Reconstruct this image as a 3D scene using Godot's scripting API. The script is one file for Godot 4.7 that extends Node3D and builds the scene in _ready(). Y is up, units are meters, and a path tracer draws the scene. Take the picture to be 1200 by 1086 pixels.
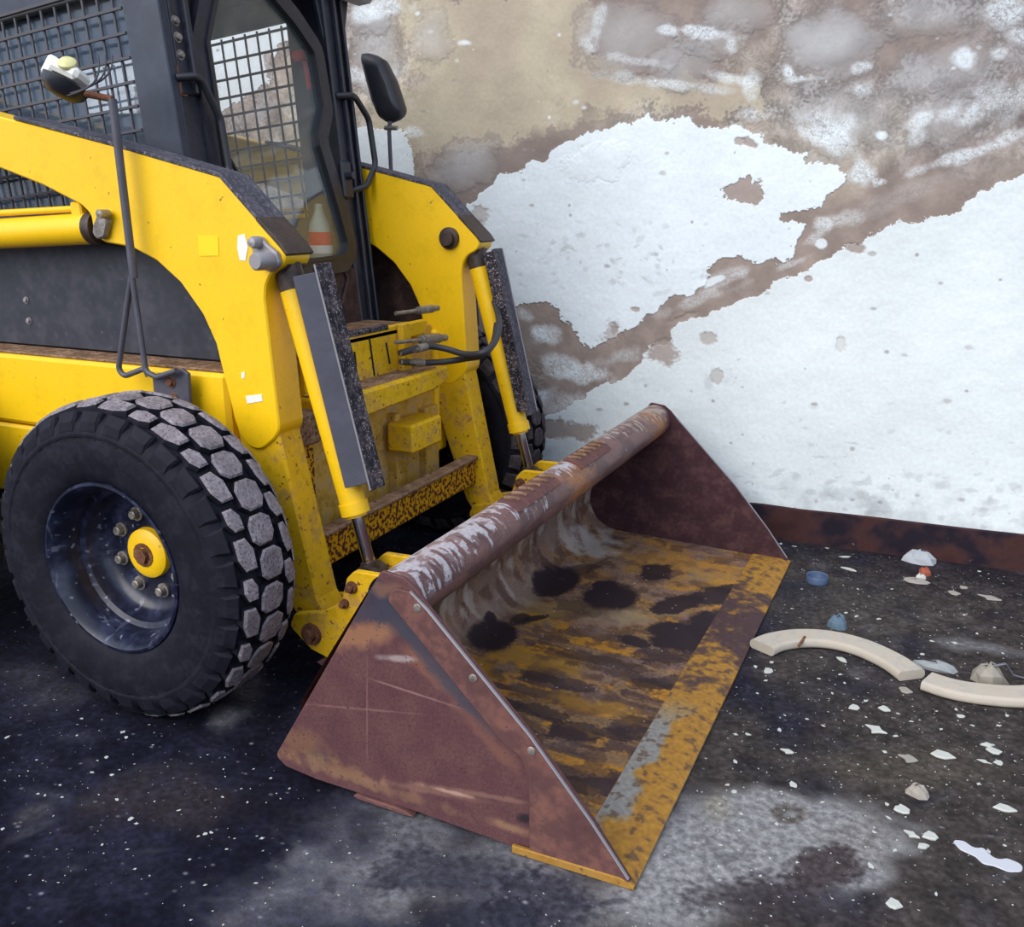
extends Node3D
# A yellow skid steer loader with a rusty bucket, parked on a dark concrete yard in front of a peeling wall.
# Units are metres; x runs along the machine towards its bucket, z from the wall towards the viewer, y is up.

var M := {}
var org := Vector3.ZERO


# ---------------------------------------------------------------- mesh helpers
class MB:
	var p := PackedVector3Array()
	var n := PackedVector3Array()
	var t := PackedVector2Array()

	func tri(a: Vector3, b: Vector3, c: Vector3, na: Vector3, nb: Vector3, nc: Vector3, ua := Vector2.ZERO, ub := Vector2.ZERO, uc := Vector2.ZERO) -> void:
		if (b - a).cross(c - a).dot(na + nb + nc) > 0.0:
			p.append_array([a, c, b])
			n.append_array([na, nc, nb])
			t.append_array([ua, uc, ub])
		else:
			p.append_array([a, b, c])
			n.append_array([na, nb, nc])
			t.append_array([ua, ub, uc])

	func face(a: Vector3, b: Vector3, c: Vector3, out: Vector3) -> void:
		var m := (b - a).cross(c - a).normalized()
		if m.dot(out) < 0.0:
			m = -m
		tri(a, b, c, m, m, m)

	func quad(a: Vector3, b: Vector3, c: Vector3, d: Vector3, out: Vector3) -> void:
		face(a, b, c, out)
		face(a, c, d, out)

	func box(c: Vector3, s: Vector3, basis := Basis(), bev := 0.004) -> void:
		var h := s * 0.5
		bev = minf(bev, minf(h.x, minf(h.y, h.z)) * 0.6)
		for ax in 3:
			for sg in [-1.0, 1.0]:
				var u := (ax + 1) % 3
				var w := (ax + 2) % 3
				var q := []
				for k in [[-1, -1], [1, -1], [1, 1], [-1, 1]]:
					var v := Vector3()
					v[ax] = sg * h[ax]
					v[u] = k[0] * (h[u] - bev)
					v[w] = k[1] * (h[w] - bev)
					q.append(c + basis * v)
				var o := Vector3()
				o[ax] = sg
				quad(q[0], q[1], q[2], q[3], basis * o)
				for s2 in [-1.0, 1.0]:          # edges between ax and u
					var e := []
					for k in [-1.0, 1.0]:
						var v1 := Vector3()
						v1[ax] = sg * h[ax]
						v1[u] = s2 * (h[u] - bev)
						v1[w] = k * (h[w] - bev)
						var v2 := v1
						v2[ax] = sg * (h[ax] - bev)
						v2[u] = s2 * h[u]
						e.append_array([c + basis * v1, c + basis * v2])
					var o2 := Vector3()
					o2[ax] = sg
					o2[u] = s2
					quad(e[0], e[1], e[3], e[2], basis * o2)
		for sx in [-1.0, 1.0]:
			for sy in [-1.0, 1.0]:
				for sz in [-1.0, 1.0]:
					var a := Vector3(sx * h.x, sy * (h.y - bev), sz * (h.z - bev))
					var b := Vector3(sx * (h.x - bev), sy * h.y, sz * (h.z - bev))
					var d := Vector3(sx * (h.x - bev), sy * (h.y - bev), sz * h.z)
					face(c + basis * a, c + basis * b, c + basis * d, basis * Vector3(sx, sy, sz))

	# A box from one corner to the other.
	func span(x0: float, x1: float, y0: float, y1: float, z0: float, z1: float, bev := 0.004, xf := Transform3D()) -> void:
		box(xf * Vector3((x0 + x1) / 2, (y0 + y1) / 2, (z0 + z1) / 2), Vector3(absf(x1 - x0), absf(y1 - y0), absf(z1 - z0)), xf.basis, bev)

	static func inset(q: PackedVector2Array, d: float) -> PackedVector2Array:
		var r := PackedVector2Array()
		var k := q.size()
		for i in k:
			var e0 := (q[i] - q[(i + k - 1) % k]).normalized()
			var e1 := (q[(i + 1) % k] - q[i]).normalized()
			var n0 := Vector2(e0.y, -e0.x)
			var n1 := Vector2(e1.y, -e1.x)
			r.append(q[i] - (n0 + n1) / maxf(1.0 + n0.dot(n1), 0.35) * d)
		return r

	static func ccw(q: PackedVector2Array) -> PackedVector2Array:
		var a := 0.0
		for i in q.size():
			a += q[i].cross(q[(i + 1) % q.size()])
		if a < 0.0:
			q = q.duplicate()
			q.reverse()
		return q

	# A plate: outline q in local x, y, from z0 to z1, with small chamfers.
	func plate(q: PackedVector2Array, z0: float, z1: float, xf := Transform3D(), bev := 0.003, uvs := Vector4(0, 0, 1, 1)) -> void:
		q = ccw(q)
		var k := q.size()
		var inn := inset(q, bev)
		var en := []
		for i in k:
			var e := (q[(i + 1) % k] - q[i]).normalized()
			en.append(Vector3(e.y, -e.x, 0))
		var lo := minf(z0, z1)
		var hi := maxf(z0, z1)
		for i in k:
			var j := (i + 1) % k
			var na: Vector3 = en[i]
			var nb: Vector3 = en[i]
			var pv: Vector3 = en[(i + k - 1) % k]
			var nx: Vector3 = en[j]
			if pv.dot(en[i]) > 0.76:
				na = (pv + na).normalized()
			if nx.dot(en[i]) > 0.76:
				nb = (nx + nb).normalized()
			var wa := xf.basis * na
			var wb := xf.basis * nb
			var a := xf * Vector3(q[i].x, q[i].y, lo + bev)
			var b := xf * Vector3(q[j].x, q[j].y, lo + bev)
			var c := xf * Vector3(q[j].x, q[j].y, hi - bev)
			var d := xf * Vector3(q[i].x, q[i].y, hi - bev)
			var ui := Vector2((q[i].x - uvs.x) / uvs.z, 1.0 - (q[i].y - uvs.y) / uvs.w)
			var uj := Vector2((q[j].x - uvs.x) / uvs.z, 1.0 - (q[j].y - uvs.y) / uvs.w)
			tri(a, b, c, wa, wb, wb, ui, uj, uj)
			tri(a, c, d, wa, wb, wa, ui, uj, ui)
			for s in [[lo, lo + bev, -1.0], [hi, hi - bev, 1.0]]:
				var f := xf.basis * Vector3(0, 0, s[2])
				var i0 := xf * Vector3(inn[i].x, inn[i].y, s[0])
				var i1 := xf * Vector3(inn[j].x, inn[j].y, s[0])
				var o0 := xf * Vector3(q[i].x, q[i].y, s[1])
				var o1 := xf * Vector3(q[j].x, q[j].y, s[1])
				var ma := (f + wa).normalized()
				var mb := (f + wb).normalized()
				tri(i0, i1, o1, ma, mb, mb, ui, uj, uj)
				tri(i0, o1, o0, ma, mb, ma, ui, uj, ui)
		var idx := Geometry2D.triangulate_polygon(inn)
		for s in [[lo, -1.0], [hi, 1.0]]:
			var f := xf.basis * Vector3(0, 0, s[1])
			for i in range(0, idx.size(), 3):
				var v := []
				var u := []
				for m in 3:
					var w: Vector2 = inn[idx[i + m]]
					v.append(xf * Vector3(w.x, w.y, s[0]))
					u.append(Vector2((w.x - uvs.x) / uvs.z, 1.0 - (w.y - uvs.y) / uvs.w))
				tri(v[0], v[1], v[2], f, f, f, u[0], u[1], u[2])

	# A frame between two outlines of the same number of corners.
	func ring(qo: PackedVector2Array, qi: PackedVector2Array, z0: float, z1: float, xf := Transform3D()) -> void:
		var k := qo.size()
		for i in k:
			var j := (i + 1) % k
			var e := (qo[j] - qo[i]).normalized()
			var o := xf.basis * Vector3(e.y, -e.x, 0)
			for z in [[z0, -1.0], [z1, 1.0]]:
				quad(xf * Vector3(qo[i].x, qo[i].y, z[0]), xf * Vector3(qo[j].x, qo[j].y, z[0]), xf * Vector3(qi[j].x, qi[j].y, z[0]), xf * Vector3(qi[i].x, qi[i].y, z[0]), xf.basis * Vector3(0, 0, z[1]))
			quad(xf * Vector3(qo[i].x, qo[i].y, z0), xf * Vector3(qo[j].x, qo[j].y, z0), xf * Vector3(qo[j].x, qo[j].y, z1), xf * Vector3(qo[i].x, qo[i].y, z1), o)
			quad(xf * Vector3(qi[i].x, qi[i].y, z0), xf * Vector3(qi[j].x, qi[j].y, z0), xf * Vector3(qi[j].x, qi[j].y, z1), xf * Vector3(qi[i].x, qi[i].y, z1), -o)

	# A turned shape: profile of (radius, height along local z).
	func lathe(pr: PackedVector2Array, seg: int, xf := Transform3D(), sharp := 0.75, a0 := 0.0, a1 := TAU) -> void:
		var k := pr.size()
		var sn := []
		for i in k - 1:
			var e := (pr[i + 1] - pr[i]).normalized()
			sn.append(Vector2(e.y, -e.x))
		for i in k - 1:
			if pr[i].is_equal_approx(pr[i + 1]):
				continue
			var m0: Vector2 = sn[i]
			var m1: Vector2 = sn[i]
			if i > 0 and m0.dot(sn[i - 1]) > sharp:
				m0 = (m0 + sn[i - 1]).normalized()
			if i < k - 2 and m1.dot(sn[i + 1]) > sharp:
				m1 = (m1 + sn[i + 1]).normalized()
			for s in seg:
				var f0 := a0 + (a1 - a0) * s / seg
				var f1 := a0 + (a1 - a0) * (s + 1) / seg
				var c0 := Vector2(cos(f0), sin(f0))
				var c1 := Vector2(cos(f1), sin(f1))
				var a := xf * Vector3(c0.x * pr[i].x, c0.y * pr[i].x, pr[i].y)
				var b := xf * Vector3(c1.x * pr[i].x, c1.y * pr[i].x, pr[i].y)
				var c := xf * Vector3(c1.x * pr[i + 1].x, c1.y * pr[i + 1].x, pr[i + 1].y)
				var d := xf * Vector3(c0.x * pr[i + 1].x, c0.y * pr[i + 1].x, pr[i + 1].y)
				var na := xf.basis * Vector3(c0.x * m0.x, c0.y * m0.x, m0.y)
				var nb := xf.basis * Vector3(c1.x * m0.x, c1.y * m0.x, m0.y)
				var nc := xf.basis * Vector3(c1.x * m1.x, c1.y * m1.x, m1.y)
				var nd := xf.basis * Vector3(c0.x * m1.x, c0.y * m1.x, m1.y)
				var u0 := Vector2(float(s) / seg, float(i) / (k - 1))
				var u1 := Vector2(float(s + 1) / seg, float(i + 1) / (k - 1))
				if pr[i].x > 1e-5:
					tri(a, b, c, na, nb, nc, u0, Vector2(u1.x, u0.y), u1)
				if pr[i + 1].x > 1e-5:
					tri(a, c, d, na, nc, nd, u0, u1, Vector2(u0.x, u1.y))

	# A bar, pipe, cable or hose along points.
	func tube(path: Array, r: float, seg := 10, flat := 1.0, r_end := -1.0) -> void:
		var k := path.size()
		if r_end < 0.0:
			r_end = r
		var up := Vector3.UP
		var d0: Vector3 = (path[1] - path[0]).normalized()
		if absf(d0.dot(up)) > 0.9:
			up = Vector3.RIGHT
		var sx := d0.cross(up).normalized()
		var rings := []
		var nrm := []
		for i in k:
			var d: Vector3
			if i == 0:
				d = d0
			elif i == k - 1:
				d = (path[i] - path[i - 1]).normalized()
			else:
				d = ((path[i] - path[i - 1]).normalized() + (path[i + 1] - path[i]).normalized()).normalized()
			sx = (sx - d * sx.dot(d)).normalized()
			var sy := d.cross(sx)
			var rr := lerpf(r, r_end, float(i) / (k - 1))
			var a := []
			var b := []
			for s in seg:
				var f := TAU * s / seg
				var o := sx * cos(f) + sy * sin(f) * flat
				a.append(path[i] + o * rr)
				b.append((sx * cos(f) + sy * sin(f) / flat).normalized())
			rings.append(a)
			nrm.append(b)
		for i in k - 1:
			for s in seg:
				var s2 := (s + 1) % seg
				tri(rings[i][s], rings[i][s2], rings[i + 1][s2], nrm[i][s], nrm[i][s2], nrm[i + 1][s2])
				tri(rings[i][s], rings[i + 1][s2], rings[i + 1][s], nrm[i][s], nrm[i + 1][s2], nrm[i + 1][s])
		for e in [0, k - 1]:
			var o: Vector3 = (path[0] - path[1]) if e == 0 else (path[k - 1] - path[k - 2])
			for s in seg:
				face(path[e], rings[e][s], rings[e][(s + 1) % seg], o)

	# A padded shape: outline q, swelling from the back (z0) to the front (z1).
	func pillow(q: PackedVector2Array, z0: float, z1: float) -> void:
		q = ccw(q)
		var cen := Vector2()
		for v in q:
			cen += v / q.size()
		var rows := []
		for e in [[0.0, z0], [0.88, z0], [0.97, lerpf(z0, z1, 0.2)], [1.0, lerpf(z0, z1, 0.45)], [0.97, lerpf(z0, z1, 0.72)], [0.86, lerpf(z0, z1, 0.92)], [0.6, z1], [0.0, z1 + (z1 - z0) * 0.03]]:
			var r := []
			for v in q:
				var p2 := cen + (v - cen) * float(e[0])
				r.append(Vector3(p2.x, p2.y, e[1]))
			rows.append(r)
		var k := q.size()
		var mid := Vector3(cen.x, cen.y, (z0 + z1) / 2)
		var nr := []
		for i in rows.size():
			var a := []
			for j in k:
				var t1: Vector3 = rows[i][(j + 1) % k] - rows[i][(j + k - 1) % k]
				var t2: Vector3 = rows[mini(i + 1, rows.size() - 1)][j] - rows[maxi(i - 1, 0)][j]
				var n1 := t1.cross(t2).normalized()
				if i == 0 or i == rows.size() - 1:
					n1 = Vector3(0, 0, signf(rows[i][j].z - mid.z))
				if n1.dot(rows[i][j] - mid) < 0.0:
					n1 = -n1
				a.append(n1)
			nr.append(a)
		for i in rows.size() - 1:
			for j in k:
				var j2 := (j + 1) % k
				if i > 0:
					tri(rows[i][j], rows[i][j2], rows[i + 1][j2], nr[i][j], nr[i][j2], nr[i + 1][j2])
				if i < rows.size() - 2 or true:
					tri(rows[i][j], rows[i + 1][j2], rows[i + 1][j], nr[i][j], nr[i + 1][j2], nr[i + 1][j])

	func hexbolt(at: Vector3, axis: Vector3, r: float, h: float) -> void:
		var xf := Transform3D(MB.look(axis), at)
		lathe(PackedVector2Array([Vector2(r * 1.5, 0), Vector2(r * 1.5, h * 0.25), Vector2(r, h * 0.25)]), 14, xf)
		lathe(PackedVector2Array([Vector2(r, h * 0.25), Vector2(r, h * 0.9), Vector2(r * 0.8, h), Vector2(0, h)]), 6, xf, 2.0)

	static func look(axis: Vector3) -> Basis:
		var z := axis.normalized()
		var x := Vector3.UP.cross(z)
		if x.length() < 0.05:
			x = Vector3.RIGHT.cross(z)
		x = x.normalized()
		return Basis(x, z.cross(x), z)


static func V(a: Array) -> PackedVector2Array:
	var r := PackedVector2Array()
	for i in range(0, a.size(), 2):
		r.append(Vector2(a[i], a[i + 1]))
	return r


static func fillet(q: PackedVector2Array, r: float, seg := 4, closed := true) -> PackedVector2Array:
	var o := PackedVector2Array()
	var k := q.size()
	for i in k:
		if not closed and (i == 0 or i == k - 1):
			o.append(q[i])
			continue
		var a := q[(i + k - 1) % k]
		var b := q[i]
		var c := q[(i + 1) % k]
		var u := (a - b).normalized()
		var v := (c - b).normalized()
		var half := acos(clampf(u.dot(v), -0.9999, 0.9999)) / 2
		var d := minf(r / tan(half), minf(a.distance_to(b), b.distance_to(c)) * 0.48)
		if half > 1.5 or d < 1e-4:
			o.append(b)
			continue
		var rr := d * tan(half)
		var cen := b + (u + v).normalized() * (rr / sin(half))
		var p0 := b + u * d - cen
		var p1 := b + v * d - cen
		var an := p0.angle_to(p1)
		for s in seg + 1:
			o.append(cen + p0.rotated(an * s / seg))
	return o


func made(mb: MB, off := Vector3.ZERO) -> ArrayMesh:
	return made2([[mb, null]], off)


func made2(list: Array, off := Vector3.ZERO) -> ArrayMesh:
	var m := ArrayMesh.new()
	for e in list:
		var mb: MB = e[0]
		if mb.p.is_empty():
			continue
		var a := []
		a.resize(Mesh.ARRAY_MAX)
		var pts := mb.p.duplicate()
		if off != Vector3.ZERO:
			for i in pts.size():
				pts[i] -= off
		var nn := mb.n.duplicate()
		for i in nn.size():
			nn[i] = nn[i].normalized()
		a[Mesh.ARRAY_VERTEX] = pts
		a[Mesh.ARRAY_NORMAL] = nn
		a[Mesh.ARRAY_TEX_UV] = mb.t
		m.add_surface_from_arrays(Mesh.PRIMITIVE_TRIANGLES, a)
		if e[1]:
			m.surface_set_material(m.get_surface_count() - 1, e[1])
	return m


# A named piece under a thing (or under one of its parts).
func part(called: String, parent: Node3D, mb: MB, mat: Material, label := "") -> MeshInstance3D:
	var o := MeshInstance3D.new()
	o.name = called
	o.mesh = made(mb, org)
	o.material_override = mat
	o.cast_shadow = GeometryInstance3D.SHADOW_CASTING_SETTING_ON
	parent.add_child(o, true)
	if label:
		o.set_meta("label", label)
	return o


func joint(called: String, parent: Node3D, at := Vector3.ZERO, label := "") -> Node3D:
	var o := Node3D.new()
	o.name = called
	o.position = at
	parent.add_child(o, true)
	if label:
		o.set_meta("label", label)
	return o


func thing(called: String, label: String, category: String, at: Vector3, group := "") -> Node3D:
	var o := Node3D.new()
	o.name = called
	o.position = at
	add_child(o, true)
	tag(o, label, category, group)
	org = at
	return o


func tag(o: Node, label: String, category: String, group := "") -> void:
	o.set_meta("label", label)
	o.set_meta("category", category)
	if group:
		o.set_meta("group", group)


func single(called: String, label: String, category: String, mb: MB, mat: Material, at: Vector3, group := "") -> MeshInstance3D:
	org = at
	var o := part(called, self, mb, mat)
	o.position = at
	tag(o, label, category, group)
	return o


# ---------------------------------------------------------------- textures and materials
static func noise_bytes(w: int, h: int, sd: int, freq: float, oct := 3, kind := FastNoiseLite.TYPE_SIMPLEX_SMOOTH, seamless := false) -> PackedByteArray:
	var f := FastNoiseLite.new()
	f.seed = sd
	f.noise_type = kind
	f.frequency = freq
	f.fractal_octaves = oct
	if oct == 1:
		f.fractal_type = FastNoiseLite.FRACTAL_NONE
	var im := f.get_seamless_image(w, h, false, false, 0.15) if seamless else f.get_image(w, h, false, false)
	im.convert(Image.FORMAT_L8)
	return im.get_data()


# A picture that is painted in layers: base tone, patches with ragged edges, specks.
class Tex:
	var w: int
	var h: int
	var r := PackedFloat32Array()
	var g := PackedFloat32Array()
	var b := PackedFloat32Array()
	var hh := PackedFloat32Array()   # relief
	var wa: PackedByteArray
	var wb: PackedByteArray
	var fine: PackedByteArray
	var grain: PackedByteArray

	func put(i: int, c: Color, k: float) -> void:
		r[i] += (c.r - r[i]) * k
		g[i] += (c.g - g[i]) * k
		b[i] += (c.b - b[i]) * k

	# An ellipse: centre and the two half axes, in pixels, its rim roughened.
	func blob(cx: float, cy: float, ax: float, ay: float, bx: float, by: float, c: Color, k := 1.0, rough := 0.5, soft := 0.2, relief := 0.0, rim := 0.0, dry := 0.0) -> void:
		var det := ax * by - ay * bx
		if absf(det) < 1e-6:
			return
		var ex := (absf(ax) + absf(bx)) * 1.7
		var ey := (absf(ay) + absf(by)) * 1.7
		for y in range(maxi(0, int(cy - ey)), mini(h, int(cy + ey) + 1)):
			for x in range(maxi(0, int(cx - ex)), mini(w, int(cx + ex) + 1)):
				var dx := x - cx
				var dy := y - cy
				var p := (dx * by - dy * bx) / det
				var q := (dy * ax - dx * ay) / det
				var i := y * w + x
				var d := sqrt(p * p + q * q) + rough * (wa[i] + 0.35 * fine[i] - 172) / 128.0
				if rim > 0.0:
					d = absf(d - 1.0) / rim
				var m := clampf((1.0 + soft - d) / (2.0 * soft), 0.0, 1.0)
				if m > 0.0:
					if dry > 0.0:
						m *= clampf(1.0 - dry * (2.3 - (grain[i] + 0.6 * fine[i]) / 110.0), 0.0, 1.0)
					put(i, c, m * k)
					hh[i] += relief * m

	func poly(q: PackedVector2Array, c: Color, k := 1.0, warp := 10.0, relief := 0.0) -> void:
		var x0 := 1e9
		var x1 := -1e9
		var y0 := 1e9
		var y1 := -1e9
		for v in q:
			x0 = minf(x0, v.x)
			x1 = maxf(x1, v.x)
			y0 = minf(y0, v.y)
			y1 = maxf(y1, v.y)
		var mask := PackedByteArray()
		mask.resize(w * h)
		for y in range(maxi(0, int(y0)), mini(h, int(y1) + 1)):
			var xs := []
			for i in q.size():
				var a := q[i]
				var d := q[(i + 1) % q.size()]
				if (a.y <= y) != (d.y <= y):
					xs.append(a.x + (y - a.y) / (d.y - a.y) * (d.x - a.x))
			xs.sort()
			for s in range(0, xs.size() - 1, 2):
				for x in range(clampi(int(xs[s]), 0, w), clampi(int(xs[s + 1]), 0, w)):
					mask[y * w + x] = 1
		var e := int(warp * 1.3) + 1
		for y in range(maxi(0, int(y0) - e), mini(h, int(y1) + e)):
			for x in range(maxi(0, int(x0) - e), mini(w, int(x1) + e)):
				var i := y * w + x
				var sx := x + int((wa[i] + fine[i] * 0.4 - 179) / 128.0 * warp)
				var sy := y + int((wb[i] - fine[i] * 0.4 - 77) / 128.0 * warp)
				if sx >= 0 and sx < w and sy >= 0 and sy < h and mask[sy * w + sx]:
					put(i, c, k)
					hh[i] += relief

	func picture() -> ImageTexture:
		var d := PackedByteArray()
		d.resize(w * h * 3)
		for i in w * h:
			d[i * 3] = clampi(int(r[i] * 255.0), 0, 255)
			d[i * 3 + 1] = clampi(int(g[i] * 255.0), 0, 255)
			d[i * 3 + 2] = clampi(int(b[i] * 255.0), 0, 255)
		return ImageTexture.create_from_image(Image.create_from_data(w, h, false, Image.FORMAT_RGB8, d))

	func relief() -> ImageTexture:
		var d := PackedByteArray()
		d.resize(w * h)
		for i in w * h:
			d[i] = clampi(int(hh[i] * 255.0), 0, 255)
		return ImageTexture.create_from_image(Image.create_from_data(w, h, false, Image.FORMAT_L8, d))


func tex(w: int, h: int, sd: int, warp_freq := 0.02) -> Tex:
	var t := Tex.new()
	t.w = w
	t.h = h
	t.r.resize(w * h)
	t.g.resize(w * h)
	t.b.resize(w * h)
	t.hh.resize(w * h)
	t.wa = noise_bytes(w, h, sd, warp_freq, 4)
	t.wb = noise_bytes(w, h, sd + 7, warp_freq, 4)
	t.fine = noise_bytes(w, h, sd + 13, 0.12, 3)
	t.grain = noise_bytes(w, h, sd + 17, 0.35, 2)
	return t


# Painted or bare metal that repeats: base tone, mottling, grain, chips that show another colour.
func coat(sd: int, base: Color, vary: float, chip: Color, chip_share: float, chip_freq: float, dirt: Color, dirt_amount: float, size := 384, stretch := 1.0) -> ImageTexture:
	var low := noise_bytes(size, size, sd, 0.012, 3, FastNoiseLite.TYPE_SIMPLEX_SMOOTH, true)
	var mid := noise_bytes(size, size, sd + 1, 0.05, 3, FastNoiseLite.TYPE_SIMPLEX_SMOOTH, true)
	var chips := noise_bytes(size, size, sd + 2, chip_freq, 4, FastNoiseLite.TYPE_SIMPLEX_SMOOTH, true)
	var grain := RandomNumberGenerator.new()
	grain.seed = sd
	var d := PackedByteArray()
	d.resize(size * size * 3)
	var thr := 255.0 * (1.0 - chip_share)
	for i in size * size:
		var k := 1.0 + vary * ((low[i] - 128) / 128.0 + 0.6 * (mid[i] - 128) / 128.0) + grain.randf_range(-0.03, 0.03)
		var c := base * k
		var dm := clampf((low[i] * 0.6 + mid[i] * 0.4 - 118.0) / 70.0, 0.0, 1.0) * dirt_amount
		c = c.lerp(dirt, dm)
		var m := clampf((chips[i] + 0.25 * (mid[i] - 128) - thr) / 9.0, 0.0, 1.0)
		c = c.lerp(chip * (0.85 + 0.3 * mid[i] / 255.0), m)
		d[i * 3] = clampi(int(c.r * 255.0), 0, 255)
		d[i * 3 + 1] = clampi(int(c.g * 255.0), 0, 255)
		d[i * 3 + 2] = clampi(int(c.b * 255.0), 0, 255)
	return ImageTexture.create_from_image(Image.create_from_data(size, size, false, Image.FORMAT_RGB8, d))


func mat(called: String, t: Texture2D, rough: float, metal := 0.0, scale := 2.0, triplanar := true) -> StandardMaterial3D:
	var m := StandardMaterial3D.new()
	m.resource_name = called
	m.albedo_texture = t
	m.roughness = rough
	m.metallic = metal
	if rough > 0.55:
		m.metallic_specular = 0.22          # dusty and dull
	if triplanar:
		m.uv1_triplanar = true
		m.uv1_world_triplanar = true
		m.uv1_scale = Vector3.ONE * scale
	M[called] = m
	return m


func plain(called: String, c: Color, rough: float, metal := 0.0) -> StandardMaterial3D:
	var m := StandardMaterial3D.new()
	m.resource_name = called
	m.albedo_color = c
	m.roughness = rough
	m.metallic = metal
	M[called] = m
	return m


func rgb(r: int, g: int, b: int) -> Color:
	return Color8(r, g, b)


# ---------------------------------------------------------------- the scene
func _ready() -> void:
	var cam := Camera3D.new()
	cam.name = "camera"
	cam.fov = 53.33
	cam.position = Vector3(0, 1.2416, 0)
	cam.rotation = Vector3(deg_to_rad(-15.36), deg_to_rad(25.03), 0)
	cam.current = true
	add_child(cam)
	var sky := ProceduralSkyMaterial.new()      # a pale overcast sky
	sky.sky_top_color = Color(0.80, 0.86, 0.95)
	sky.sky_horizon_color = Color(0.86, 0.90, 0.96)
	sky.ground_horizon_color = Color(0.30, 0.30, 0.34)
	sky.ground_bottom_color = Color(0.16, 0.16, 0.19)
	sky.sky_energy_multiplier = 1.0
	var env := Environment.new()
	env.background_mode = Environment.BG_SKY
	env.sky = Sky.new()
	env.sky.sky_material = sky
	env.tonemap_mode = Environment.TONE_MAPPER_LINEAR
	env.tonemap_exposure = 1.5
	env.sdfgi_enabled = true
	env.ssao_enabled = true
	env.ssil_enabled = true
	var we := WorldEnvironment.new()
	we.name = "environment"
	we.environment = env
	add_child(we)
	var sun := DirectionalLight3D.new()         # the veiled sun behind the viewer
	sun.name = "sun"
	sun.light_color = Color(1.0, 0.97, 0.93)
	sun.light_energy = 0.68
	sun.light_angular_distance = 55.0
	sun.shadow_enabled = true
	sun.sky_mode = DirectionalLight3D.SKY_MODE_LIGHT_ONLY
	add_child(sun)
	sun.look_at_from_position(Vector3(-1.0, 2.2, 3.0), Vector3.ZERO)

	materials()
	setting()
	loader()
	bucket()
	debris()


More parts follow.
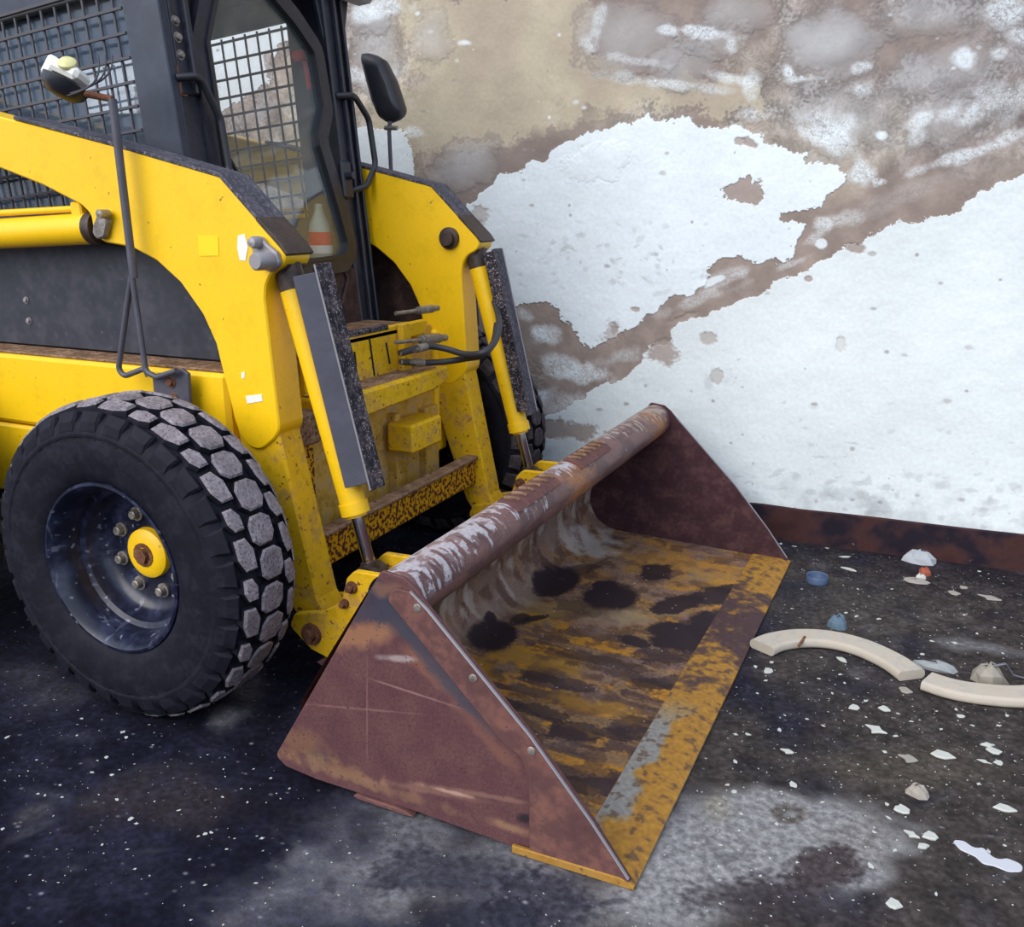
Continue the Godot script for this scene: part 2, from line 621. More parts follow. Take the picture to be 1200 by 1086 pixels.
func materials() -> void:
	var yel := rgb(242, 194, 10)
	mat("yellow_paint", coat(11, yel, 0.05, rgb(120, 88, 40), 0.10, 0.05, rgb(205, 160, 45), 0.25), 0.42, 0.0, 1.6)
	mat("worn_yellow", coat(21, rgb(226, 180, 30), 0.10, rgb(118, 78, 50), 0.22, 0.045, rgb(176, 138, 84), 0.8), 0.6, 0.0, 2.2)
	mat("dirty_yellow", coat(31, rgb(200, 160, 72), 0.16, rgb(112, 76, 56), 0.22, 0.04, rgb(176, 150, 116), 1.0), 0.75, 0.0, 2.4)
	mat("rusty_yellow", coat(41, rgb(214, 160, 20), 0.10, rgb(88, 50, 40), 0.50, 0.055, rgb(120, 72, 45), 0.3), 0.7, 0.0, 2.6)
	mat("brown_dirt", coat(51, rgb(132, 104, 82), 0.2, rgb(84, 60, 48), 0.3, 0.05, rgb(160, 138, 118), 0.5), 0.9, 0.0, 3.0)
	mat("black_paint", coat(61, rgb(36, 38, 50), 0.18, rgb(150, 150, 158), 0.035, 0.16, rgb(58, 56, 64), 0.4), 0.38, 0.0, 2.5)
	mat("black_panel", coat(71, rgb(52, 54, 64), 0.14, rgb(96, 96, 104), 0.05, 0.10, rgb(72, 70, 78), 0.6), 0.42, 0.0, 1.5)
	mat("cab_panel", coat(76, rgb(44, 50, 66), 0.10, rgb(150, 155, 165), 0.02, 0.15, rgb(56, 60, 74), 0.5), 0.40, 0.0, 1.5)
	mat("brown_black", coat(81, rgb(64, 50, 50), 0.18, rgb(140, 128, 124), 0.09, 0.15, rgb(84, 66, 60), 0.5), 0.6, 0.0, 3.0)
	mat("grey_guard", coat(91, rgb(72, 72, 84), 0.10, rgb(130, 130, 140), 0.04, 0.12, rgb(86, 84, 92), 0.4), 0.5, 0.0, 2.0)
	mat("chipped_guard", coat(101, rgb(44, 42, 50), 0.2, rgb(168, 160, 162), 0.30, 0.12, rgb(112, 96, 94), 0.7), 0.75, 0.0, 3.0)
	mat("grip_strip", coat(111, rgb(70, 70, 80), 0.2, rgb(132, 126, 134), 0.30, 0.08, rgb(96, 90, 94), 0.6), 0.7, 0.0, 3.0)
	mat("rubber", coat(121, rgb(27, 27, 36), 0.14, rgb(66, 66, 76), 0.06, 0.12, rgb(42, 42, 52), 0.6), 0.62, 0.0, 2.5)
	mat("dusty_rubber", coat(131, rgb(128, 121, 127), 0.16, rgb(74, 70, 78), 0.34, 0.07, rgb(158, 150, 155), 0.6), 0.9, 0.0, 4.0)
	mat("dull_rubber", coat(136, rgb(74, 68, 72), 0.2, rgb(44, 42, 48), 0.34, 0.07, rgb(102, 94, 96), 0.5), 0.9, 0.0, 4.0)
	mat("rim_paint", coat(141, rgb(19, 22, 42), 0.2, rgb(128, 130, 145), 0.20, 0.03, rgb(70, 76, 100), 0.6), 0.32, 0.0, 2.2)
	mat("rust", coat(151, rgb(98, 69, 68), 0.10, rgb(74, 52, 56), 0.16, 0.12, rgb(134, 92, 78), 0.5), 0.62, 0.1, 2.0)
	mat("dark_rust", coat(161, rgb(70, 48, 53), 0.12, rgb(52, 37, 43), 0.2, 0.08, rgb(104, 76, 72), 0.4), 0.6, 0.1, 2.0)
	mat("edge_paint", coat(171, rgb(160, 118, 54), 0.10, rgb(104, 84, 62), 0.2, 0.03, rgb(150, 120, 70), 0.5), 0.6, 0.1, 3.0)
	mat("greasy_metal", coat(181, rgb(136, 130, 124), 0.2, rgb(80, 72, 66), 0.2, 0.06, rgb(170, 164, 156), 0.5), 0.45, 0.5, 5.0)
	mat("dark_grease", coat(186, rgb(62, 50, 46), 0.25, rgb(120, 84, 52), 0.15, 0.06, rgb(90, 72, 62), 0.4), 0.5, 0.2, 5.0)
	plain("worn_steel", Color8(150, 146, 150), 0.5, 0.5)
	plain("chrome", Color8(176, 180, 192), 0.16, 1.0)
	plain("hole", Color8(26, 24, 26), 0.9)
	plain("hose", Color8(48, 48, 56), 0.55)
	plain("plastic_black", Color8(36, 38, 46), 0.42)
	plain("white_sticker", Color8(226, 226, 218), 0.6)
	plain("yellow_sticker", Color8(246, 206, 0), 0.5)
	plain("teal_panel", Color8(88, 146, 148), 0.6)
	plain("grey_frame", Color8(70, 68, 76), 0.6)
	plain("cab_inside", Color8(74, 80, 92), 0.8)
	plain("red_plastic", Color8(226, 30, 46), 0.4)
	plain("pale_bottle", Color8(176, 190, 178), 0.35)
	plain("lens", Color8(206, 200, 140), 0.3)
	plain("white_label", Color8(226, 222, 216), 0.6)
	plain("seat_cloth", Color8(46, 46, 54), 0.9)
	var gl := StandardMaterial3D.new()
	gl.resource_name = "clear_pane"
	gl.transparency = BaseMaterial3D.TRANSPARENCY_ALPHA
	gl.albedo_color = Color(0.66, 0.74, 0.75, 0.06)
	gl.roughness = 0.04
	M["clear_pane"] = gl
	var g2: StandardMaterial3D = gl.duplicate()
	g2.resource_name = "tinted_pane"
	g2.albedo_color = Color(0.40, 0.48, 0.58, 0.30)
	M["tinted_pane"] = g2


# ---------------------------------------------------------------- floor and wall
const WX0 := -3.5      # the stretch of wall that the photograph shows: 4.4 m by 2.3 m
const WW := 4.4
const WH := 2.3
const FX0 := -3.4      # the stretch of floor: 4.3 m by 2.9 m
const FZ0 := -3.75
const FW := 4.3
const FD := 2.9


func wq(a: Array) -> PackedVector2Array:
	var q := V(a)
	for i in q.size():
		q[i] = Vector2((q[i].x - WX0) / WW * 1800.0, (WH - q[i].y) / WH * 958.0)
	return q


func wb(t: Tex, a: Array, c: Color, k := 1.0, rough := 0.5, soft := 0.2, relief := 0.0, rim := 0.0, dry := 0.0) -> void:
	t.blob((a[0] - WX0) / WW * 1800.0, (WH - a[1]) / WH * 958.0, a[2] * 409.0, -a[3] * 416.0, a[4] * 409.0, -a[5] * 416.0, c, k, rough, soft, relief, rim, dry)


func fb(t: Tex, a: Array, c: Color, k := 1.0, rough := 0.5, soft := 0.3) -> void:
	t.blob((a[0] - FX0) / FW * 1480.0, (a[1] - FZ0) / FD * 998.0, a[2] * 344.0, a[3] * 344.0, a[4] * 344.0, a[5] * 344.0, c, k, rough, soft)


func wall_material() -> StandardMaterial3D:
	var t := tex(1800, 958, 5, 0.016)
	var low := noise_bytes(1800, 958, 91, 0.004, 3)
	var mid := noise_bytes(1800, 958, 92, 0.02, 4)
	var rnd := RandomNumberGenerator.new()
	rnd.seed = 4
	var tan_c := rgb(168, 158, 142)
	var brown := rgb(144, 131, 124)
	var grey := rgb(134, 130, 130)
	for i in 1800 * 958:                                  # bare render: brown below, tan and grey above
		var y := i / 1800
		var x := i % 1800 - 327
		var c := brown.lerp(tan_c, clampf((low[i] - 110) / 60.0, 0.0, 1.0) * clampf((560.0 - y) / 250.0, 0.0, 1.0))
		c = c.lerp(grey, clampf((x - 760 + (low[i] - 128) * 3.0) / 240.0, 0.0, 1.0) * clampf((420.0 - y) / 160.0, 0.0, 1.0))
		var rub := clampf((x - 700 + (low[i] - 128) * 4.0) / 160.0, 0.0, 1.0) * clampf((430.0 - y) / 120.0, 0.0, 1.0) + clampf((330.0 - x) / 90.0, 0.0, 1.0)
		c *= 1.0 + (mid[i] - 128) / 128.0 * (0.10 + 0.14 * rub) + rub * 0.07 * sin(t.wa[i] / 5.0 + mid[i] / 40.0)
		c = c.lerp(rgb(196, 198, 200), rub * clampf((t.fine[i] * 0.5 + t.wb[i] * 0.7 - 172.0) / 40.0, 0.0, 0.42))
		t.r[i] = c.r
		t.g[i] = c.g
		t.b[i] = c.b
		t.hh[i] = 0.30 + (mid[i] - 128) / 128.0 * 0.10
	t.poly(wq([-2.102, 2.046, -1.32, 2.043, -1.281, 1.81, -1.147, 1.7, -.685, 1.691, -.658, 1.555, -.952, 1.612, -1.276, 1.613, -1.481, 1.547, -1.772, 1.485, -2.083, 1.466, -2.244, 1.504, -2.236, 1.671, -1.996, 1.725, -2.029, 1.917]), rgb(180, 170, 150), 0.72, 22.0, 0.02)
	t.poly(wq([-1.987, 1.347, -1.773, 1.46, -1.481, 1.522, -1.275, 1.577, -1.079, 1.6, -.92, 1.588, -.948, 1.53, -1.141, 1.537, -1.341, 1.481, -1.552, 1.391, -1.699, 1.311, -1.833, 1.245]), rgb(122, 112, 108), 0.45, 20.0, -0.02)
	var stone := rgb(150, 147, 148)
	var pale := rgb(196, 198, 200)
	var white := rgb(216, 225, 231)
	# the stones that bulge under the render in the upper part, and their white rims
	wb(t, [-.451, 1.782, 0.151, 0.011, 0.025, -.107], stone, 0.90, 0.35, 0.3, 0.20)
	wb(t, [-.467, 1.793, 0.091, 0.007, 0.013, -.059], pale, 0.54, 0.45, 0.5, 0.03)
	wb(t, [-.451, 1.782, 0.167, 0.013, 0.027, -.118], rgb(120, 112, 110), 0.45, 0.35, 0.5, -0.06, 0.09)
	wb(t, [-1.152, 1.845, 0.199, -.028, -.008, -.119], stone, 0.55, 0.35, 0.3, 0.20)
	wb(t, [-1.172, 1.858, 0.12, -.017, -.004, -.066], pale, 0.33, 0.45, 0.5, 0.03)
	wb(t, [-1.152, 1.845, 0.219, -.031, -.008, -.131], rgb(120, 112, 110), 0.28, 0.35, 0.5, -0.06, 0.09)
	wb(t, [-.847, 1.826, 0.12, -.008, 0.004, -.072], stone, 0.50, 0.35, 0.3, 0.20)
	wb(t, [-.86, 1.834, 0.072, -.005, 0.002, -.04], pale, 0.30, 0.45, 0.5, 0.03)
	wb(t, [-.847, 1.826, 0.132, -.008, 0.005, -.08], rgb(120, 112, 110), 0.25, 0.35, 0.5, -0.06, 0.09)
	wb(t, [-.959, 1.739, 0.124, -.007, 0.004, -.08], stone, 0.50, 0.35, 0.3, 0.20)
	wb(t, [-.971, 1.748, 0.075, -.004, 0.002, -.044], pale, 0.30, 0.45, 0.5, 0.03)
	wb(t, [-.959, 1.739, 0.137, -.007, 0.004, -.088], rgb(120, 112, 110), 0.25, 0.35, 0.5, -0.06, 0.09)
	wb(t, [-1.83, 1.412, 0.146, 0.056, 0.041, -.078], stone, 0.60, 0.35, 0.3, 0.20)
	wb(t, [-1.846, 1.42, 0.088, 0.033, 0.022, -.043], pale, 0.36, 0.45, 0.5, 0.03)
	wb(t, [-1.83, 1.412, 0.161, 0.062, 0.045, -.086], rgb(120, 112, 110), 0.30, 0.35, 0.5, -0.06, 0.09)
	wb(t, [-.787, 1.904, 0.133, -.01, 0.004, -.06], stone, 0.50, 0.35, 0.3, 0.20)
	wb(t, [-.8, 1.911, 0.08, -.006, 0.002, -.033], pale, 0.30, 0.45, 0.5, 0.03)
	wb(t, [-.787, 1.904, 0.146, -.011, 0.004, -.066], rgb(120, 112, 110), 0.25, 0.35, 0.5, -0.06, 0.09)
	wb(t, [-.153, 1.845, 0.141, -.01, 0.007, -.064], stone, 0.45, 0.35, 0.3, 0.20)
	wb(t, [-.168, 1.853, 0.085, -.006, 0.004, -.035], pale, 0.27, 0.45, 0.5, 0.03)
	wb(t, [-.153, 1.845, 0.155, -.011, 0.008, -.07], rgb(120, 112, 110), 0.23, 0.35, 0.5, -0.06, 0.09)
	wb(t, [-.084, 1.674, 0.148, 0.019, 0.026, -.091], stone, 0.45, 0.35, 0.3, 0.20)
	wb(t, [-.1, 1.684, 0.089, 0.012, 0.014, -.05], pale, 0.27, 0.45, 0.5, 0.03)
	wb(t, [-.084, 1.674, 0.163, 0.021, 0.028, -.1], rgb(120, 112, 110), 0.23, 0.35, 0.5, -0.06, 0.09)
	wb(t, [-.36, 1.54, 0.134, -.052, -.021, -.077], stone, 0.35, 0.35, 0.3, 0.20)
	wb(t, [-.375, 1.548, 0.081, -.031, -.012, -.042], pale, 0.21, 0.45, 0.5, 0.03)
	wb(t, [-.36, 1.54, 0.147, -.057, -.023, -.084], rgb(120, 112, 110), 0.17, 0.35, 0.5, -0.06, 0.09)
	wb(t, [-.069, 1.543, 0.116, 0.041, 0.04, -.086], stone, 0.50, 0.35, 0.3, 0.20)
	wb(t, [-.083, 1.552, 0.07, 0.025, 0.022, -.047], pale, 0.30, 0.45, 0.5, 0.03)
	wb(t, [-.069, 1.543, 0.127, 0.045, 0.044, -.095], rgb(120, 112, 110), 0.25, 0.35, 0.5, -0.06, 0.09)
	wb(t, [-2.227, 1.866, 0.109, -.022, -.042, -.156], stone, 0.60, 0.35, 0.3, 0.20)
	wb(t, [-2.237, 1.882, 0.066, -.013, -.023, -.085], pale, 0.36, 0.45, 0.5, 0.03)
	wb(t, [-2.227, 1.866, 0.12, -.024, -.046, -.171], rgb(120, 112, 110), 0.30, 0.35, 0.5, -0.06, 0.09)
	wb(t, [-1.972, 1.897, 0.083, -.005, -.002, -.093], stone, 0.35, 0.35, 0.3, 0.20)
	wb(t, [-1.98, 1.907, 0.05, -.003, -.001, -.051], pale, 0.21, 0.45, 0.5, 0.03)
	wb(t, [-1.972, 1.897, 0.092, -.006, -.003, -.103], rgb(120, 112, 110), 0.17, 0.35, 0.5, -0.06, 0.09)
	wb(t, [-2.261, 1.995, 0.104, -.007, -.003, -.069], stone, 0.70, 0.35, 0.3, 0.20)
	wb(t, [-2.271, 2.003, 0.062, -.004, -.002, -.038], pale, 0.42, 0.45, 0.5, 0.03)
	wb(t, [-2.261, 1.995, 0.114, -.008, -.004, -.076], rgb(120, 112, 110), 0.35, 0.35, 0.5, -0.06, 0.09)
	wb(t, [-1.271, 1.418, 0.134, 0.019, 0.015, -.067], stone, 0.40, 0.35, 0.3, 0.20)
	wb(t, [-1.285, 1.425, 0.08, 0.011, 0.008, -.037], pale, 0.24, 0.45, 0.5, 0.03)
	wb(t, [-1.271, 1.418, 0.147, 0.021, 0.016, -.074], rgb(120, 112, 110), 0.20, 0.35, 0.5, -0.06, 0.09)
	# lime showing through in pale smears
	wb(t, [-.879, 1.847, 0.104, -.02, -.002, -.018], white, 0.95, 0.9, 0.35, 0.05, 0.0, 0.55)
	wb(t, [-.793, 1.808, 0.023, -.001, 0.003, -.051], white, 0.90, 0.9, 0.35, 0.05, 0.0, 0.55)
	wb(t, [-.584, 1.7, 0.013, 0.007, 0.017, -.027], white, 0.95, 0.9, 0.35, 0.05, 0.0, 0.55)
	wb(t, [-.526, 1.678, 0.055, 0.002, 0.002, -.01], white, 0.80, 0.9, 0.35, 0.05, 0.0, 0.55)
	wb(t, [-.357, 1.707, 0.027, 0.008, 0.008, -.017], white, 0.80, 0.9, 0.35, 0.05, 0.0, 0.55)
	wb(t, [-.442, 1.515, 0.079, -.016, -.005, -.053], white, 0.90, 0.9, 0.35, 0.05, 0.0, 0.55)
	wb(t, [-.395, 1.457, 0.065, -.024, -.013, -.045], white, 0.70, 0.9, 0.35, 0.05, 0.0, 0.55)
	wb(t, [-.35, 1.634, 0.032, 0.01, 0.01, -.022], white, 0.85, 0.9, 0.35, 0.05, 0.0, 0.55)
	wb(t, [-.042, 1.711, 0.025, -.001, 0.003, -.025], white, 1.00, 0.9, 0.35, 0.05, 0.0, 0.25)
	wb(t, [0.062, 1.725, 0.024, -.001, 0.003, -.022], white, 0.80, 0.9, 0.35, 0.05, 0.0, 0.55)
	wb(t, [-.07, 1.556, 0.05, 0.018, 0.015, -.033], white, 0.90, 0.9, 0.35, 0.05, 0.0, 0.55)
	wb(t, [-.016, 1.528, 0.054, 0.02, 0.013, -.027], white, 0.80, 0.9, 0.35, 0.05, 0.0, 0.55)
	wb(t, [-.145, 1.532, 0.054, 0.025, 0.01, -.019], white, 0.80, 0.9, 0.35, 0.05, 0.0, 0.55)
	wb(t, [0.077, 1.589, 0.05, -.03, -.023, -.052], white, 0.70, 0.9, 0.35, 0.05, 0.0, 0.55)
	wb(t, [0.046, 1.433, 0.12, 0.051, 0.008, -.016], white, 0.75, 0.9, 0.35, 0.05, 0.0, 0.55)
	wb(t, [-.078, 1.395, 0.1, 0.042, 0.007, -.014], white, 0.60, 0.9, 0.35, 0.05, 0.0, 0.55)
	wb(t, [-.316, 1.358, 0.042, -.001, 0.003, -.037], white, 0.90, 0.9, 0.35, 0.05, 0.0, 0.55)
	wb(t, [-.259, 1.337, 0.024, 0, 0.001, -.015], white, 0.90, 0.9, 0.35, 0.05, 0.0, 0.55)
	wb(t, [-.268, 1.487, 0.015, 0, 0.001, -.012], white, 1.00, 0.9, 0.35, 0.05, 0.0, 0.25)
	wb(t, [-.153, 1.479, 0.034, -.001, 0.003, -.029], white, 0.70, 0.9, 0.35, 0.05, 0.0, 0.55)
	wb(t, [0.069, 1.842, 0.047, -.003, 0.006, -.048], white, 0.80, 0.9, 0.35, 0.05, 0.0, 0.55)
	wb(t, [0.101, 1.778, 0.039, -.003, 0.003, -.027], white, 0.70, 0.9, 0.35, 0.05, 0.0, 0.55)
	wb(t, [-2.309, 1.999, 0.058, 0.012, 0.016, -.04], white, 0.80, 0.9, 0.35, 0.05, 0.0, 0.55)
	wb(t, [-2.181, 2.021, 0.093, -.007, -.001, -.027], white, 0.70, 0.9, 0.35, 0.05, 0.0, 0.55)
	wb(t, [-2.38, 1.888, 0.022, -.001, -.002, -.028], white, 1.00, 0.9, 0.35, 0.05, 0.0, 0.25)
	wb(t, [-2.353, 1.791, 0.062, -.003, -.002, -.028], white, 0.80, 0.9, 0.35, 0.05, 0.0, 0.55)
	wb(t, [-2.232, 1.753, 0.083, 0.02, 0.013, -.034], white, 0.50, 0.9, 0.35, 0.05, 0.0, 0.55)
	wb(t, [-2.06, 1.549, 0.034, -.001, -.001, -.018], white, 0.80, 0.9, 0.35, 0.05, 0.0, 0.55)
	wb(t, [-1.816, 1.872, 0.028, -.002, 0, -.01], white, 1.00, 0.9, 0.35, 0.05, 0.0, 0.25)
	wb(t, [-1.027, 1.865, 0.034, -.002, 0.001, -.012], white, 0.80, 0.9, 0.35, 0.05, 0.0, 0.55)
	wb(t, [-1.283, 1.882, 0.018, -.004, -.014, -.076], white, 0.60, 0.9, 0.35, 0.05, 0.0, 0.55)
	wb(t, [-1.315, 1.826, 0.029, -.002, 0.001, -.025], white, 0.70, 0.9, 0.35, 0.05, 0.0, 0.55)
	wb(t, [-1.15, 1.773, 0.104, -.022, -.002, -.012], white, 0.50, 0.9, 0.35, 0.05, 0.0, 0.55)
	wb(t, [-.804, 1.697, 0.078, -.017, -.002, -.018], white, 0.80, 0.9, 0.35, 0.05, 0.0, 0.55)
	wb(t, [-.712, 1.665, 0.026, -.001, 0.002, -.036], white, 0.60, 0.9, 0.35, 0.05, 0.0, 0.55)
	wb(t, [-.955, 1.676, 0.135, -.017, -.001, -.015], white, 0.60, 0.9, 0.35, 0.05, 0.0, 0.55)
	wb(t, [-1.115, 1.698, 0.121, -.021, -.002, -.019], white, 0.50, 0.9, 0.35, 0.05, 0.0, 0.55)
	wb(t, [-.706, 1.566, 0.058, -.002, 0.001, -.015], white, 0.50, 0.9, 0.35, 0.05, 0.0, 0.55)
	wb(t, [-.372, 1.207, 0.05, 0.019, 0.011, -.024], white, 0.60, 0.9, 0.35, 0.05, 0.0, 0.55)
	wb(t, [-.428, 1.186, 0.025, 0, 0.002, -.025], white, 0.70, 0.9, 0.35, 0.05, 0.0, 0.55)
	wb(t, [-1.473, 0.74, 0.057, -.016, -.013, -.036], white, 0.95, 0.9, 0.35, 0.05, 0.0, 0.55)
	wb(t, [-1.503, 0.763, 0.038, -.011, -.008, -.022], white, 0.90, 0.9, 0.35, 0.05, 0.0, 0.55)
	wb(t, [-1.416, 0.638, 0.071, -.008, -.008, -.045], white, 0.90, 0.9, 0.35, 0.05, 0.0, 0.55)
	wb(t, [-1.287, 0.593, 0.086, 0.006, 0.001, -.034], white, 0.90, 0.9, 0.35, 0.05, 0.0, 0.55)
	wb(t, [-1.564, 0.823, 0.032, -.016, -.01, -.017], white, 0.70, 0.9, 0.35, 0.05, 0.0, 0.55)
	wb(t, [-1.625, 0.461, 0.169, 0.013, 0, -.04], white, 0.40, 0.9, 0.35, 0.05, 0.0, 0.55)
	wb(t, [-1.395, 0.461, 0.161, -.001, -.004, -.055], white, 0.70, 0.9, 0.35, 0.05, 0.0, 0.55)
	wb(t, [-1.547, 0.485, 0.062, 0.005, 0, -.02], white, 0.80, 0.9, 0.35, 0.05, 0.0, 0.55)
	wb(t, [-1.585, 0.316, 0.254, 0.011, -.001, -.02], white, 0.80, 0.9, 0.35, 0.05, 0.0, 0.55)
	wb(t, [-1.625, 0.256, 0.171, 0.008, -.001, -.016], white, 0.70, 0.9, 0.35, 0.05, 0.0, 0.55)
	wb(t, [-1.469, 0.29, 0.145, 0.002, -.002, -.02], white, 0.70, 0.9, 0.35, 0.05, 0.0, 0.55)
	wb(t, [-1.468, 0.215, 0.125, 0.013, 0, -.024], white, 0.70, 0.9, 0.35, 0.05, 0.0, 0.55)
	wb(t, [-.853, 0.917, 0.129, 0.052, 0.008, -.019], white, 0.50, 0.9, 0.35, 0.05, 0.0, 0.55)
	wb(t, [-.761, 0.983, 0.078, 0.039, 0.008, -.015], white, 0.50, 0.9, 0.35, 0.05, 0.0, 0.55)
	wb(t, [-.468, 1.141, 0.036, 0.023, 0.009, -.014], white, 0.60, 0.9, 0.35, 0.05, 0.0, 0.55)
	wb(t, [-1.181, 0.669, 0.078, 0.033, 0.011, -.027], white, 0.50, 0.9, 0.35, 0.05, 0.0, 0.55)
	wb(t, [-.731, 1.021, 0.064, 0.019, 0.005, -.016], white, 0.50, 0.9, 0.35, 0.05, 0.0, 0.55)
	wb(t, [-.52, 1.057, 0.051, 0.026, 0.006, -.012], white, 0.60, 0.9, 0.35, 0.05, 0.0, 0.55)
	wb(t, [-.174, 1.3, 0.155, 0.067, 0.014, -.028], white, 0.18, 0.9, 0.35, 0.05, 0.0, 0.55)
	# white paint that still holds
	t.poly(wq([-1.833, 1.255, -1.775, 1.279, -1.68, 1.377, -1.552, 1.407, -1.428, 1.483, -1.308, 1.517, -1.207, 1.539, -1.094, 1.583, -.95, 1.56, -.793, 1.526, -.657, 1.507, -.625, 1.469, -.506, 1.432, -.494, 1.389, -.388, 1.381, -.366, 1.359, -.422, 1.288, -.433, 1.25, -.505, 1.238, -.579, 1.25, -.585, 1.206, -.516, 1.194, -.494, 1.171, -.496, 1.126, -.522, 1.081, -.641, 1.063, -.72, 1.083, -.765, 1.061, -.827, 1.028, -.849, 0.965, -.919, 0.931, -1.016, 0.878, -1.115, 0.791, -1.201, 0.736, -1.29, 0.715, -1.382, 0.796, -1.419, 0.856, -1.475, 0.888, -1.625, 0.862, -1.78, 0.831, -1.934, 1.056]), white, 1.0, 13.0, 0.22)
	t.poly(wq([0.251, 1.376, 0.18, 1.356, 0.133, 1.338, 0.06, 1.318, 0.04, 1.271, -.009, 1.244, -.084, 1.216, -.189, 1.187, -.284, 1.172, -.323, 1.128, -.432, 1.067, -.516, 1.005, -.664, 0.939, -.755, 0.888, -.833, 0.847, -.914, 0.824, -.994, 0.747, -1.077, 0.692, -1.093, 0.64, -1.213, 0.546, -1.321, 0.485, -1.47, 0.4, -1.625, 0.35, -1.785, 0.316, -1.788, 0.104, -1.544, -.102, -.631, -.05, 0.44, -.025]), rgb(212, 220, 223), 1.0, 13.0, 0.22)
	t.poly(wq([-3.934, 2.332, -2.654, 2.281, -2.616, 1.955, -2.776, 1.864, -2.732, 1.76, -2.897, 1.726, -3.014, 1.674, -3.154, 1.563, -3.422, 1.608, -3.748, 1.522, -3.998, 1.665, -4.289, 1.635, -4.621, 1.768, -4.501, 2.307]), white, 0.95, 16.0, 0.2)
	t.poly(wq([-2.407, 1.569, -2.119, 1.567, -2.082, 1.493, -2.07, 1.382, -2.128, 1.314, -2.422, 1.317]), white, 0.95, 10.0, 0.2)
	wb(t, [-.432, 1.127, 0.017, 0, 0.001, -.015], white, 0.90, 0.6, 0.2, 0.1)
	wb(t, [-.811, 0.982, 0.041, 0.016, 0.005, -.012], white, 0.90, 0.6, 0.2, 0.1)
	# holes in the white paint
	t.poly(wq([-.802, 1.314, -.757, 1.337, -.728, 1.361, -.692, 1.366, -.685, 1.342, -.649, 1.354, -.635, 1.312, -.647, 1.283, -.673, 1.259, -.729, 1.271, -.779, 1.284]), rgb(158, 146, 140), 1.0, 9.0, -0.22)
	wb(t, [-.981, 0.698, 0.057, 0.003, 0.002, -.05], rgb(158, 146, 140), 0.85, 0.7, 0.2, -0.18)
	wb(t, [-.699, 1.471, 0.027, -.015, -.007, -.012], rgb(158, 146, 140), 0.90, 0.7, 0.2, -0.18)
	wb(t, [-.742, 1.478, 0.018, 0, 0.001, -.012], rgb(158, 146, 140), 0.80, 0.7, 0.2, -0.18)
	wb(t, [-.321, 1.114, 0.026, -.004, -.001, -.014], rgb(158, 146, 140), 0.90, 0.7, 0.2, -0.18)
	wb(t, [-.468, 1.003, 0.012, 0, 0.001, -.009], rgb(158, 146, 140), 0.80, 0.7, 0.2, -0.18)
	wb(t, [-1.104, 0.868, 0.021, 0.001, 0, -.013], rgb(158, 146, 140), 0.80, 0.7, 0.2, -0.18)
	wb(t, [-.915, 0.843, 0.049, 0.02, 0.005, -.012], rgb(158, 146, 140), 0.50, 0.7, 0.2, -0.18)
	wb(t, [-.333, 0.767, 0.015, 0.001, 0.002, -.025], rgb(158, 146, 140), 0.20, 0.7, 0.2, -0.18)
	wb(t, [-.812, 0.77, 0.025, -.008, -.006, -.019], rgb(158, 146, 140), 0.60, 0.7, 0.2, -0.18)
	wb(t, [-.772, 0.628, 0.02, 0.001, 0.002, -.026], rgb(158, 146, 140), 0.40, 0.7, 0.2, -0.18)
	wb(t, [-1.185, 0.788, 0.017, -.002, -.005, -.033], rgb(158, 146, 140), 0.70, 0.7, 0.2, -0.18)
	wb(t, [-1.198, 0.764, 0.049, 0.002, 0.001, -.044], rgb(158, 146, 140), 0.50, 0.7, 0.2, -0.18)
	wb(t, [-1.775, 1.228, 0.046, 0, 0, -.034], rgb(158, 146, 140), 0.50, 0.7, 0.2, -0.18)
	wb(t, [-1.439, 0.352, 0.197, -.002, -.004, -.037], rgb(158, 146, 140), 0.90, 0.7, 0.2, -0.18)
	wb(t, [-1.578, 0.398, 0.062, 0.005, 0, -.052], rgb(158, 146, 140), 0.80, 0.7, 0.2, -0.18)
	wb(t, [-1.625, 0.571, 0.117, 0.008, 0, -.073], rgb(158, 146, 140), 0.60, 0.7, 0.2, -0.18)
	for k in 420:                                         # pits and flecks
		var px := rnd.randf_range(0, 1800)
		var py := rnd.randf_range(0, 958)
		var s := rnd.randf_range(0.8, 3.2)
		var up := py < 330 or rnd.randf() < 0.2
		t.blob(px, py, s * rnd.randf_range(0.7, 1.8), 0, 0, s, white if up and rnd.randf() < 0.6 else rgb(150, 146, 146), rnd.randf_range(0.25, 0.8), 0.6, 0.4, -0.05)
	wb(t, [-1.168, 1.008, 0.007, -.004, -.004, -.006], rgb(142, 146, 150), 0.35, 0.8, 0.4, -0.03, 0.0, 0.45)
	wb(t, [-1.518, 1.151, 0.004, 0.003, 0.005, -.005], rgb(142, 146, 150), 0.23, 0.8, 0.4, -0.03, 0.0, 0.45)
	wb(t, [-1.096, 1.134, 0.01, 0.007, 0.005, -.006], rgb(142, 146, 150), 0.26, 0.8, 0.4, -0.03, 0.0, 0.45)
	wb(t, [-1.406, 1.09, 0.008, 0.001, 0.001, -.009], rgb(142, 146, 150), 0.15, 0.8, 0.4, -0.03, 0.0, 0.45)
	wb(t, [-1.173, 0.987, 0.008, 0.001, 0.001, -.005], rgb(142, 146, 150), 0.36, 0.8, 0.4, -0.03, 0.0, 0.45)
	wb(t, [-.844, 1.026, 0.014, 0.003, 0.002, -.01], rgb(142, 146, 150), 0.14, 0.8, 0.4, -0.03, 0.0, 0.45)
	wb(t, [-1.09, 1.054, 0.009, 0.001, 0.001, -.005], rgb(142, 146, 150), 0.24, 0.8, 0.4, -0.03, 0.0, 0.45)
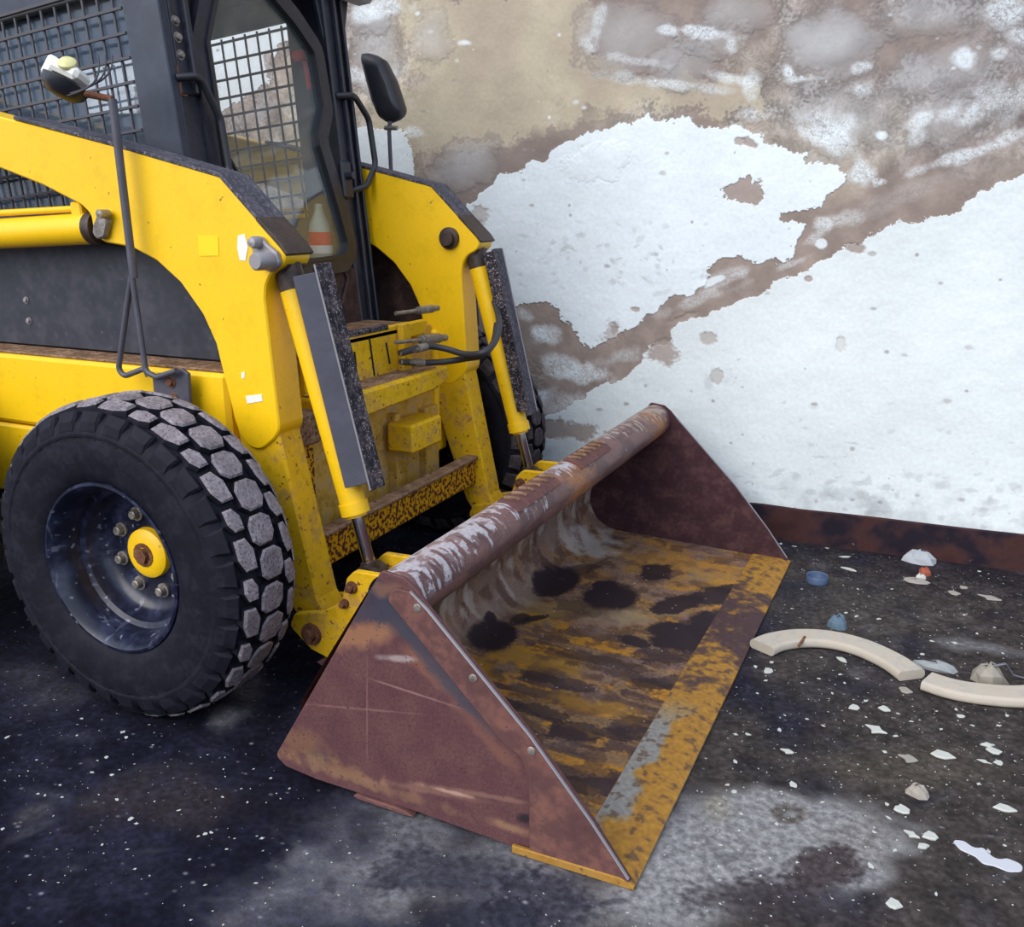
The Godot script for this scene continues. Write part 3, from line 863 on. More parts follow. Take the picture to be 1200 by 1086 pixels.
	wb(t, [-1.398, 1.127, 0.01, -.001, -.001, -.01], rgb(142, 146, 150), 0.19, 0.8, 0.4, -0.03, 0.0, 0.45)
	wb(t, [-1.39, 1.079, 0.007, 0, 0, -.005], rgb(142, 146, 150), 0.14, 0.8, 0.4, -0.03, 0.0, 0.45)
	wb(t, [-1.225, 1.109, 0.013, -.003, -.002, -.009], rgb(142, 146, 150), 0.29, 0.8, 0.4, -0.03, 0.0, 0.45)
	wb(t, [-1.311, 1.017, 0.009, 0.002, 0.002, -.008], rgb(142, 146, 150), 0.23, 0.8, 0.4, -0.03, 0.0, 0.45)
	wb(t, [-1.572, 1.14, 0.017, -.004, -.002, -.005], rgb(142, 146, 150), 0.28, 0.8, 0.4, -0.03, 0.0, 0.45)
	wb(t, [-1.036, 1.079, 0.009, 0.006, 0.002, -.003], rgb(142, 146, 150), 0.16, 0.8, 0.4, -0.03, 0.0, 0.45)
	wb(t, [-1.496, 1.183, 0.006, 0.002, 0.004, -.007], rgb(142, 146, 150), 0.36, 0.8, 0.4, -0.03, 0.0, 0.45)
	wb(t, [-1.068, 1.059, 0.011, -.007, -.003, -.004], rgb(142, 146, 150), 0.33, 0.8, 0.4, -0.03, 0.0, 0.45)
	wb(t, [-1.034, 1.077, 0.014, -.003, -.002, -.009], rgb(142, 146, 150), 0.35, 0.8, 0.4, -0.03, 0.0, 0.45)
	wb(t, [-1.107, 1.109, 0.01, 0.005, 0.002, -.004], rgb(142, 146, 150), 0.30, 0.8, 0.4, -0.03, 0.0, 0.45)
	wb(t, [-.984, 0.937, 0.012, 0.008, 0.005, -.006], rgb(142, 146, 150), 0.24, 0.8, 0.4, -0.03, 0.0, 0.45)
	wb(t, [-.878, 0.993, 0.009, 0.004, 0.003, -.006], rgb(142, 146, 150), 0.16, 0.8, 0.4, -0.03, 0.0, 0.45)
	wb(t, [-1.561, 0.942, 0.013, 0.002, 0.001, -.005], rgb(142, 146, 150), 0.13, 0.8, 0.4, -0.03, 0.0, 0.45)
	wb(t, [-1.446, 0.995, 0.013, 0.004, 0.003, -.007], rgb(142, 146, 150), 0.28, 0.8, 0.4, -0.03, 0.0, 0.45)
	wb(t, [-.862, 1.093, 0.004, 0.003, 0.002, -.003], rgb(142, 146, 150), 0.36, 0.8, 0.4, -0.03, 0.0, 0.45)
	wb(t, [-1.175, 0.97, 0.006, -.001, -.001, -.005], rgb(142, 146, 150), 0.35, 0.8, 0.4, -0.03, 0.0, 0.45)
	wb(t, [-1.341, 1.194, 0.015, -.005, -.002, -.005], rgb(142, 146, 150), 0.15, 0.8, 0.4, -0.03, 0.0, 0.45)
	wb(t, [-1.054, 0.972, 0.013, -.004, -.002, -.006], rgb(142, 146, 150), 0.15, 0.8, 0.4, -0.03, 0.0, 0.45)
	wb(t, [-1.361, 1.09, 0.014, -.007, -.002, -.004], rgb(142, 146, 150), 0.32, 0.8, 0.4, -0.03, 0.0, 0.45)
	wb(t, [-.852, 1.112, 0.006, -.003, -.002, -.004], rgb(142, 146, 150), 0.37, 0.8, 0.4, -0.03, 0.0, 0.45)
	wb(t, [-1.055, 1.076, 0.007, -.004, -.005, -.009], rgb(142, 146, 150), 0.14, 0.8, 0.4, -0.03, 0.0, 0.45)
	wb(t, [-1.44, 0.964, 0.015, 0.005, 0.002, -.006], rgb(142, 146, 150), 0.23, 0.8, 0.4, -0.03, 0.0, 0.45)
	wb(t, [-1.183, 1.186, 0.014, -.005, -.003, -.007], rgb(142, 146, 150), 0.17, 0.8, 0.4, -0.03, 0.0, 0.45)
	wb(t, [-.851, 1.004, 0.008, -.002, -.002, -.01], rgb(142, 146, 150), 0.33, 0.8, 0.4, -0.03, 0.0, 0.45)
	wb(t, [-1.586, 1.196, 0.015, 0, 0, -.006], rgb(142, 146, 150), 0.15, 0.8, 0.4, -0.03, 0.0, 0.45)
	wb(t, [-.846, 1.074, 0.014, 0.001, 0, -.004], rgb(142, 146, 150), 0.13, 0.8, 0.4, -0.03, 0.0, 0.45)
	wb(t, [-.916, 1.089, 0.005, 0, 0, -.004], rgb(142, 146, 150), 0.13, 0.8, 0.4, -0.03, 0.0, 0.45)
	wb(t, [-1.469, 1.083, 0.011, -.002, -.001, -.008], rgb(142, 146, 150), 0.21, 0.8, 0.4, -0.03, 0.0, 0.45)
	wb(t, [-1.121, 1.169, 0.007, 0.003, 0.005, -.008], rgb(142, 146, 150), 0.17, 0.8, 0.4, -0.03, 0.0, 0.45)
	wb(t, [-1.419, 1.071, 0.004, 0, 0, -.004], rgb(142, 146, 150), 0.16, 0.8, 0.4, -0.03, 0.0, 0.45)
	wb(t, [-1.067, 0.986, 0.011, 0.002, 0.002, -.009], rgb(142, 146, 150), 0.12, 0.8, 0.4, -0.03, 0.0, 0.45)
	wb(t, [-1.26, 1.105, 0.011, 0.004, 0.002, -.004], rgb(142, 146, 150), 0.33, 0.8, 0.4, -0.03, 0.0, 0.45)
	wb(t, [-1.402, 1.092, 0.015, 0.008, 0.003, -.005], rgb(142, 146, 150), 0.30, 0.8, 0.4, -0.03, 0.0, 0.45)
	wb(t, [-1.157, 1.037, 0.003, 0.003, 0.005, -.005], rgb(142, 146, 150), 0.18, 0.8, 0.4, -0.03, 0.0, 0.45)
	wb(t, [-1.055, 1.196, 0.006, -.004, -.007, -.009], rgb(142, 146, 150), 0.24, 0.8, 0.4, -0.03, 0.0, 0.45)
	wb(t, [-1.025, 1.034, 0.009, 0.004, 0.005, -.009], rgb(142, 146, 150), 0.33, 0.8, 0.4, -0.03, 0.0, 0.45)
	wb(t, [-1.588, 0.95, 0.014, -.003, -.002, -.007], rgb(142, 146, 150), 0.23, 0.8, 0.4, -0.03, 0.0, 0.45)
	wb(t, [-.998, 1.182, 0.009, -.005, -.005, -.008], rgb(142, 146, 150), 0.17, 0.8, 0.4, -0.03, 0.0, 0.45)
	wb(t, [-1.41, 0.943, 0.009, -.002, -.001, -.004], rgb(142, 146, 150), 0.22, 0.8, 0.4, -0.03, 0.0, 0.45)
	wb(t, [-1.028, 1.078, 0.01, 0.003, 0.002, -.006], rgb(142, 146, 150), 0.35, 0.8, 0.4, -0.03, 0.0, 0.45)
	wb(t, [-1.075, 0.987, 0.013, -.008, -.003, -.004], rgb(142, 146, 150), 0.34, 0.8, 0.4, -0.03, 0.0, 0.45)
	wb(t, [-1.205, 1.049, 0.005, 0.002, 0.005, -.008], rgb(142, 146, 150), 0.25, 0.8, 0.4, -0.03, 0.0, 0.45)
	wb(t, [-1.517, 1.191, 0.012, -.003, -.002, -.007], rgb(142, 146, 150), 0.32, 0.8, 0.4, -0.03, 0.0, 0.45)
	wb(t, [-.848, 1.191, 0.011, -.002, -.001, -.007], rgb(142, 146, 150), 0.26, 0.8, 0.4, -0.03, 0.0, 0.45)
	wb(t, [-1.162, 0.961, 0.01, -.002, -.002, -.007], rgb(142, 146, 150), 0.14, 0.8, 0.4, -0.03, 0.0, 0.45)
	wb(t, [-1.268, 1.184, 0.005, 0.002, 0.001, -.003], rgb(142, 146, 150), 0.17, 0.8, 0.4, -0.03, 0.0, 0.45)
	wb(t, [-1.197, 1.048, 0.013, -.007, -.004, -.006], rgb(142, 146, 150), 0.22, 0.8, 0.4, -0.03, 0.0, 0.45)
	wb(t, [-1.02, 1.057, 0.01, -.006, -.003, -.004], rgb(142, 146, 150), 0.31, 0.8, 0.4, -0.03, 0.0, 0.45)
	wb(t, [-1.5, 1.052, 0.018, 0.005, 0.001, -.004], rgb(142, 146, 150), 0.31, 0.8, 0.4, -0.03, 0.0, 0.45)
	wb(t, [-1.591, 0.986, 0.013, 0, -.001, -.01], rgb(142, 146, 150), 0.36, 0.8, 0.4, -0.03, 0.0, 0.45)
	wb(t, [-1.334, 1.044, 0.005, 0.001, 0.001, -.008], rgb(142, 146, 150), 0.37, 0.8, 0.4, -0.03, 0.0, 0.45)
	wb(t, [-.875, 1.176, 0.004, 0.002, 0.002, -.004], rgb(142, 146, 150), 0.30, 0.8, 0.4, -0.03, 0.0, 0.45)
	wb(t, [-1.175, 1.059, 0.01, 0.002, 0.001, -.003], rgb(142, 146, 150), 0.37, 0.8, 0.4, -0.03, 0.0, 0.45)
	wb(t, [-.962, 1.052, 0.006, 0.001, 0.002, -.01], rgb(142, 146, 150), 0.28, 0.8, 0.4, -0.03, 0.0, 0.45)
	wb(t, [-1.453, 1.116, 0.007, 0.005, 0.005, -.005], rgb(142, 146, 150), 0.29, 0.8, 0.4, -0.03, 0.0, 0.45)
	wb(t, [-1.48, 1.033, 0.012, 0.004, 0.003, -.009], rgb(142, 146, 150), 0.19, 0.8, 0.4, -0.03, 0.0, 0.45)
	wb(t, [-1.013, 1.104, 0.004, 0.004, 0.007, -.008], rgb(142, 146, 150), 0.35, 0.8, 0.4, -0.03, 0.0, 0.45)
	wb(t, [-1.379, 1.101, 0.017, -.005, -.002, -.007], rgb(142, 146, 150), 0.22, 0.8, 0.4, -0.03, 0.0, 0.45)
	wb(t, [-.89, 1.012, 0.01, 0.002, 0.001, -.004], rgb(142, 146, 150), 0.24, 0.8, 0.4, -0.03, 0.0, 0.45)
	wb(t, [-1.385, 1.055, 0.007, 0, 0, -.007], rgb(142, 146, 150), 0.29, 0.8, 0.4, -0.03, 0.0, 0.45)
	wb(t, [-1.017, 1.006, 0.008, -.004, -.003, -.006], rgb(142, 146, 150), 0.21, 0.8, 0.4, -0.03, 0.0, 0.45)
	wb(t, [-1.019, 0.929, 0.015, 0.005, 0.002, -.007], rgb(142, 146, 150), 0.28, 0.8, 0.4, -0.03, 0.0, 0.45)
	wb(t, [-1.066, 1.063, 0.007, 0.005, 0.004, -.006], rgb(142, 146, 150), 0.19, 0.8, 0.4, -0.03, 0.0, 0.45)
	wb(t, [-.528, 0.256, 0.017, 0.008, 0.001, -.003], rgb(142, 146, 150), 0.24, 0.8, 0.4, -0.03, 0.0, 0.45)
	wb(t, [-.32, 0.349, 0.005, 0, 0, -.004], rgb(142, 146, 150), 0.21, 0.8, 0.4, -0.03, 0.0, 0.45)
	wb(t, [0.171, 0.211, 0.008, 0.001, 0.001, -.006], rgb(142, 146, 150), 0.19, 0.8, 0.4, -0.03, 0.0, 0.45)
	wb(t, [-.265, 0.15, 0.013, 0, 0, -.004], rgb(142, 146, 150), 0.29, 0.8, 0.4, -0.03, 0.0, 0.45)
	wb(t, [0.188, 0.38, 0.004, -.001, -.001, -.007], rgb(142, 146, 150), 0.24, 0.8, 0.4, -0.03, 0.0, 0.45)
	wb(t, [-.252, 0.409, 0.014, -.002, 0, -.003], rgb(142, 146, 150), 0.19, 0.8, 0.4, -0.03, 0.0, 0.45)
	wb(t, [-.602, 0.177, 0.01, 0.004, 0.001, -.003], rgb(142, 146, 150), 0.27, 0.8, 0.4, -0.03, 0.0, 0.45)
	wb(t, [-.495, 0.207, 0.016, 0.003, 0, -.003], rgb(142, 146, 150), 0.25, 0.8, 0.4, -0.03, 0.0, 0.45)
	wb(t, [-.173, 0.21, 0.009, 0.003, 0.002, -.006], rgb(142, 146, 150), 0.26, 0.8, 0.4, -0.03, 0.0, 0.45)
	wb(t, [0.139, 0.371, 0.008, 0, 0, -.004], rgb(142, 146, 150), 0.10, 0.8, 0.4, -0.03, 0.0, 0.45)
	wb(t, [-.177, 0.452, 0.009, -.001, 0, -.004], rgb(142, 146, 150), 0.11, 0.8, 0.4, -0.03, 0.0, 0.45)
	wb(t, [-.451, 0.483, 0.005, -.001, -.001, -.005], rgb(142, 146, 150), 0.28, 0.8, 0.4, -0.03, 0.0, 0.45)
	wb(t, [-.194, 0.397, 0.016, 0.001, 0, -.005], rgb(142, 146, 150), 0.22, 0.8, 0.4, -0.03, 0.0, 0.45)
	wb(t, [-.592, 0.172, 0.006, -.001, -.001, -.006], rgb(142, 146, 150), 0.20, 0.8, 0.4, -0.03, 0.0, 0.45)
	wb(t, [-.324, 0.253, 0.016, 0.007, 0.002, -.006], rgb(142, 146, 150), 0.27, 0.8, 0.4, -0.03, 0.0, 0.45)
	wb(t, [-.663, 0.236, 0.018, 0.002, 0, -.004], rgb(142, 146, 150), 0.23, 0.8, 0.4, -0.03, 0.0, 0.45)
	wb(t, [-.51, 0.443, 0.005, 0.002, 0.001, -.003], rgb(142, 146, 150), 0.14, 0.8, 0.4, -0.03, 0.0, 0.45)
	wb(t, [0.065, 0.31, 0.014, -.002, 0, -.006], rgb(142, 146, 150), 0.11, 0.8, 0.4, -0.03, 0.0, 0.45)
	wb(t, [-.146, 0.567, 0.011, 0.001, 0.001, -.007], rgb(142, 146, 150), 0.14, 0.8, 0.4, -0.03, 0.0, 0.45)
	wb(t, [-.404, 0.389, 0.017, -.002, -.001, -.008], rgb(142, 146, 150), 0.30, 0.8, 0.4, -0.03, 0.0, 0.45)
	wb(t, [0.056, 0.478, 0.01, -.001, 0, -.006], rgb(142, 146, 150), 0.23, 0.8, 0.4, -0.03, 0.0, 0.45)
	wb(t, [-.204, 0.513, 0.016, -.005, -.001, -.004], rgb(142, 146, 150), 0.10, 0.8, 0.4, -0.03, 0.0, 0.45)
	wb(t, [0.253, 0.459, 0.013, 0.002, 0, -.002], rgb(142, 146, 150), 0.13, 0.8, 0.4, -0.03, 0.0, 0.45)
	wb(t, [0.012, 0.317, 0.01, -.003, -.001, -.006], rgb(142, 146, 150), 0.10, 0.8, 0.4, -0.03, 0.0, 0.45)
	wb(t, [-.111, 0.298, 0.012, -.002, -.001, -.004], rgb(142, 146, 150), 0.13, 0.8, 0.4, -0.03, 0.0, 0.45)
	wb(t, [0.139, 0.41, 0.005, 0.002, 0.002, -.006], rgb(142, 146, 150), 0.25, 0.8, 0.4, -0.03, 0.0, 0.45)
	wb(t, [-.067, 0.218, 0.014, 0.006, 0.002, -.005], rgb(142, 146, 150), 0.13, 0.8, 0.4, -0.03, 0.0, 0.45)
	wb(t, [-.681, 0.245, 0.006, 0.002, 0.001, -.004], rgb(142, 146, 150), 0.17, 0.8, 0.4, -0.03, 0.0, 0.45)
	wb(t, [-.005, 0.406, 0.01, 0.002, 0.001, -.003], rgb(142, 146, 150), 0.12, 0.8, 0.4, -0.03, 0.0, 0.45)
	wb(t, [0.024, 0.582, 0.012, 0.001, 0.001, -.006], rgb(142, 146, 150), 0.09, 0.8, 0.4, -0.03, 0.0, 0.45)
	wb(t, [-.433, 0.453, 0.008, -.002, -.001, -.004], rgb(142, 146, 150), 0.25, 0.8, 0.4, -0.03, 0.0, 0.45)
	wb(t, [0.192, 0.317, 0.008, 0.001, 0.001, -.007], rgb(142, 146, 150), 0.12, 0.8, 0.4, -0.03, 0.0, 0.45)
	wb(t, [0.026, 0.485, 0.014, 0.004, 0.002, -.006], rgb(142, 146, 150), 0.18, 0.8, 0.4, -0.03, 0.0, 0.45)
	wb(t, [0.031, 0.317, 0.011, 0.003, 0.001, -.004], rgb(142, 146, 150), 0.23, 0.8, 0.4, -0.03, 0.0, 0.45)
	wb(t, [-.211, 0.269, 0.013, 0.006, 0.002, -.004], rgb(142, 146, 150), 0.23, 0.8, 0.4, -0.03, 0.0, 0.45)
	wb(t, [-.317, 0.324, 0.006, 0.001, 0, -.003], rgb(142, 146, 150), 0.23, 0.8, 0.4, -0.03, 0.0, 0.45)
	wb(t, [-.554, 0.205, 0.017, -.001, -.001, -.007], rgb(142, 146, 150), 0.13, 0.8, 0.4, -0.03, 0.0, 0.45)
	wb(t, [-.586, 0.399, 0.007, -.001, -.001, -.005], rgb(142, 146, 150), 0.14, 0.8, 0.4, -0.03, 0.0, 0.45)
	wb(t, [0.148, 0.418, 0.006, 0.001, 0.001, -.006], rgb(142, 146, 150), 0.15, 0.8, 0.4, -0.03, 0.0, 0.45)
	wb(t, [-.142, 0.159, 0.014, -.003, -.001, -.004], rgb(142, 146, 150), 0.12, 0.8, 0.4, -0.03, 0.0, 0.45)
	wb(t, [-.272, 0.41, 0.018, 0, 0, -.003], rgb(142, 146, 150), 0.19, 0.8, 0.4, -0.03, 0.0, 0.45)
	wb(t, [-.517, 0.268, 0.015, 0.007, 0.002, -.007], rgb(142, 146, 150), 0.25, 0.8, 0.4, -0.03, 0.0, 0.45)
	wb(t, [-.316, 0.198, 0.012, -.001, 0, -.003], rgb(142, 146, 150), 0.20, 0.8, 0.4, -0.03, 0.0, 0.45)
	wb(t, [-.22, 0.302, 0.01, -.002, 0, -.003], rgb(142, 146, 150), 0.14, 0.8, 0.4, -0.03, 0.0, 0.45)
	wb(t, [-.411, 0.535, 0.014, 0.002, 0.001, -.008], rgb(142, 146, 150), 0.26, 0.8, 0.4, -0.03, 0.0, 0.45)
	wb(t, [-.35, 0.398, 0.009, 0, 0, -.004], rgb(142, 146, 150), 0.15, 0.8, 0.4, -0.03, 0.0, 0.45)
	wb(t, [-.611, 0.236, 0.009, 0.003, 0.001, -.005], rgb(142, 146, 150), 0.09, 0.8, 0.4, -0.03, 0.0, 0.45)
	wb(t, [-.036, 0.412, 0.016, -.002, 0, -.003], rgb(142, 146, 150), 0.08, 0.8, 0.4, -0.03, 0.0, 0.45)
	wb(t, [-.52, 0.541, 0.012, 0.002, 0.001, -.004], rgb(142, 146, 150), 0.29, 0.8, 0.4, -0.03, 0.0, 0.45)
	wb(t, [-.086, 0.194, 0.016, 0, 0, -.005], rgb(142, 146, 150), 0.12, 0.8, 0.4, -0.03, 0.0, 0.45)
	wb(t, [-.302, 0.273, 0.011, 0.005, 0.001, -.003], rgb(142, 146, 150), 0.25, 0.8, 0.4, -0.03, 0.0, 0.45)
	wb(t, [0.017, 0.324, 0.007, 0, 0, -.007], rgb(142, 146, 150), 0.11, 0.8, 0.4, -0.03, 0.0, 0.45)
	wb(t, [-.507, 0.279, 0.018, 0.005, 0.001, -.006], rgb(142, 146, 150), 0.24, 0.8, 0.4, -0.03, 0.0, 0.45)
	wb(t, [-.468, 0.274, 0.011, 0.001, 0, -.003], rgb(142, 146, 150), 0.19, 0.8, 0.4, -0.03, 0.0, 0.45)
	wb(t, [0.21, 0.32, 0.007, 0.002, 0.002, -.006], rgb(142, 146, 150), 0.22, 0.8, 0.4, -0.03, 0.0, 0.45)
	wb(t, [-.077, 0.328, 0.006, 0, 0.001, -.006], rgb(142, 146, 150), 0.24, 0.8, 0.4, -0.03, 0.0, 0.45)
	wb(t, [-.632, 0.215, 0.018, 0.007, 0.002, -.006], rgb(142, 146, 150), 0.28, 0.8, 0.4, -0.03, 0.0, 0.45)
	wb(t, [-.134, 0.463, 0.011, 0.005, 0.002, -.007], rgb(142, 146, 150), 0.20, 0.8, 0.4, -0.03, 0.0, 0.45)
	wb(t, [-.034, 0.201, 0.005, 0, 0, -.005], rgb(142, 146, 150), 0.22, 0.8, 0.4, -0.03, 0.0, 0.45)
	wb(t, [0.163, 0.337, 0.011, 0.004, 0.002, -.005], rgb(142, 146, 150), 0.27, 0.8, 0.4, -0.03, 0.0, 0.45)
	wb(t, [-.059, 0.31, 0.023, 0.002, 0.001, -.013], rgb(142, 146, 150), 0.30, 0.8, 0.4, -0.03, 0.0, 0.45)
	wb(t, [-.406, 0.143, 0.016, 0.002, 0.001, -.015], rgb(142, 146, 150), 0.19, 0.8, 0.4, -0.03, 0.0, 0.45)
	wb(t, [-.193, 0.28, 0.009, 0.001, 0.001, -.01], rgb(142, 146, 150), 0.31, 0.8, 0.4, -0.03, 0.0, 0.45)
	wb(t, [-.126, 0.252, 0.025, 0.003, 0.001, -.014], rgb(142, 146, 150), 0.37, 0.8, 0.4, -0.03, 0.0, 0.45)
	wb(t, [-.216, 0.261, 0.026, 0.003, 0.001, -.007], rgb(142, 146, 150), 0.33, 0.8, 0.4, -0.03, 0.0, 0.45)
	wb(t, [0.264, 0.225, 0.017, 0.002, 0.001, -.01], rgb(142, 146, 150), 0.22, 0.8, 0.4, -0.03, 0.0, 0.45)
	wb(t, [-.399, 0.205, 0.019, 0.002, 0.001, -.009], rgb(142, 146, 150), 0.37, 0.8, 0.4, -0.03, 0.0, 0.45)
	wb(t, [0.29, 0.302, 0.017, 0.002, 0.002, -.014], rgb(142, 146, 150), 0.28, 0.8, 0.4, -0.03, 0.0, 0.45)
	wb(t, [-.168, 0.147, 0.018, 0.002, 0.001, -.013], rgb(142, 146, 150), 0.32, 0.8, 0.4, -0.03, 0.0, 0.45)
	wb(t, [-.219, 0.17, 0.014, 0.002, 0.001, -.013], rgb(142, 146, 150), 0.21, 0.8, 0.4, -0.03, 0.0, 0.45)
	wb(t, [0.15, 0.276, 0.024, 0.003, 0.001, -.008], rgb(142, 146, 150), 0.31, 0.8, 0.4, -0.03, 0.0, 0.45)
	wb(t, [0.203, 0.19, 0.017, 0.002, 0.001, -.012], rgb(142, 146, 150), 0.22, 0.8, 0.4, -0.03, 0.0, 0.45)
	wb(t, [0.201, 0.209, 0.016, 0.002, 0.001, -.011], rgb(142, 146, 150), 0.36, 0.8, 0.4, -0.03, 0.0, 0.45)
	wb(t, [-.024, 0.301, 0.01, 0.001, 0.001, -.014], rgb(142, 146, 150), 0.27, 0.8, 0.4, -0.03, 0.0, 0.45)
	wb(t, [-.021, 0.24, 0.009, 0.001, 0.002, -.014], rgb(142, 146, 150), 0.24, 0.8, 0.4, -0.03, 0.0, 0.45)
	wb(t, [-.09, 0.231, 0.011, 0.001, 0.002, -.016], rgb(142, 146, 150), 0.37, 0.8, 0.4, -0.03, 0.0, 0.45)
	wb(t, [-.45, 0.26, 0.017, 0.002, 0.001, -.017], rgb(142, 146, 150), 0.26, 0.8, 0.4, -0.03, 0.0, 0.45)
	wb(t, [0.239, 0.287, 0.016, 0.002, 0.002, -.014], rgb(142, 146, 150), 0.30, 0.8, 0.4, -0.03, 0.0, 0.45)
	wb(t, [-.209, 0.214, 0.02, 0.002, 0.001, -.011], rgb(142, 146, 150), 0.19, 0.8, 0.4, -0.03, 0.0, 0.45)
	wb(t, [-.268, 0.154, 0.013, 0.002, 0.001, -.009], rgb(142, 146, 150), 0.21, 0.8, 0.4, -0.03, 0.0, 0.45)
	wb(t, [0.298, 0.181, 0.016, 0.002, 0.001, -.008], rgb(142, 146, 150), 0.25, 0.8, 0.4, -0.03, 0.0, 0.45)
	wb(t, [0.216, 0.243, 0.023, 0.003, 0.002, -.015], rgb(142, 146, 150), 0.33, 0.8, 0.4, -0.03, 0.0, 0.45)
	wb(t, [0.215, 0.254, 0.011, 0.001, 0.002, -.014], rgb(142, 146, 150), 0.37, 0.8, 0.4, -0.03, 0.0, 0.45)
	wb(t, [0.053, 0.282, 0.024, 0.003, 0.002, -.015], rgb(142, 146, 150), 0.36, 0.8, 0.4, -0.03, 0.0, 0.45)
	wb(t, [0.067, 0.16, 0.012, 0.002, 0.001, -.012], rgb(142, 146, 150), 0.37, 0.8, 0.4, -0.03, 0.0, 0.45)
	wb(t, [-1.197, 0.971, 0.014, 0, 0, -.013], rgb(142, 146, 150), 0.38, 0.8, 0.4, -0.03, 0.0, 0.45)
	wb(t, [-1.335, 1.148, 0.018, 0, 0, -.01], rgb(142, 146, 150), 0.38, 0.8, 0.4, -0.03, 0.0, 0.45)
	wb(t, [-.366, 0.346, 0.024, 0.002, 0.001, -.007], rgb(142, 146, 150), 0.30, 0.8, 0.4, -0.03, 0.0, 0.45)
	wb(t, [-.131, 0.183, 0.041, 0.005, 0.003, -.03], rgb(142, 146, 150), 0.41, 0.8, 0.4, -0.03, 0.0, 0.45)
	wb(t, [-.283, 0.205, 0.06, 0.007, 0.002, -.02], rgb(142, 146, 150), 0.26, 0.8, 0.4, -0.03, 0.0, 0.45)
	wb(t, [-.739, 0.63, 0.032, 0.002, 0.002, -.039], rgb(142, 146, 150), 0.11, 0.8, 0.4, -0.03, 0.0, 0.45)
	wb(t, [-.802, 0.592, 0.013, 0.001, 0.001, -.023], rgb(142, 146, 150), 0.26, 0.8, 0.4, -0.03, 0.0, 0.45)
	for i in 1800 * 958:
		var y := i / 1800
		var k := 1.0 + (t.fine[i] - 128) / 128.0 * 0.026 + (low[i] - 128) / 128.0 * 0.035
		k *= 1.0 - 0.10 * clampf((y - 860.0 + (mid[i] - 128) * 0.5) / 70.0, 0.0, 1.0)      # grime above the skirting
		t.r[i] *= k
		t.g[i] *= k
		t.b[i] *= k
		t.hh[i] += (t.fine[i] - 128) / 128.0 * 0.012
	var m := mat("old_plaster", t.picture(), 0.92, 0.0, 1.0, false)
	m.heightmap_enabled = true
	m.heightmap_scale = 1.4
	m.heightmap_texture = t.relief()
	return m


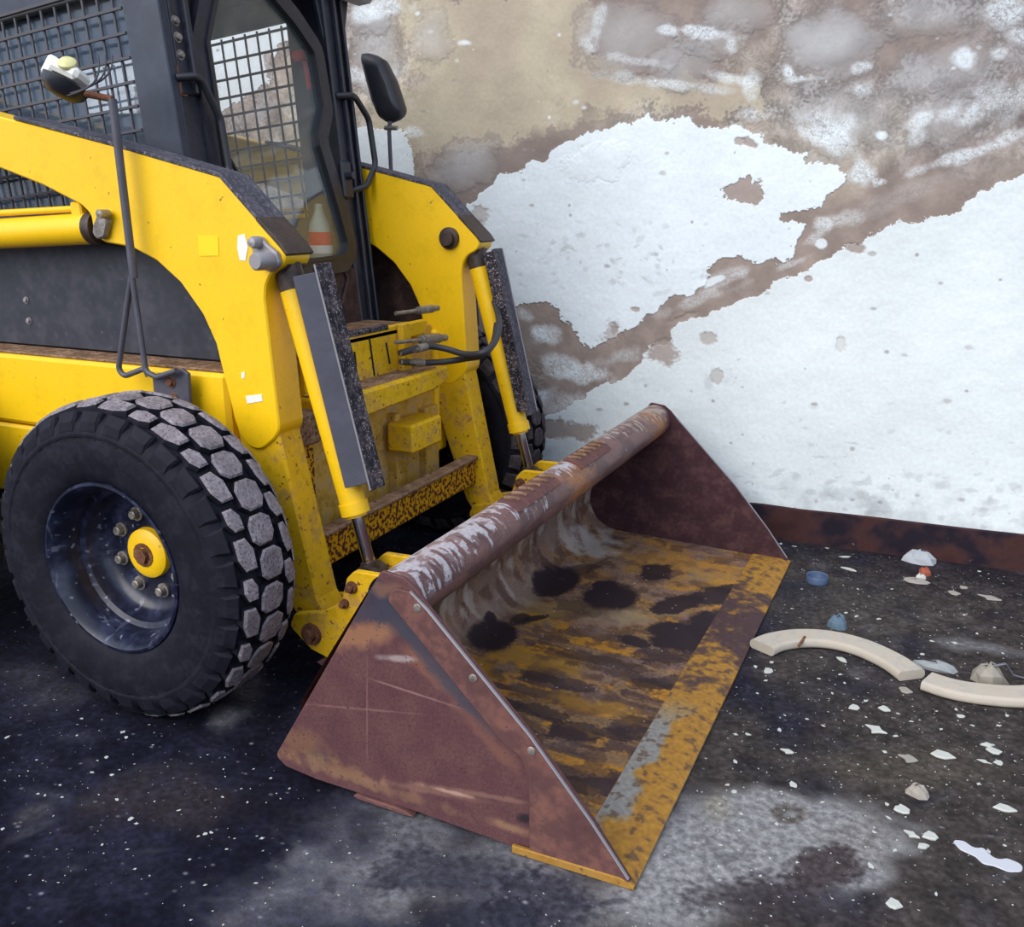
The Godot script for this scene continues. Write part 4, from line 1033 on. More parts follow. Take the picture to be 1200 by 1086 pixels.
func floor_material() -> StandardMaterial3D:
	var t := tex(1480, 998, 15, 0.012)
	var low := noise_bytes(1480, 998, 191, 0.006, 4)
	var mid := noise_bytes(1480, 998, 192, 0.03, 4)
	var grit := RandomNumberGenerator.new()
	grit.seed = 9
	var blue := rgb(33, 33, 46)
	var dark := rgb(23, 23, 35)
	var brown := rgb(60, 55, 54)
	for i in 1480 * 998:
		var x := i % 1480
		var c := blue.lerp(dark, clampf((low[i] - 100) / 60.0, 0.0, 1.0))
		c = c.lerp(brown, clampf((x - 900 + (low[i] - 128) * 2.0) / 260.0, 0.0, 1.0))
		c *= 1.0 + (mid[i] - 128) / 128.0 * 0.25
		t.r[i] = c.r
		t.g[i] = c.g
		t.b[i] = c.b
	var pale := rgb(130, 129, 130)
	fb(t, [-.201, -1.685, 0.237, -.11, 0.032, 0.185], pale, 0.95, 0.35, 0.16)
	fb(t, [-.325, -1.453, 0.131, -.061, 0.023, 0.088], pale, 0.80, 0.50, 0.30)
	fb(t, [-.463, -1.365, 0.172, -.08, 0.034, 0.093], pale, 0.55, 0.60, 0.50)
	fb(t, [-.852, -1.339, 0.17, -.079, 0.08, 0.132], pale, 0.60, 0.80, 0.50)
	fb(t, [-.893, -1.164, 0.158, -.074, 0.064, 0.091], pale, 0.45, 0.90, 0.50)
	fb(t, [-.698, -1.453, 0.095, -.044, 0.046, 0.096], pale, 0.50, 0.80, 0.50)
	fb(t, [-.051, -1.755, 0.063, -.029, 0.008, 0.084], rgb(116, 112, 112), 0.70, 0.50, 0.40)
	fb(t, [-.11, -1.63, 0.059, -.068, 0.023, 0.059], rgb(62, 54, 56), 0.90, 0.50, 0.25)
	fb(t, [-.18, -1.521, 0.116, -.054, 0.011, 0.064], rgb(58, 52, 56), 0.85, 0.60, 0.30)
	fb(t, [-.549, -1.324, 0.086, -.04, 0.026, 0.06], rgb(52, 50, 60), 0.80, 0.70, 0.30)
	fb(t, [-.766, -1.324, 0.106, -.049, 0.029, 0.053], rgb(48, 48, 58), 0.70, 0.70, 0.30)
	fb(t, [-.649, -1.242, 0.084, -.039, 0.019, 0.037], rgb(44, 44, 54), 0.80, 0.70, 0.30)
	fb(t, [-.183, -1.791, 0.035, -.016, 0.005, 0.033], rgb(84, 78, 76), 0.90, 0.30, 0.30)
	fb(t, [-.182, -1.792, 0.015, -.007, 0.002, 0.012], rgb(122, 122, 120), 0.90, 0.30, 0.30)
	fb(t, [-.329, -1.749, 0.023, -.011, 0.011, 0.047], rgb(130, 120, 96), 0.35, 0.60, 0.50)
	fb(t, [-1.551, -1.605, 0.007, -.058, 0.049, 0.033], rgb(118, 118, 126), 0.85, 0.70, 0.40)
	fb(t, [-1.606, -1.724, 0.006, -.064, 0.098, 0.069], rgb(96, 92, 98), 0.60, 0.60, 0.50)
	fb(t, [0.205, -2.836, 0.123, -.011, -.003, 0.044], rgb(112, 112, 116), 0.70, 0.70, 0.40)
	fb(t, [0.031, -2.073, 0.143, -.067, 0.004, 0.091], rgb(92, 84, 72), 0.35, 0.70, 0.50)
	fb(t, [0.134, -3.628, 0.403, -.045, -.008, 0.297], rgb(30, 26, 34), 0.70, 0.50, 0.50)
	fb(t, [-.267, -2.932, 0.211, 0.005, 0.022, 0.358], rgb(70, 66, 64), 0.50, 0.60, 0.60)
	fb(t, [-1.652, -1.116, 0.015, -.031, 0.024, 0.013], rgb(84, 80, 80), 0.50, 0.90, 0.50)
	fb(t, [-2.139, -1.502, 0.105, -.049, 0.083, 0.065], rgb(84, 82, 82), 0.35, 0.90, 0.50)
	fb(t, [-1.449, -1.277, 0.102, -.048, 0.07, 0.07], rgb(74, 70, 72), 0.35, 0.90, 0.50)
	fb(t, [-1.409, -1.262, 0.151, -.071, 0.067, 0.068], rgb(46, 36, 36), 0.40, 0.80, 0.50)
	fb(t, [0.22, -1.773, 0.03, -.027, 0.002, 0.014], rgb(88, 86, 90), 0.42, 0.90, 0.50)
	fb(t, [-.613, -1.771, 0.017, -.028, 0.005, 0.008], rgb(34, 32, 42), 0.24, 0.90, 0.50)
	fb(t, [-.942, -1.199, 0.009, -.009, 0.013, 0.013], rgb(34, 32, 42), 0.40, 0.90, 0.50)
	fb(t, [-.495, -2.193, 0.035, -.049, 0.008, 0.018], rgb(88, 86, 90), 0.35, 0.90, 0.50)
	fb(t, [-.992, -1.544, 0.018, -.012, 0.006, 0.008], rgb(34, 32, 42), 0.18, 0.90, 0.50)
	fb(t, [-.408, -1.64, 0.03, -.039, 0.005, 0.009], rgb(88, 86, 90), 0.40, 0.90, 0.50)
	fb(t, [-.033, -1.646, 0.017, -.018, 0.003, 0.009], rgb(34, 32, 42), 0.22, 0.90, 0.50)
	fb(t, [-.219, -1.574, 0.024, -.028, 0.003, 0.006], rgb(88, 86, 90), 0.37, 0.90, 0.50)
	fb(t, [-1.237, -1.212, 0.049, -.015, 0.011, 0.014], rgb(34, 32, 42), 0.23, 0.90, 0.50)
	fb(t, [-1.104, -1.085, 0.02, -.013, 0.004, 0.004], rgb(88, 86, 90), 0.21, 0.90, 0.50)
	fb(t, [0.075, -1.973, 0.043, -.067, 0.003, 0.009], rgb(34, 32, 42), 0.24, 0.90, 0.50)
	fb(t, [0.09, -1.975, 0.036, -.042, 0.002, 0.008], rgb(34, 32, 42), 0.44, 0.90, 0.50)
	fb(t, [-.076, -1.561, 0.031, -.035, 0.006, 0.015], rgb(88, 86, 90), 0.22, 0.90, 0.50)
	fb(t, [-.62, -1.756, 0.009, -.012, 0.005, 0.007], rgb(88, 86, 90), 0.25, 0.90, 0.50)
	fb(t, [-.564, -1.52, 0.045, -.011, 0.003, 0.011], rgb(88, 86, 90), 0.28, 0.90, 0.50)
	fb(t, [-.802, -1.323, 0.026, -.03, 0.007, 0.008], rgb(88, 86, 90), 0.23, 0.90, 0.50)
	fb(t, [-1.688, -1.298, 0.019, -.009, 0.017, 0.015], rgb(88, 86, 90), 0.29, 0.90, 0.50)
	fb(t, [-.854, -1.162, 0.045, -.016, 0.007, 0.011], rgb(88, 86, 90), 0.33, 0.90, 0.50)
	fb(t, [-.817, -1.186, 0.027, -.017, 0.01, 0.013], rgb(88, 86, 90), 0.24, 0.90, 0.50)
	fb(t, [-.454, -1.377, 0.03, -.017, 0.003, 0.008], rgb(34, 32, 42), 0.44, 0.90, 0.50)
	fb(t, [-.693, -2.164, 0.048, -.063, 0.006, 0.012], rgb(34, 32, 42), 0.35, 0.90, 0.50)
	fb(t, [-.395, -1.798, 0.027, -.012, 0.003, 0.012], rgb(88, 86, 90), 0.19, 0.90, 0.50)
	fb(t, [-1.56, -1.577, 0.023, -.055, 0.012, 0.01], rgb(34, 32, 42), 0.24, 0.90, 0.50)
	fb(t, [-.123, -1.7, 0.029, -.028, 0.004, 0.012], rgb(88, 86, 90), 0.36, 0.90, 0.50)
	fb(t, [-1.808, -1.355, 0.034, -.027, 0.021, 0.016], rgb(88, 86, 90), 0.22, 0.90, 0.50)
	fb(t, [-.757, -1.808, 0.043, -.022, 0.01, 0.022], rgb(34, 32, 42), 0.42, 0.90, 0.50)
	fb(t, [-.708, -1.81, 0.02, -.014, 0.004, 0.008], rgb(34, 32, 42), 0.33, 0.90, 0.50)
	fb(t, [-1.333, -1.125, 0.03, -.023, 0.009, 0.008], rgb(88, 86, 90), 0.33, 0.90, 0.50)
	fb(t, [-1.794, -1.232, 0.024, -.036, 0.019, 0.012], rgb(34, 32, 42), 0.34, 0.90, 0.50)
	fb(t, [0.102, -1.976, 0.032, -.049, 0.005, 0.015], rgb(88, 86, 90), 0.19, 0.90, 0.50)
	fb(t, [-1.067, -1.044, 0.035, -.01, 0.008, 0.011], rgb(88, 86, 90), 0.38, 0.90, 0.50)
	fb(t, [-.733, -1.695, 0.039, -.027, 0.01, 0.02], rgb(34, 32, 42), 0.41, 0.90, 0.50)
	fb(t, [-.869, -1.24, 0.025, -.013, 0.01, 0.015], rgb(34, 32, 42), 0.44, 0.90, 0.50)
	fb(t, [-.826, -1.832, 0.04, -.006, 0.005, 0.015], rgb(88, 86, 90), 0.34, 0.90, 0.50)
	fb(t, [-.757, -1.977, 0.036, -.04, 0.011, 0.02], rgb(34, 32, 42), 0.18, 0.90, 0.50)
	fb(t, [-.538, -1.878, 0.032, -.018, 0.005, 0.014], rgb(34, 32, 42), 0.17, 0.90, 0.50)
	fb(t, [-.698, -1.395, 0.022, -.005, 0.004, 0.009], rgb(88, 86, 90), 0.33, 0.90, 0.50)
	fb(t, [-.314, -1.631, 0.008, -.015, 0.01, 0.015], rgb(88, 86, 90), 0.32, 0.90, 0.50)
	fb(t, [-1.698, -1.306, 0.037, -.028, 0.016, 0.013], rgb(34, 32, 42), 0.18, 0.90, 0.50)
	fb(t, [0.213, -1.894, 0.035, -.011, 0, 0.006], rgb(88, 86, 90), 0.27, 0.90, 0.50)
	fb(t, [-.497, -1.786, 0.041, -.046, 0.01, 0.021], rgb(88, 86, 90), 0.27, 0.90, 0.50)
	fb(t, [0.232, -2.223, 0.033, -.028, 0.001, 0.012], rgb(34, 32, 42), 0.27, 0.90, 0.50)
	fb(t, [-1.604, -1.067, 0.01, -.037, 0.012, 0.006], rgb(88, 86, 90), 0.39, 0.90, 0.50)
	fb(t, [-1.021, -1.994, 0.04, -.035, 0.008, 0.014], rgb(88, 86, 90), 0.21, 0.90, 0.50)
	fb(t, [-1.054, -1.665, 0.041, -.006, 0.005, 0.009], rgb(34, 32, 42), 0.37, 0.90, 0.50)
	fb(t, [-1.011, -1.093, 0.025, -.035, 0.005, 0.004], rgb(88, 86, 90), 0.24, 0.90, 0.50)
	fb(t, [-.117, -1.489, 0.026, -.012, 0.001, 0.01], rgb(34, 32, 42), 0.30, 0.90, 0.50)
	fb(t, [-.792, -1.641, 0.016, -.033, 0.009, 0.011], rgb(34, 32, 42), 0.31, 0.90, 0.50)
	fb(t, [-.378, -1.786, 0.044, -.015, 0.002, 0.01], rgb(34, 32, 42), 0.19, 0.90, 0.50)
	fb(t, [-1.086, -1.934, 0.019, -.068, 0.015, 0.016], rgb(34, 32, 42), 0.43, 0.90, 0.50)
	fb(t, [-1.049, -1.227, 0.008, -.01, 0.012, 0.01], rgb(88, 86, 90), 0.24, 0.90, 0.50)
	fb(t, [-.85, -2.053, 0.047, -.045, 0.009, 0.018], rgb(34, 32, 42), 0.43, 0.90, 0.50)
	fb(t, [-.271, -1.6, 0.039, -.025, 0.004, 0.014], rgb(34, 32, 42), 0.19, 0.90, 0.50)
	fb(t, [0.209, -2.271, 0.022, -.016, 0.001, 0.023], rgb(88, 86, 90), 0.41, 0.90, 0.50)
	fb(t, [-2.002, -1.36, 0.01, -.017, 0.021, 0.013], rgb(34, 32, 42), 0.28, 0.90, 0.50)
	fb(t, [-1.472, -.992, 0.014, -.022, 0.011, 0.006], rgb(34, 32, 42), 0.34, 0.90, 0.50)
	fb(t, [-1.591, -1.277, 0.014, -.052, 0.011, 0.006], rgb(88, 86, 90), 0.17, 0.90, 0.50)
	fb(t, [-1.66, -1.175, 0.055, -.015, 0.019, 0.017], rgb(88, 86, 90), 0.36, 0.90, 0.50)
	fb(t, [-1.423, -1.029, 0.01, -.015, 0.014, 0.008], rgb(88, 86, 90), 0.29, 0.90, 0.50)
	fb(t, [-.57, -1.825, 0.019, -.008, 0.006, 0.018], rgb(88, 86, 90), 0.44, 0.90, 0.50)
	fb(t, [-.023, -3.013, 0.033, -.017, 0.002, 0.041], rgb(36, 32, 40), 0.36, 0.90, 0.50)
	fb(t, [0.317, -3.56, 0.064, 0.024, -.004, 0.031], rgb(92, 88, 88), 0.41, 0.90, 0.50)
	fb(t, [-.104, -3.19, 0.025, 0.011, -.001, 0.021], rgb(92, 88, 88), 0.29, 0.90, 0.50)
	fb(t, [0.196, -2.971, 0.045, -.03, 0, 0.021], rgb(92, 88, 88), 0.30, 0.90, 0.50)
	fb(t, [-.03, -2.771, 0.031, -.02, 0.002, 0.021], rgb(92, 88, 88), 0.37, 0.90, 0.50)
	fb(t, [-.171, -2.608, 0.052, -.026, 0.003, 0.024], rgb(36, 32, 40), 0.24, 0.90, 0.50)
	fb(t, [-.141, -2.611, 0.046, -.037, 0.003, 0.019], rgb(36, 32, 40), 0.30, 0.90, 0.50)
	fb(t, [0.23, -3.496, 0.041, 0.026, -.003, 0.024], rgb(36, 32, 40), 0.38, 0.90, 0.50)
	fb(t, [0.129, -2.649, 0.05, -.024, 0, 0.014], rgb(36, 32, 40), 0.28, 0.90, 0.50)
	fb(t, [-.007, -2.508, 0.031, -.019, 0.002, 0.022], rgb(92, 88, 88), 0.47, 0.90, 0.50)
	fb(t, [0.174, -3.386, 0.064, -.03, 0, 0.048], rgb(36, 32, 40), 0.24, 0.90, 0.50)
	fb(t, [-.103, -2.54, 0.035, -.018, 0.002, 0.019], rgb(92, 88, 88), 0.25, 0.90, 0.50)
	fb(t, [-.013, -2.908, 0.018, -.015, 0.003, 0.032], rgb(92, 88, 88), 0.47, 0.90, 0.50)
	fb(t, [-.081, -3.271, 0.035, -.029, 0.002, 0.022], rgb(36, 32, 40), 0.23, 0.90, 0.50)
	fb(t, [0.157, -3.035, 0.025, -.005, -.001, 0.039], rgb(92, 88, 88), 0.31, 0.90, 0.50)
	fb(t, [0.08, -3.024, 0.029, -.015, 0.001, 0.023], rgb(92, 88, 88), 0.50, 0.90, 0.50)
	fb(t, [0.257, -2.997, 0.053, -.001, -.002, 0.018], rgb(36, 32, 40), 0.28, 0.90, 0.50)
	fb(t, [0.051, -2.921, 0.019, -.008, 0.001, 0.039], rgb(92, 88, 88), 0.21, 0.90, 0.50)
	fb(t, [0.025, -2.981, 0.055, 0.02, -.001, 0.016], rgb(92, 88, 88), 0.45, 0.90, 0.50)
	fb(t, [0.167, -2.897, 0.029, 0.001, -.002, 0.025], rgb(92, 88, 88), 0.22, 0.90, 0.50)
	fb(t, [0.135, -2.788, 0.025, 0.009, -.002, 0.017], rgb(92, 88, 88), 0.22, 0.90, 0.50)
	fb(t, [0.234, -3.295, 0.035, -.008, -.002, 0.035], rgb(92, 88, 88), 0.27, 0.90, 0.50)
	fb(t, [0.003, -3.311, 0.061, -.048, 0.002, 0.025], rgb(92, 88, 88), 0.26, 0.90, 0.50)
	fb(t, [0.256, -3.102, 0.05, -.042, 0, 0.037], rgb(36, 32, 40), 0.45, 0.90, 0.50)
	fb(t, [-.109, -2.497, 0.035, 0.013, -.001, 0.021], rgb(92, 88, 88), 0.48, 0.90, 0.50)
	fb(t, [-.124, -2.8, 0.017, -.01, 0.002, 0.022], rgb(36, 32, 40), 0.50, 0.90, 0.50)
	fb(t, [-.234, -3.283, 0.054, 0.029, 0, 0.05], rgb(36, 32, 40), 0.42, 0.90, 0.50)
	fb(t, [0.048, -3.473, 0.067, -.016, 0, 0.039], rgb(92, 88, 88), 0.25, 0.90, 0.50)
	fb(t, [-.049, -2.503, 0.039, -.016, 0.001, 0.025], rgb(36, 32, 40), 0.26, 0.90, 0.50)
	fb(t, [-.108, -2.829, 0.022, -.013, 0.003, 0.035], rgb(92, 88, 88), 0.48, 0.90, 0.50)
	fb(t, [-.057, -2.818, 0.045, -.026, 0.002, 0.023], rgb(92, 88, 88), 0.44, 0.90, 0.50)
	fb(t, [-.027, -2.732, 0.025, 0.009, -.001, 0.021], rgb(92, 88, 88), 0.47, 0.90, 0.50)
	fb(t, [-.212, -2.544, 0.029, -.017, 0.004, 0.026], rgb(92, 88, 88), 0.23, 0.90, 0.50)
	fb(t, [-.285, -2.906, 0.018, 0.006, 0.001, 0.022], rgb(36, 32, 40), 0.33, 0.90, 0.50)
	fb(t, [-.322, -3.258, 0.072, -.003, 0.003, 0.032], rgb(36, 32, 40), 0.38, 0.90, 0.50)
	fb(t, [0.161, -2.932, 0.035, 0.013, -.003, 0.025], rgb(36, 32, 40), 0.31, 0.90, 0.50)
	fb(t, [-.122, -2.496, 0.024, -.014, 0.003, 0.025], rgb(92, 88, 88), 0.30, 0.90, 0.50)
	fb(t, [-.312, -3.297, 0.033, -.01, 0.004, 0.034], rgb(92, 88, 88), 0.35, 0.90, 0.50)
	fb(t, [-.184, -2.691, 0.048, -.014, 0.002, 0.023], rgb(92, 88, 88), 0.21, 0.90, 0.50)
	fb(t, [-.137, -2.917, 0.02, -.005, 0.001, 0.024], rgb(92, 88, 88), 0.42, 0.90, 0.50)
	fb(t, [-1.548, -1.561, 0.011, -.043, 0.03, 0.022], rgb(112, 110, 116), 0.7, 0.7, 0.4)
	for k in 2600:                                        # grit trodden into the surface
		var px := grit.randf_range(0, 1480)
		var py := grit.randf_range(0, 998)
		var s := grit.randf_range(0.4, 1.1)
		t.blob(px, py, s * 1.4, 0, 0, s, rgb(150, 150, 152), grit.randf_range(0.2, 0.7), 0.5, 0.6)
	for i in 1480 * 998:
		var k := 1.0 + (t.fine[i] - 128) / 128.0 * 0.28 + grit.randf_range(-0.08, 0.08)
		t.r[i] *= k
		t.g[i] *= k
		t.b[i] *= k
		t.hh[i] = 0.5 + (mid[i] - 128) / 128.0 * 0.2 + (t.fine[i] - 128) / 128.0 * 0.12
	var m := mat("stained_concrete", t.picture(), 0.85, 0.0, 1.0, false)
	m.metallic_specular = 0.16
	m.heightmap_enabled = true
	m.heightmap_scale = 0.8
	m.heightmap_texture = t.relief()
	return m


func setting() -> void:
	# floor: a slab whose picture repeats mirrored beyond the stretch seen
	var fl := MB.new()
	for i in range(-2, 4):
		for j in range(0, 4):
			var x0 := FX0 + i * FW
			var z0 := FZ0 + j * FD
			var u0 := float(posmod(i, 2))
			var v0 := float(posmod(j, 2))
			var a := Vector3(x0, 0, z0)
			var b := Vector3(x0 + FW, 0, z0)
			var c := Vector3(x0 + FW, 0, z0 + FD)
			var d := Vector3(x0, 0, z0 + FD)
			fl.tri(a, b, c, Vector3.UP, Vector3.UP, Vector3.UP, Vector2(u0, v0), Vector2(1 - u0, v0), Vector2(1 - u0, 1 - v0))
			fl.tri(a, c, d, Vector3.UP, Vector3.UP, Vector3.UP, Vector2(u0, v0), Vector2(1 - u0, 1 - v0), Vector2(u0, 1 - v0))
	var xa := FX0 - 2 * FW
	var xb := FX0 + 4 * FW
	var za := FZ0
	var zb := FZ0 + 4 * FD
	for q in [[xa, za, xb, za, Vector3.FORWARD], [xb, za, xb, zb, Vector3.RIGHT], [xb, zb, xa, zb, Vector3.BACK], [xa, zb, xa, za, Vector3.LEFT]]:
		fl.quad(Vector3(q[0], 0, q[1]), Vector3(q[2], 0, q[3]), Vector3(q[2], -0.25, q[3]), Vector3(q[0], -0.25, q[1]), q[4])
	fl.quad(Vector3(xa, -0.25, za), Vector3(xb, -0.25, za), Vector3(xb, -0.25, zb), Vector3(xa, -0.25, zb), Vector3.DOWN)
	org = Vector3.ZERO
	var f := part("floor", self, fl, floor_material())
	f.set_meta("kind", "structure")
	tag(f, "dark stained concrete yard with pale patches and flakes of old paint", "ground")

	# wall: turned a little against the machine
	var wx := Transform3D(Basis(Vector3(0.99911, 0, -0.04213), Vector3.UP, Vector3(0.04213, 0, 0.99911)), Vector3(0, 0, -3.5462))
	var wl := MB.new()
	for i in range(-1, 2):
		for j in range(0, 2):
			var x0 := WX0 + i * WW
			var y0 := j * WH
			var u0 := float(posmod(i, 2))
			var v0 := 1.0 - j
			var a := wx * Vector3(x0, y0, 0)
			var b := wx * Vector3(x0 + WW, y0, 0)
			var c := wx * Vector3(x0 + WW, y0 + WH, 0)
			var d := wx * Vector3(x0, y0 + WH, 0)
			var o := wx.basis.z
			wl.tri(a, b, c, o, o, o, Vector2(u0, v0), Vector2(1 - u0, v0), Vector2(1 - u0, 1 - v0))
			wl.tri(a, c, d, o, o, o, Vector2(u0, v0), Vector2(1 - u0, 1 - v0), Vector2(u0, 1 - v0))
	var l := WX0 - WW
	var r := WX0 + 2 * WW
	for q in [[l, 0.0, l, 2 * WH, Vector3.LEFT], [r, 0.0, r, 2 * WH, Vector3.RIGHT], [l, 2 * WH, r, 2 * WH, Vector3.UP], [l, 0.0, r, 0.0, Vector3.DOWN]]:
		wl.quad(wx * Vector3(q[0], q[1], 0), wx * Vector3(q[2], q[3], 0), wx * Vector3(q[2], q[3], -0.35), wx * Vector3(q[0], q[1], -0.35), q[4])
	wl.quad(wx * Vector3(l, 0, -0.35), wx * Vector3(r, 0, -0.35), wx * Vector3(r, 2 * WH, -0.35), wx * Vector3(l, 2 * WH, -0.35), Vector3.FORWARD)
	var w := part("wall_back", self, wl, wall_material())
	w.set_meta("kind", "structure")
	tag(w, "tall rendered wall whose white paint peels off brown and grey plaster", "wall")
	# the reddish skirting band, its top edge uneven
	var sk := MB.new()
	var rng := RandomNumberGenerator.new()
	rng.seed = 12
	var top := PackedVector2Array([Vector2(r, -0.05), Vector2(l, -0.05)])
	var n := 90
	for i in n + 1:
		top.append(Vector2(lerpf(l, r, float(i) / n), 0.135 + rng.randf_range(-0.0025, 0.0025)))
	sk.plate(top, -0.02, 0.012, wx, 0.004)
	var s := part("baseboard_back", self, sk, mat("skirting_paint", coat(201, rgb(70, 46, 45), 0.2, rgb(116, 90, 80), 0.10, 0.08, rgb(34, 30, 40), 1.0), 0.85, 0.0, 0.6))
	s.set_meta("kind", "structure")
	tag(s, "dark red skirting band along the foot of the peeling wall", "skirting")


# ---------------------------------------------------------------- the loader
const ZC := -2.357                              # the machine's middle plane
const LOADER := Vector3(-2.0, 0, -2.357)


func mz(z: float, far: bool) -> float:
	return 2.0 * ZC - z if far else z


func block(q: PackedVector2Array, len_s: float, z0: float, z1: float, r_of: PackedVector2Array, top: Material, side: Material) -> ArrayMesh:
	# one tread block at angle 0 round local z; r_of lists (z, radius)
	var rad := func(z: float) -> float:
		for i in r_of.size() - 1:
			if z <= r_of[i + 1].x:
				return lerpf(r_of[i].y, r_of[i + 1].y, clampf((z - r_of[i].x) / (r_of[i + 1].x - r_of[i].x), 0, 1))
		return r_of[r_of.size() - 1].y
	var sides := MB.new()
	var tops := MB.new()
	var rings := []
	for lv in [[0.0, -0.024], [0.0025, -0.005], [0.007, 0.0]]:
		var a := []
		var pts := PackedVector2Array()
		for v in q:
			pts.append(Vector2(v.x * len_s, lerpf(z0, z1, v.y + 0.5)))
		pts = MB.inset(MB.ccw(pts), lv[0])
		for v in pts:
			var rr: float = rad.call(v.y) + lv[1]
			a.append(Vector3(cos(v.x / 0.4) * rr, sin(v.x / 0.4) * rr, v.y))
		rings.append(a)
	var k := q.size()
	var cen := Vector3()
	for v in rings[2]:
		cen += v / k
	for i in k:
		var j := (i + 1) % k
		var o: Vector3 = (rings[0][i] + rings[0][j]) * 0.5 - cen
		o -= Vector3(o.x, 0, 0)
		sides.quad(rings[0][i], rings[0][j], rings[1][j], rings[1][i], o)
		tops.quad(rings[1][i], rings[1][j], rings[2][j], rings[2][i], o.normalized() + Vector3.RIGHT)
		tops.face(rings[2][i], rings[2][j], cen, Vector3.RIGHT)
	return made2([[sides, side], [tops, top]])


func make_wheel(tops: Material, single_blocks: bool) -> Node3D:
	var w := Node3D.new()
	w.name = "wheel"
	org = Vector3.ZERO
	var ty := MB.new()
	var half := V([0.214, 0.100, 0.222, 0.112, 0.245, 0.119, 0.285, 0.1245, 0.318, 0.1235, 0.326, 0.1205, 0.330, 0.1235, 0.338, 0.122, 0.358, 0.112, 0.376, 0.092, 0.385, 0.06, 0.386, 0.0])
	var full := PackedVector2Array()
	for v in half:
		full.append(v)
	for i in range(half.size() - 2, -1, -1):
		full.append(Vector2(half[i].x, -half[i].y))
	full.reverse()
	ty.lathe(full, 72, Transform3D(), 0.6)
	part("tyre", w, ty, M["rubber"])
	var rm := MB.new()
	var rp := V([0.0, -0.022, 0.12, -0.022, 0.150, -0.018, 0.158, -0.006, 0.164, 0.004, 0.170, 0.03, 0.184, 0.036, 0.188, 0.07, 0.196, 0.092, 0.203, 0.106, 0.209, 0.113, 0.216, 0.112, 0.218, 0.100, 0.204, 0.086, 0.196, 0.06, 0.194, -0.09, 0.214, -0.112, 0.214, -0.10])
	rp.reverse()
	rm.lathe(rp, 64, Transform3D(), 0.6)
	part("rim", w, rm, M["rim_paint"], "black painted rim with a whitish smear of dirt")
	var hb := MB.new()
	hb.lathe(V([0.066, -0.024, 0.064, -0.006, 0.052, 0.002, 0.030, 0.004, 0.0, 0.004]), 32)
	part("hub_cap", w, hb, M["yellow_paint"], "yellow hub disc")
	var bo := MB.new()
	bo.hexbolt(Vector3(0, 0, 0.003), Vector3.BACK, 0.021, 0.016)
	part("hub_bolt", w, bo, M["dirty_rust"], "rusty hexagonal centre bolt")
	var nut := MB.new()
	nut.hexbolt(Vector3.ZERO, Vector3.BACK, 0.0125, 0.022)
	var nm := made(nut)
	for i in 8:
		var o := MeshInstance3D.new()
		o.name = "wheel_nut"
		o.mesh = nm
		o.material_override = M["greasy_metal"]
		o.position = Vector3(cos(i * TAU / 8 + 0.2) * 0.103, sin(i * TAU / 8 + 0.2) * 0.103, -0.021)
		w.add_child(o, true)
	var prof := V([-0.122, 0.345, -0.112, 0.376, -0.092, 0.397, -0.06, 0.4075, 0.06, 0.4075, 0.092, 0.397, 0.112, 0.376, 0.122, 0.345])
	var side: Material = M["rubber"]
	var big := V([-0.5, -0.30, -0.22, -0.5, 0.30, -0.5, 0.5, -0.22, 0.5, 0.28, 0.24, 0.5, -0.28, 0.5, -0.5, 0.25])
	var house := V([-0.5, -0.5, 0.12, -0.5, 0.5, -0.15, 0.5, 0.5, -0.10, 0.5, -0.5, 0.2])
	var bl := [
		block(big, 0.080, -0.044, 0.036, prof, tops, side), block(big, 0.076, -0.036, 0.044, prof, tops, side),
		block(house, 0.082, 0.043, 0.092, prof, tops, side), block(house, 0.060, 0.050, 0.090, prof, tops, side),
		block(house, 0.078, -0.092, -0.051, prof, tops, side), block(house, 0.066, -0.090, -0.043, prof, tops, side),
		block(V([-0.5, -0.5, 0.5, -0.5, 0.42, 0.5, -0.42, 0.5]), 0.072, 0.0945, 0.1225, prof, side, side), block(V([-0.42, -0.5, 0.42, -0.5, 0.5, 0.5, -0.5, 0.5]), 0.072, -0.1225, -0.0945, prof, tops, side),
	]
	var n := 30
	for i in n:
		for row in 5:
			var m: ArrayMesh = bl[row * 2 + i % 2] if row < 3 else bl[row + 3]
			var an: float = (i + [0.0, 0.5, 0.5, 0.05, 0.0][row]) * TAU / n
			if single_blocks:
				var o := MeshInstance3D.new()
				o.name = "tread_block"
				o.mesh = m
				o.rotation.z = an
				w.add_child(o, true)
	if not single_blocks:                         # wheels of which hardly anything shows
		var st := SurfaceTool.new()
		for i in n:
			for row in 5:
				var m: ArrayMesh = bl[row * 2 + i % 2] if row < 3 else bl[row + 3]
				var an: float = (i + [0.0, 0.5, 0.5, 0.05, 0.0][row]) * TAU / n
				for s in m.get_surface_count():
					st.append_from(m, s, Transform3D(Basis(Vector3.BACK, an), Vector3.ZERO))
		var tr := MeshInstance3D.new()
		tr.name = "tread"
		tr.mesh = st.commit()
		tr.material_override = tops
		tr.set_meta("kind", "stuff")
		w.add_child(tr, true)
	return w


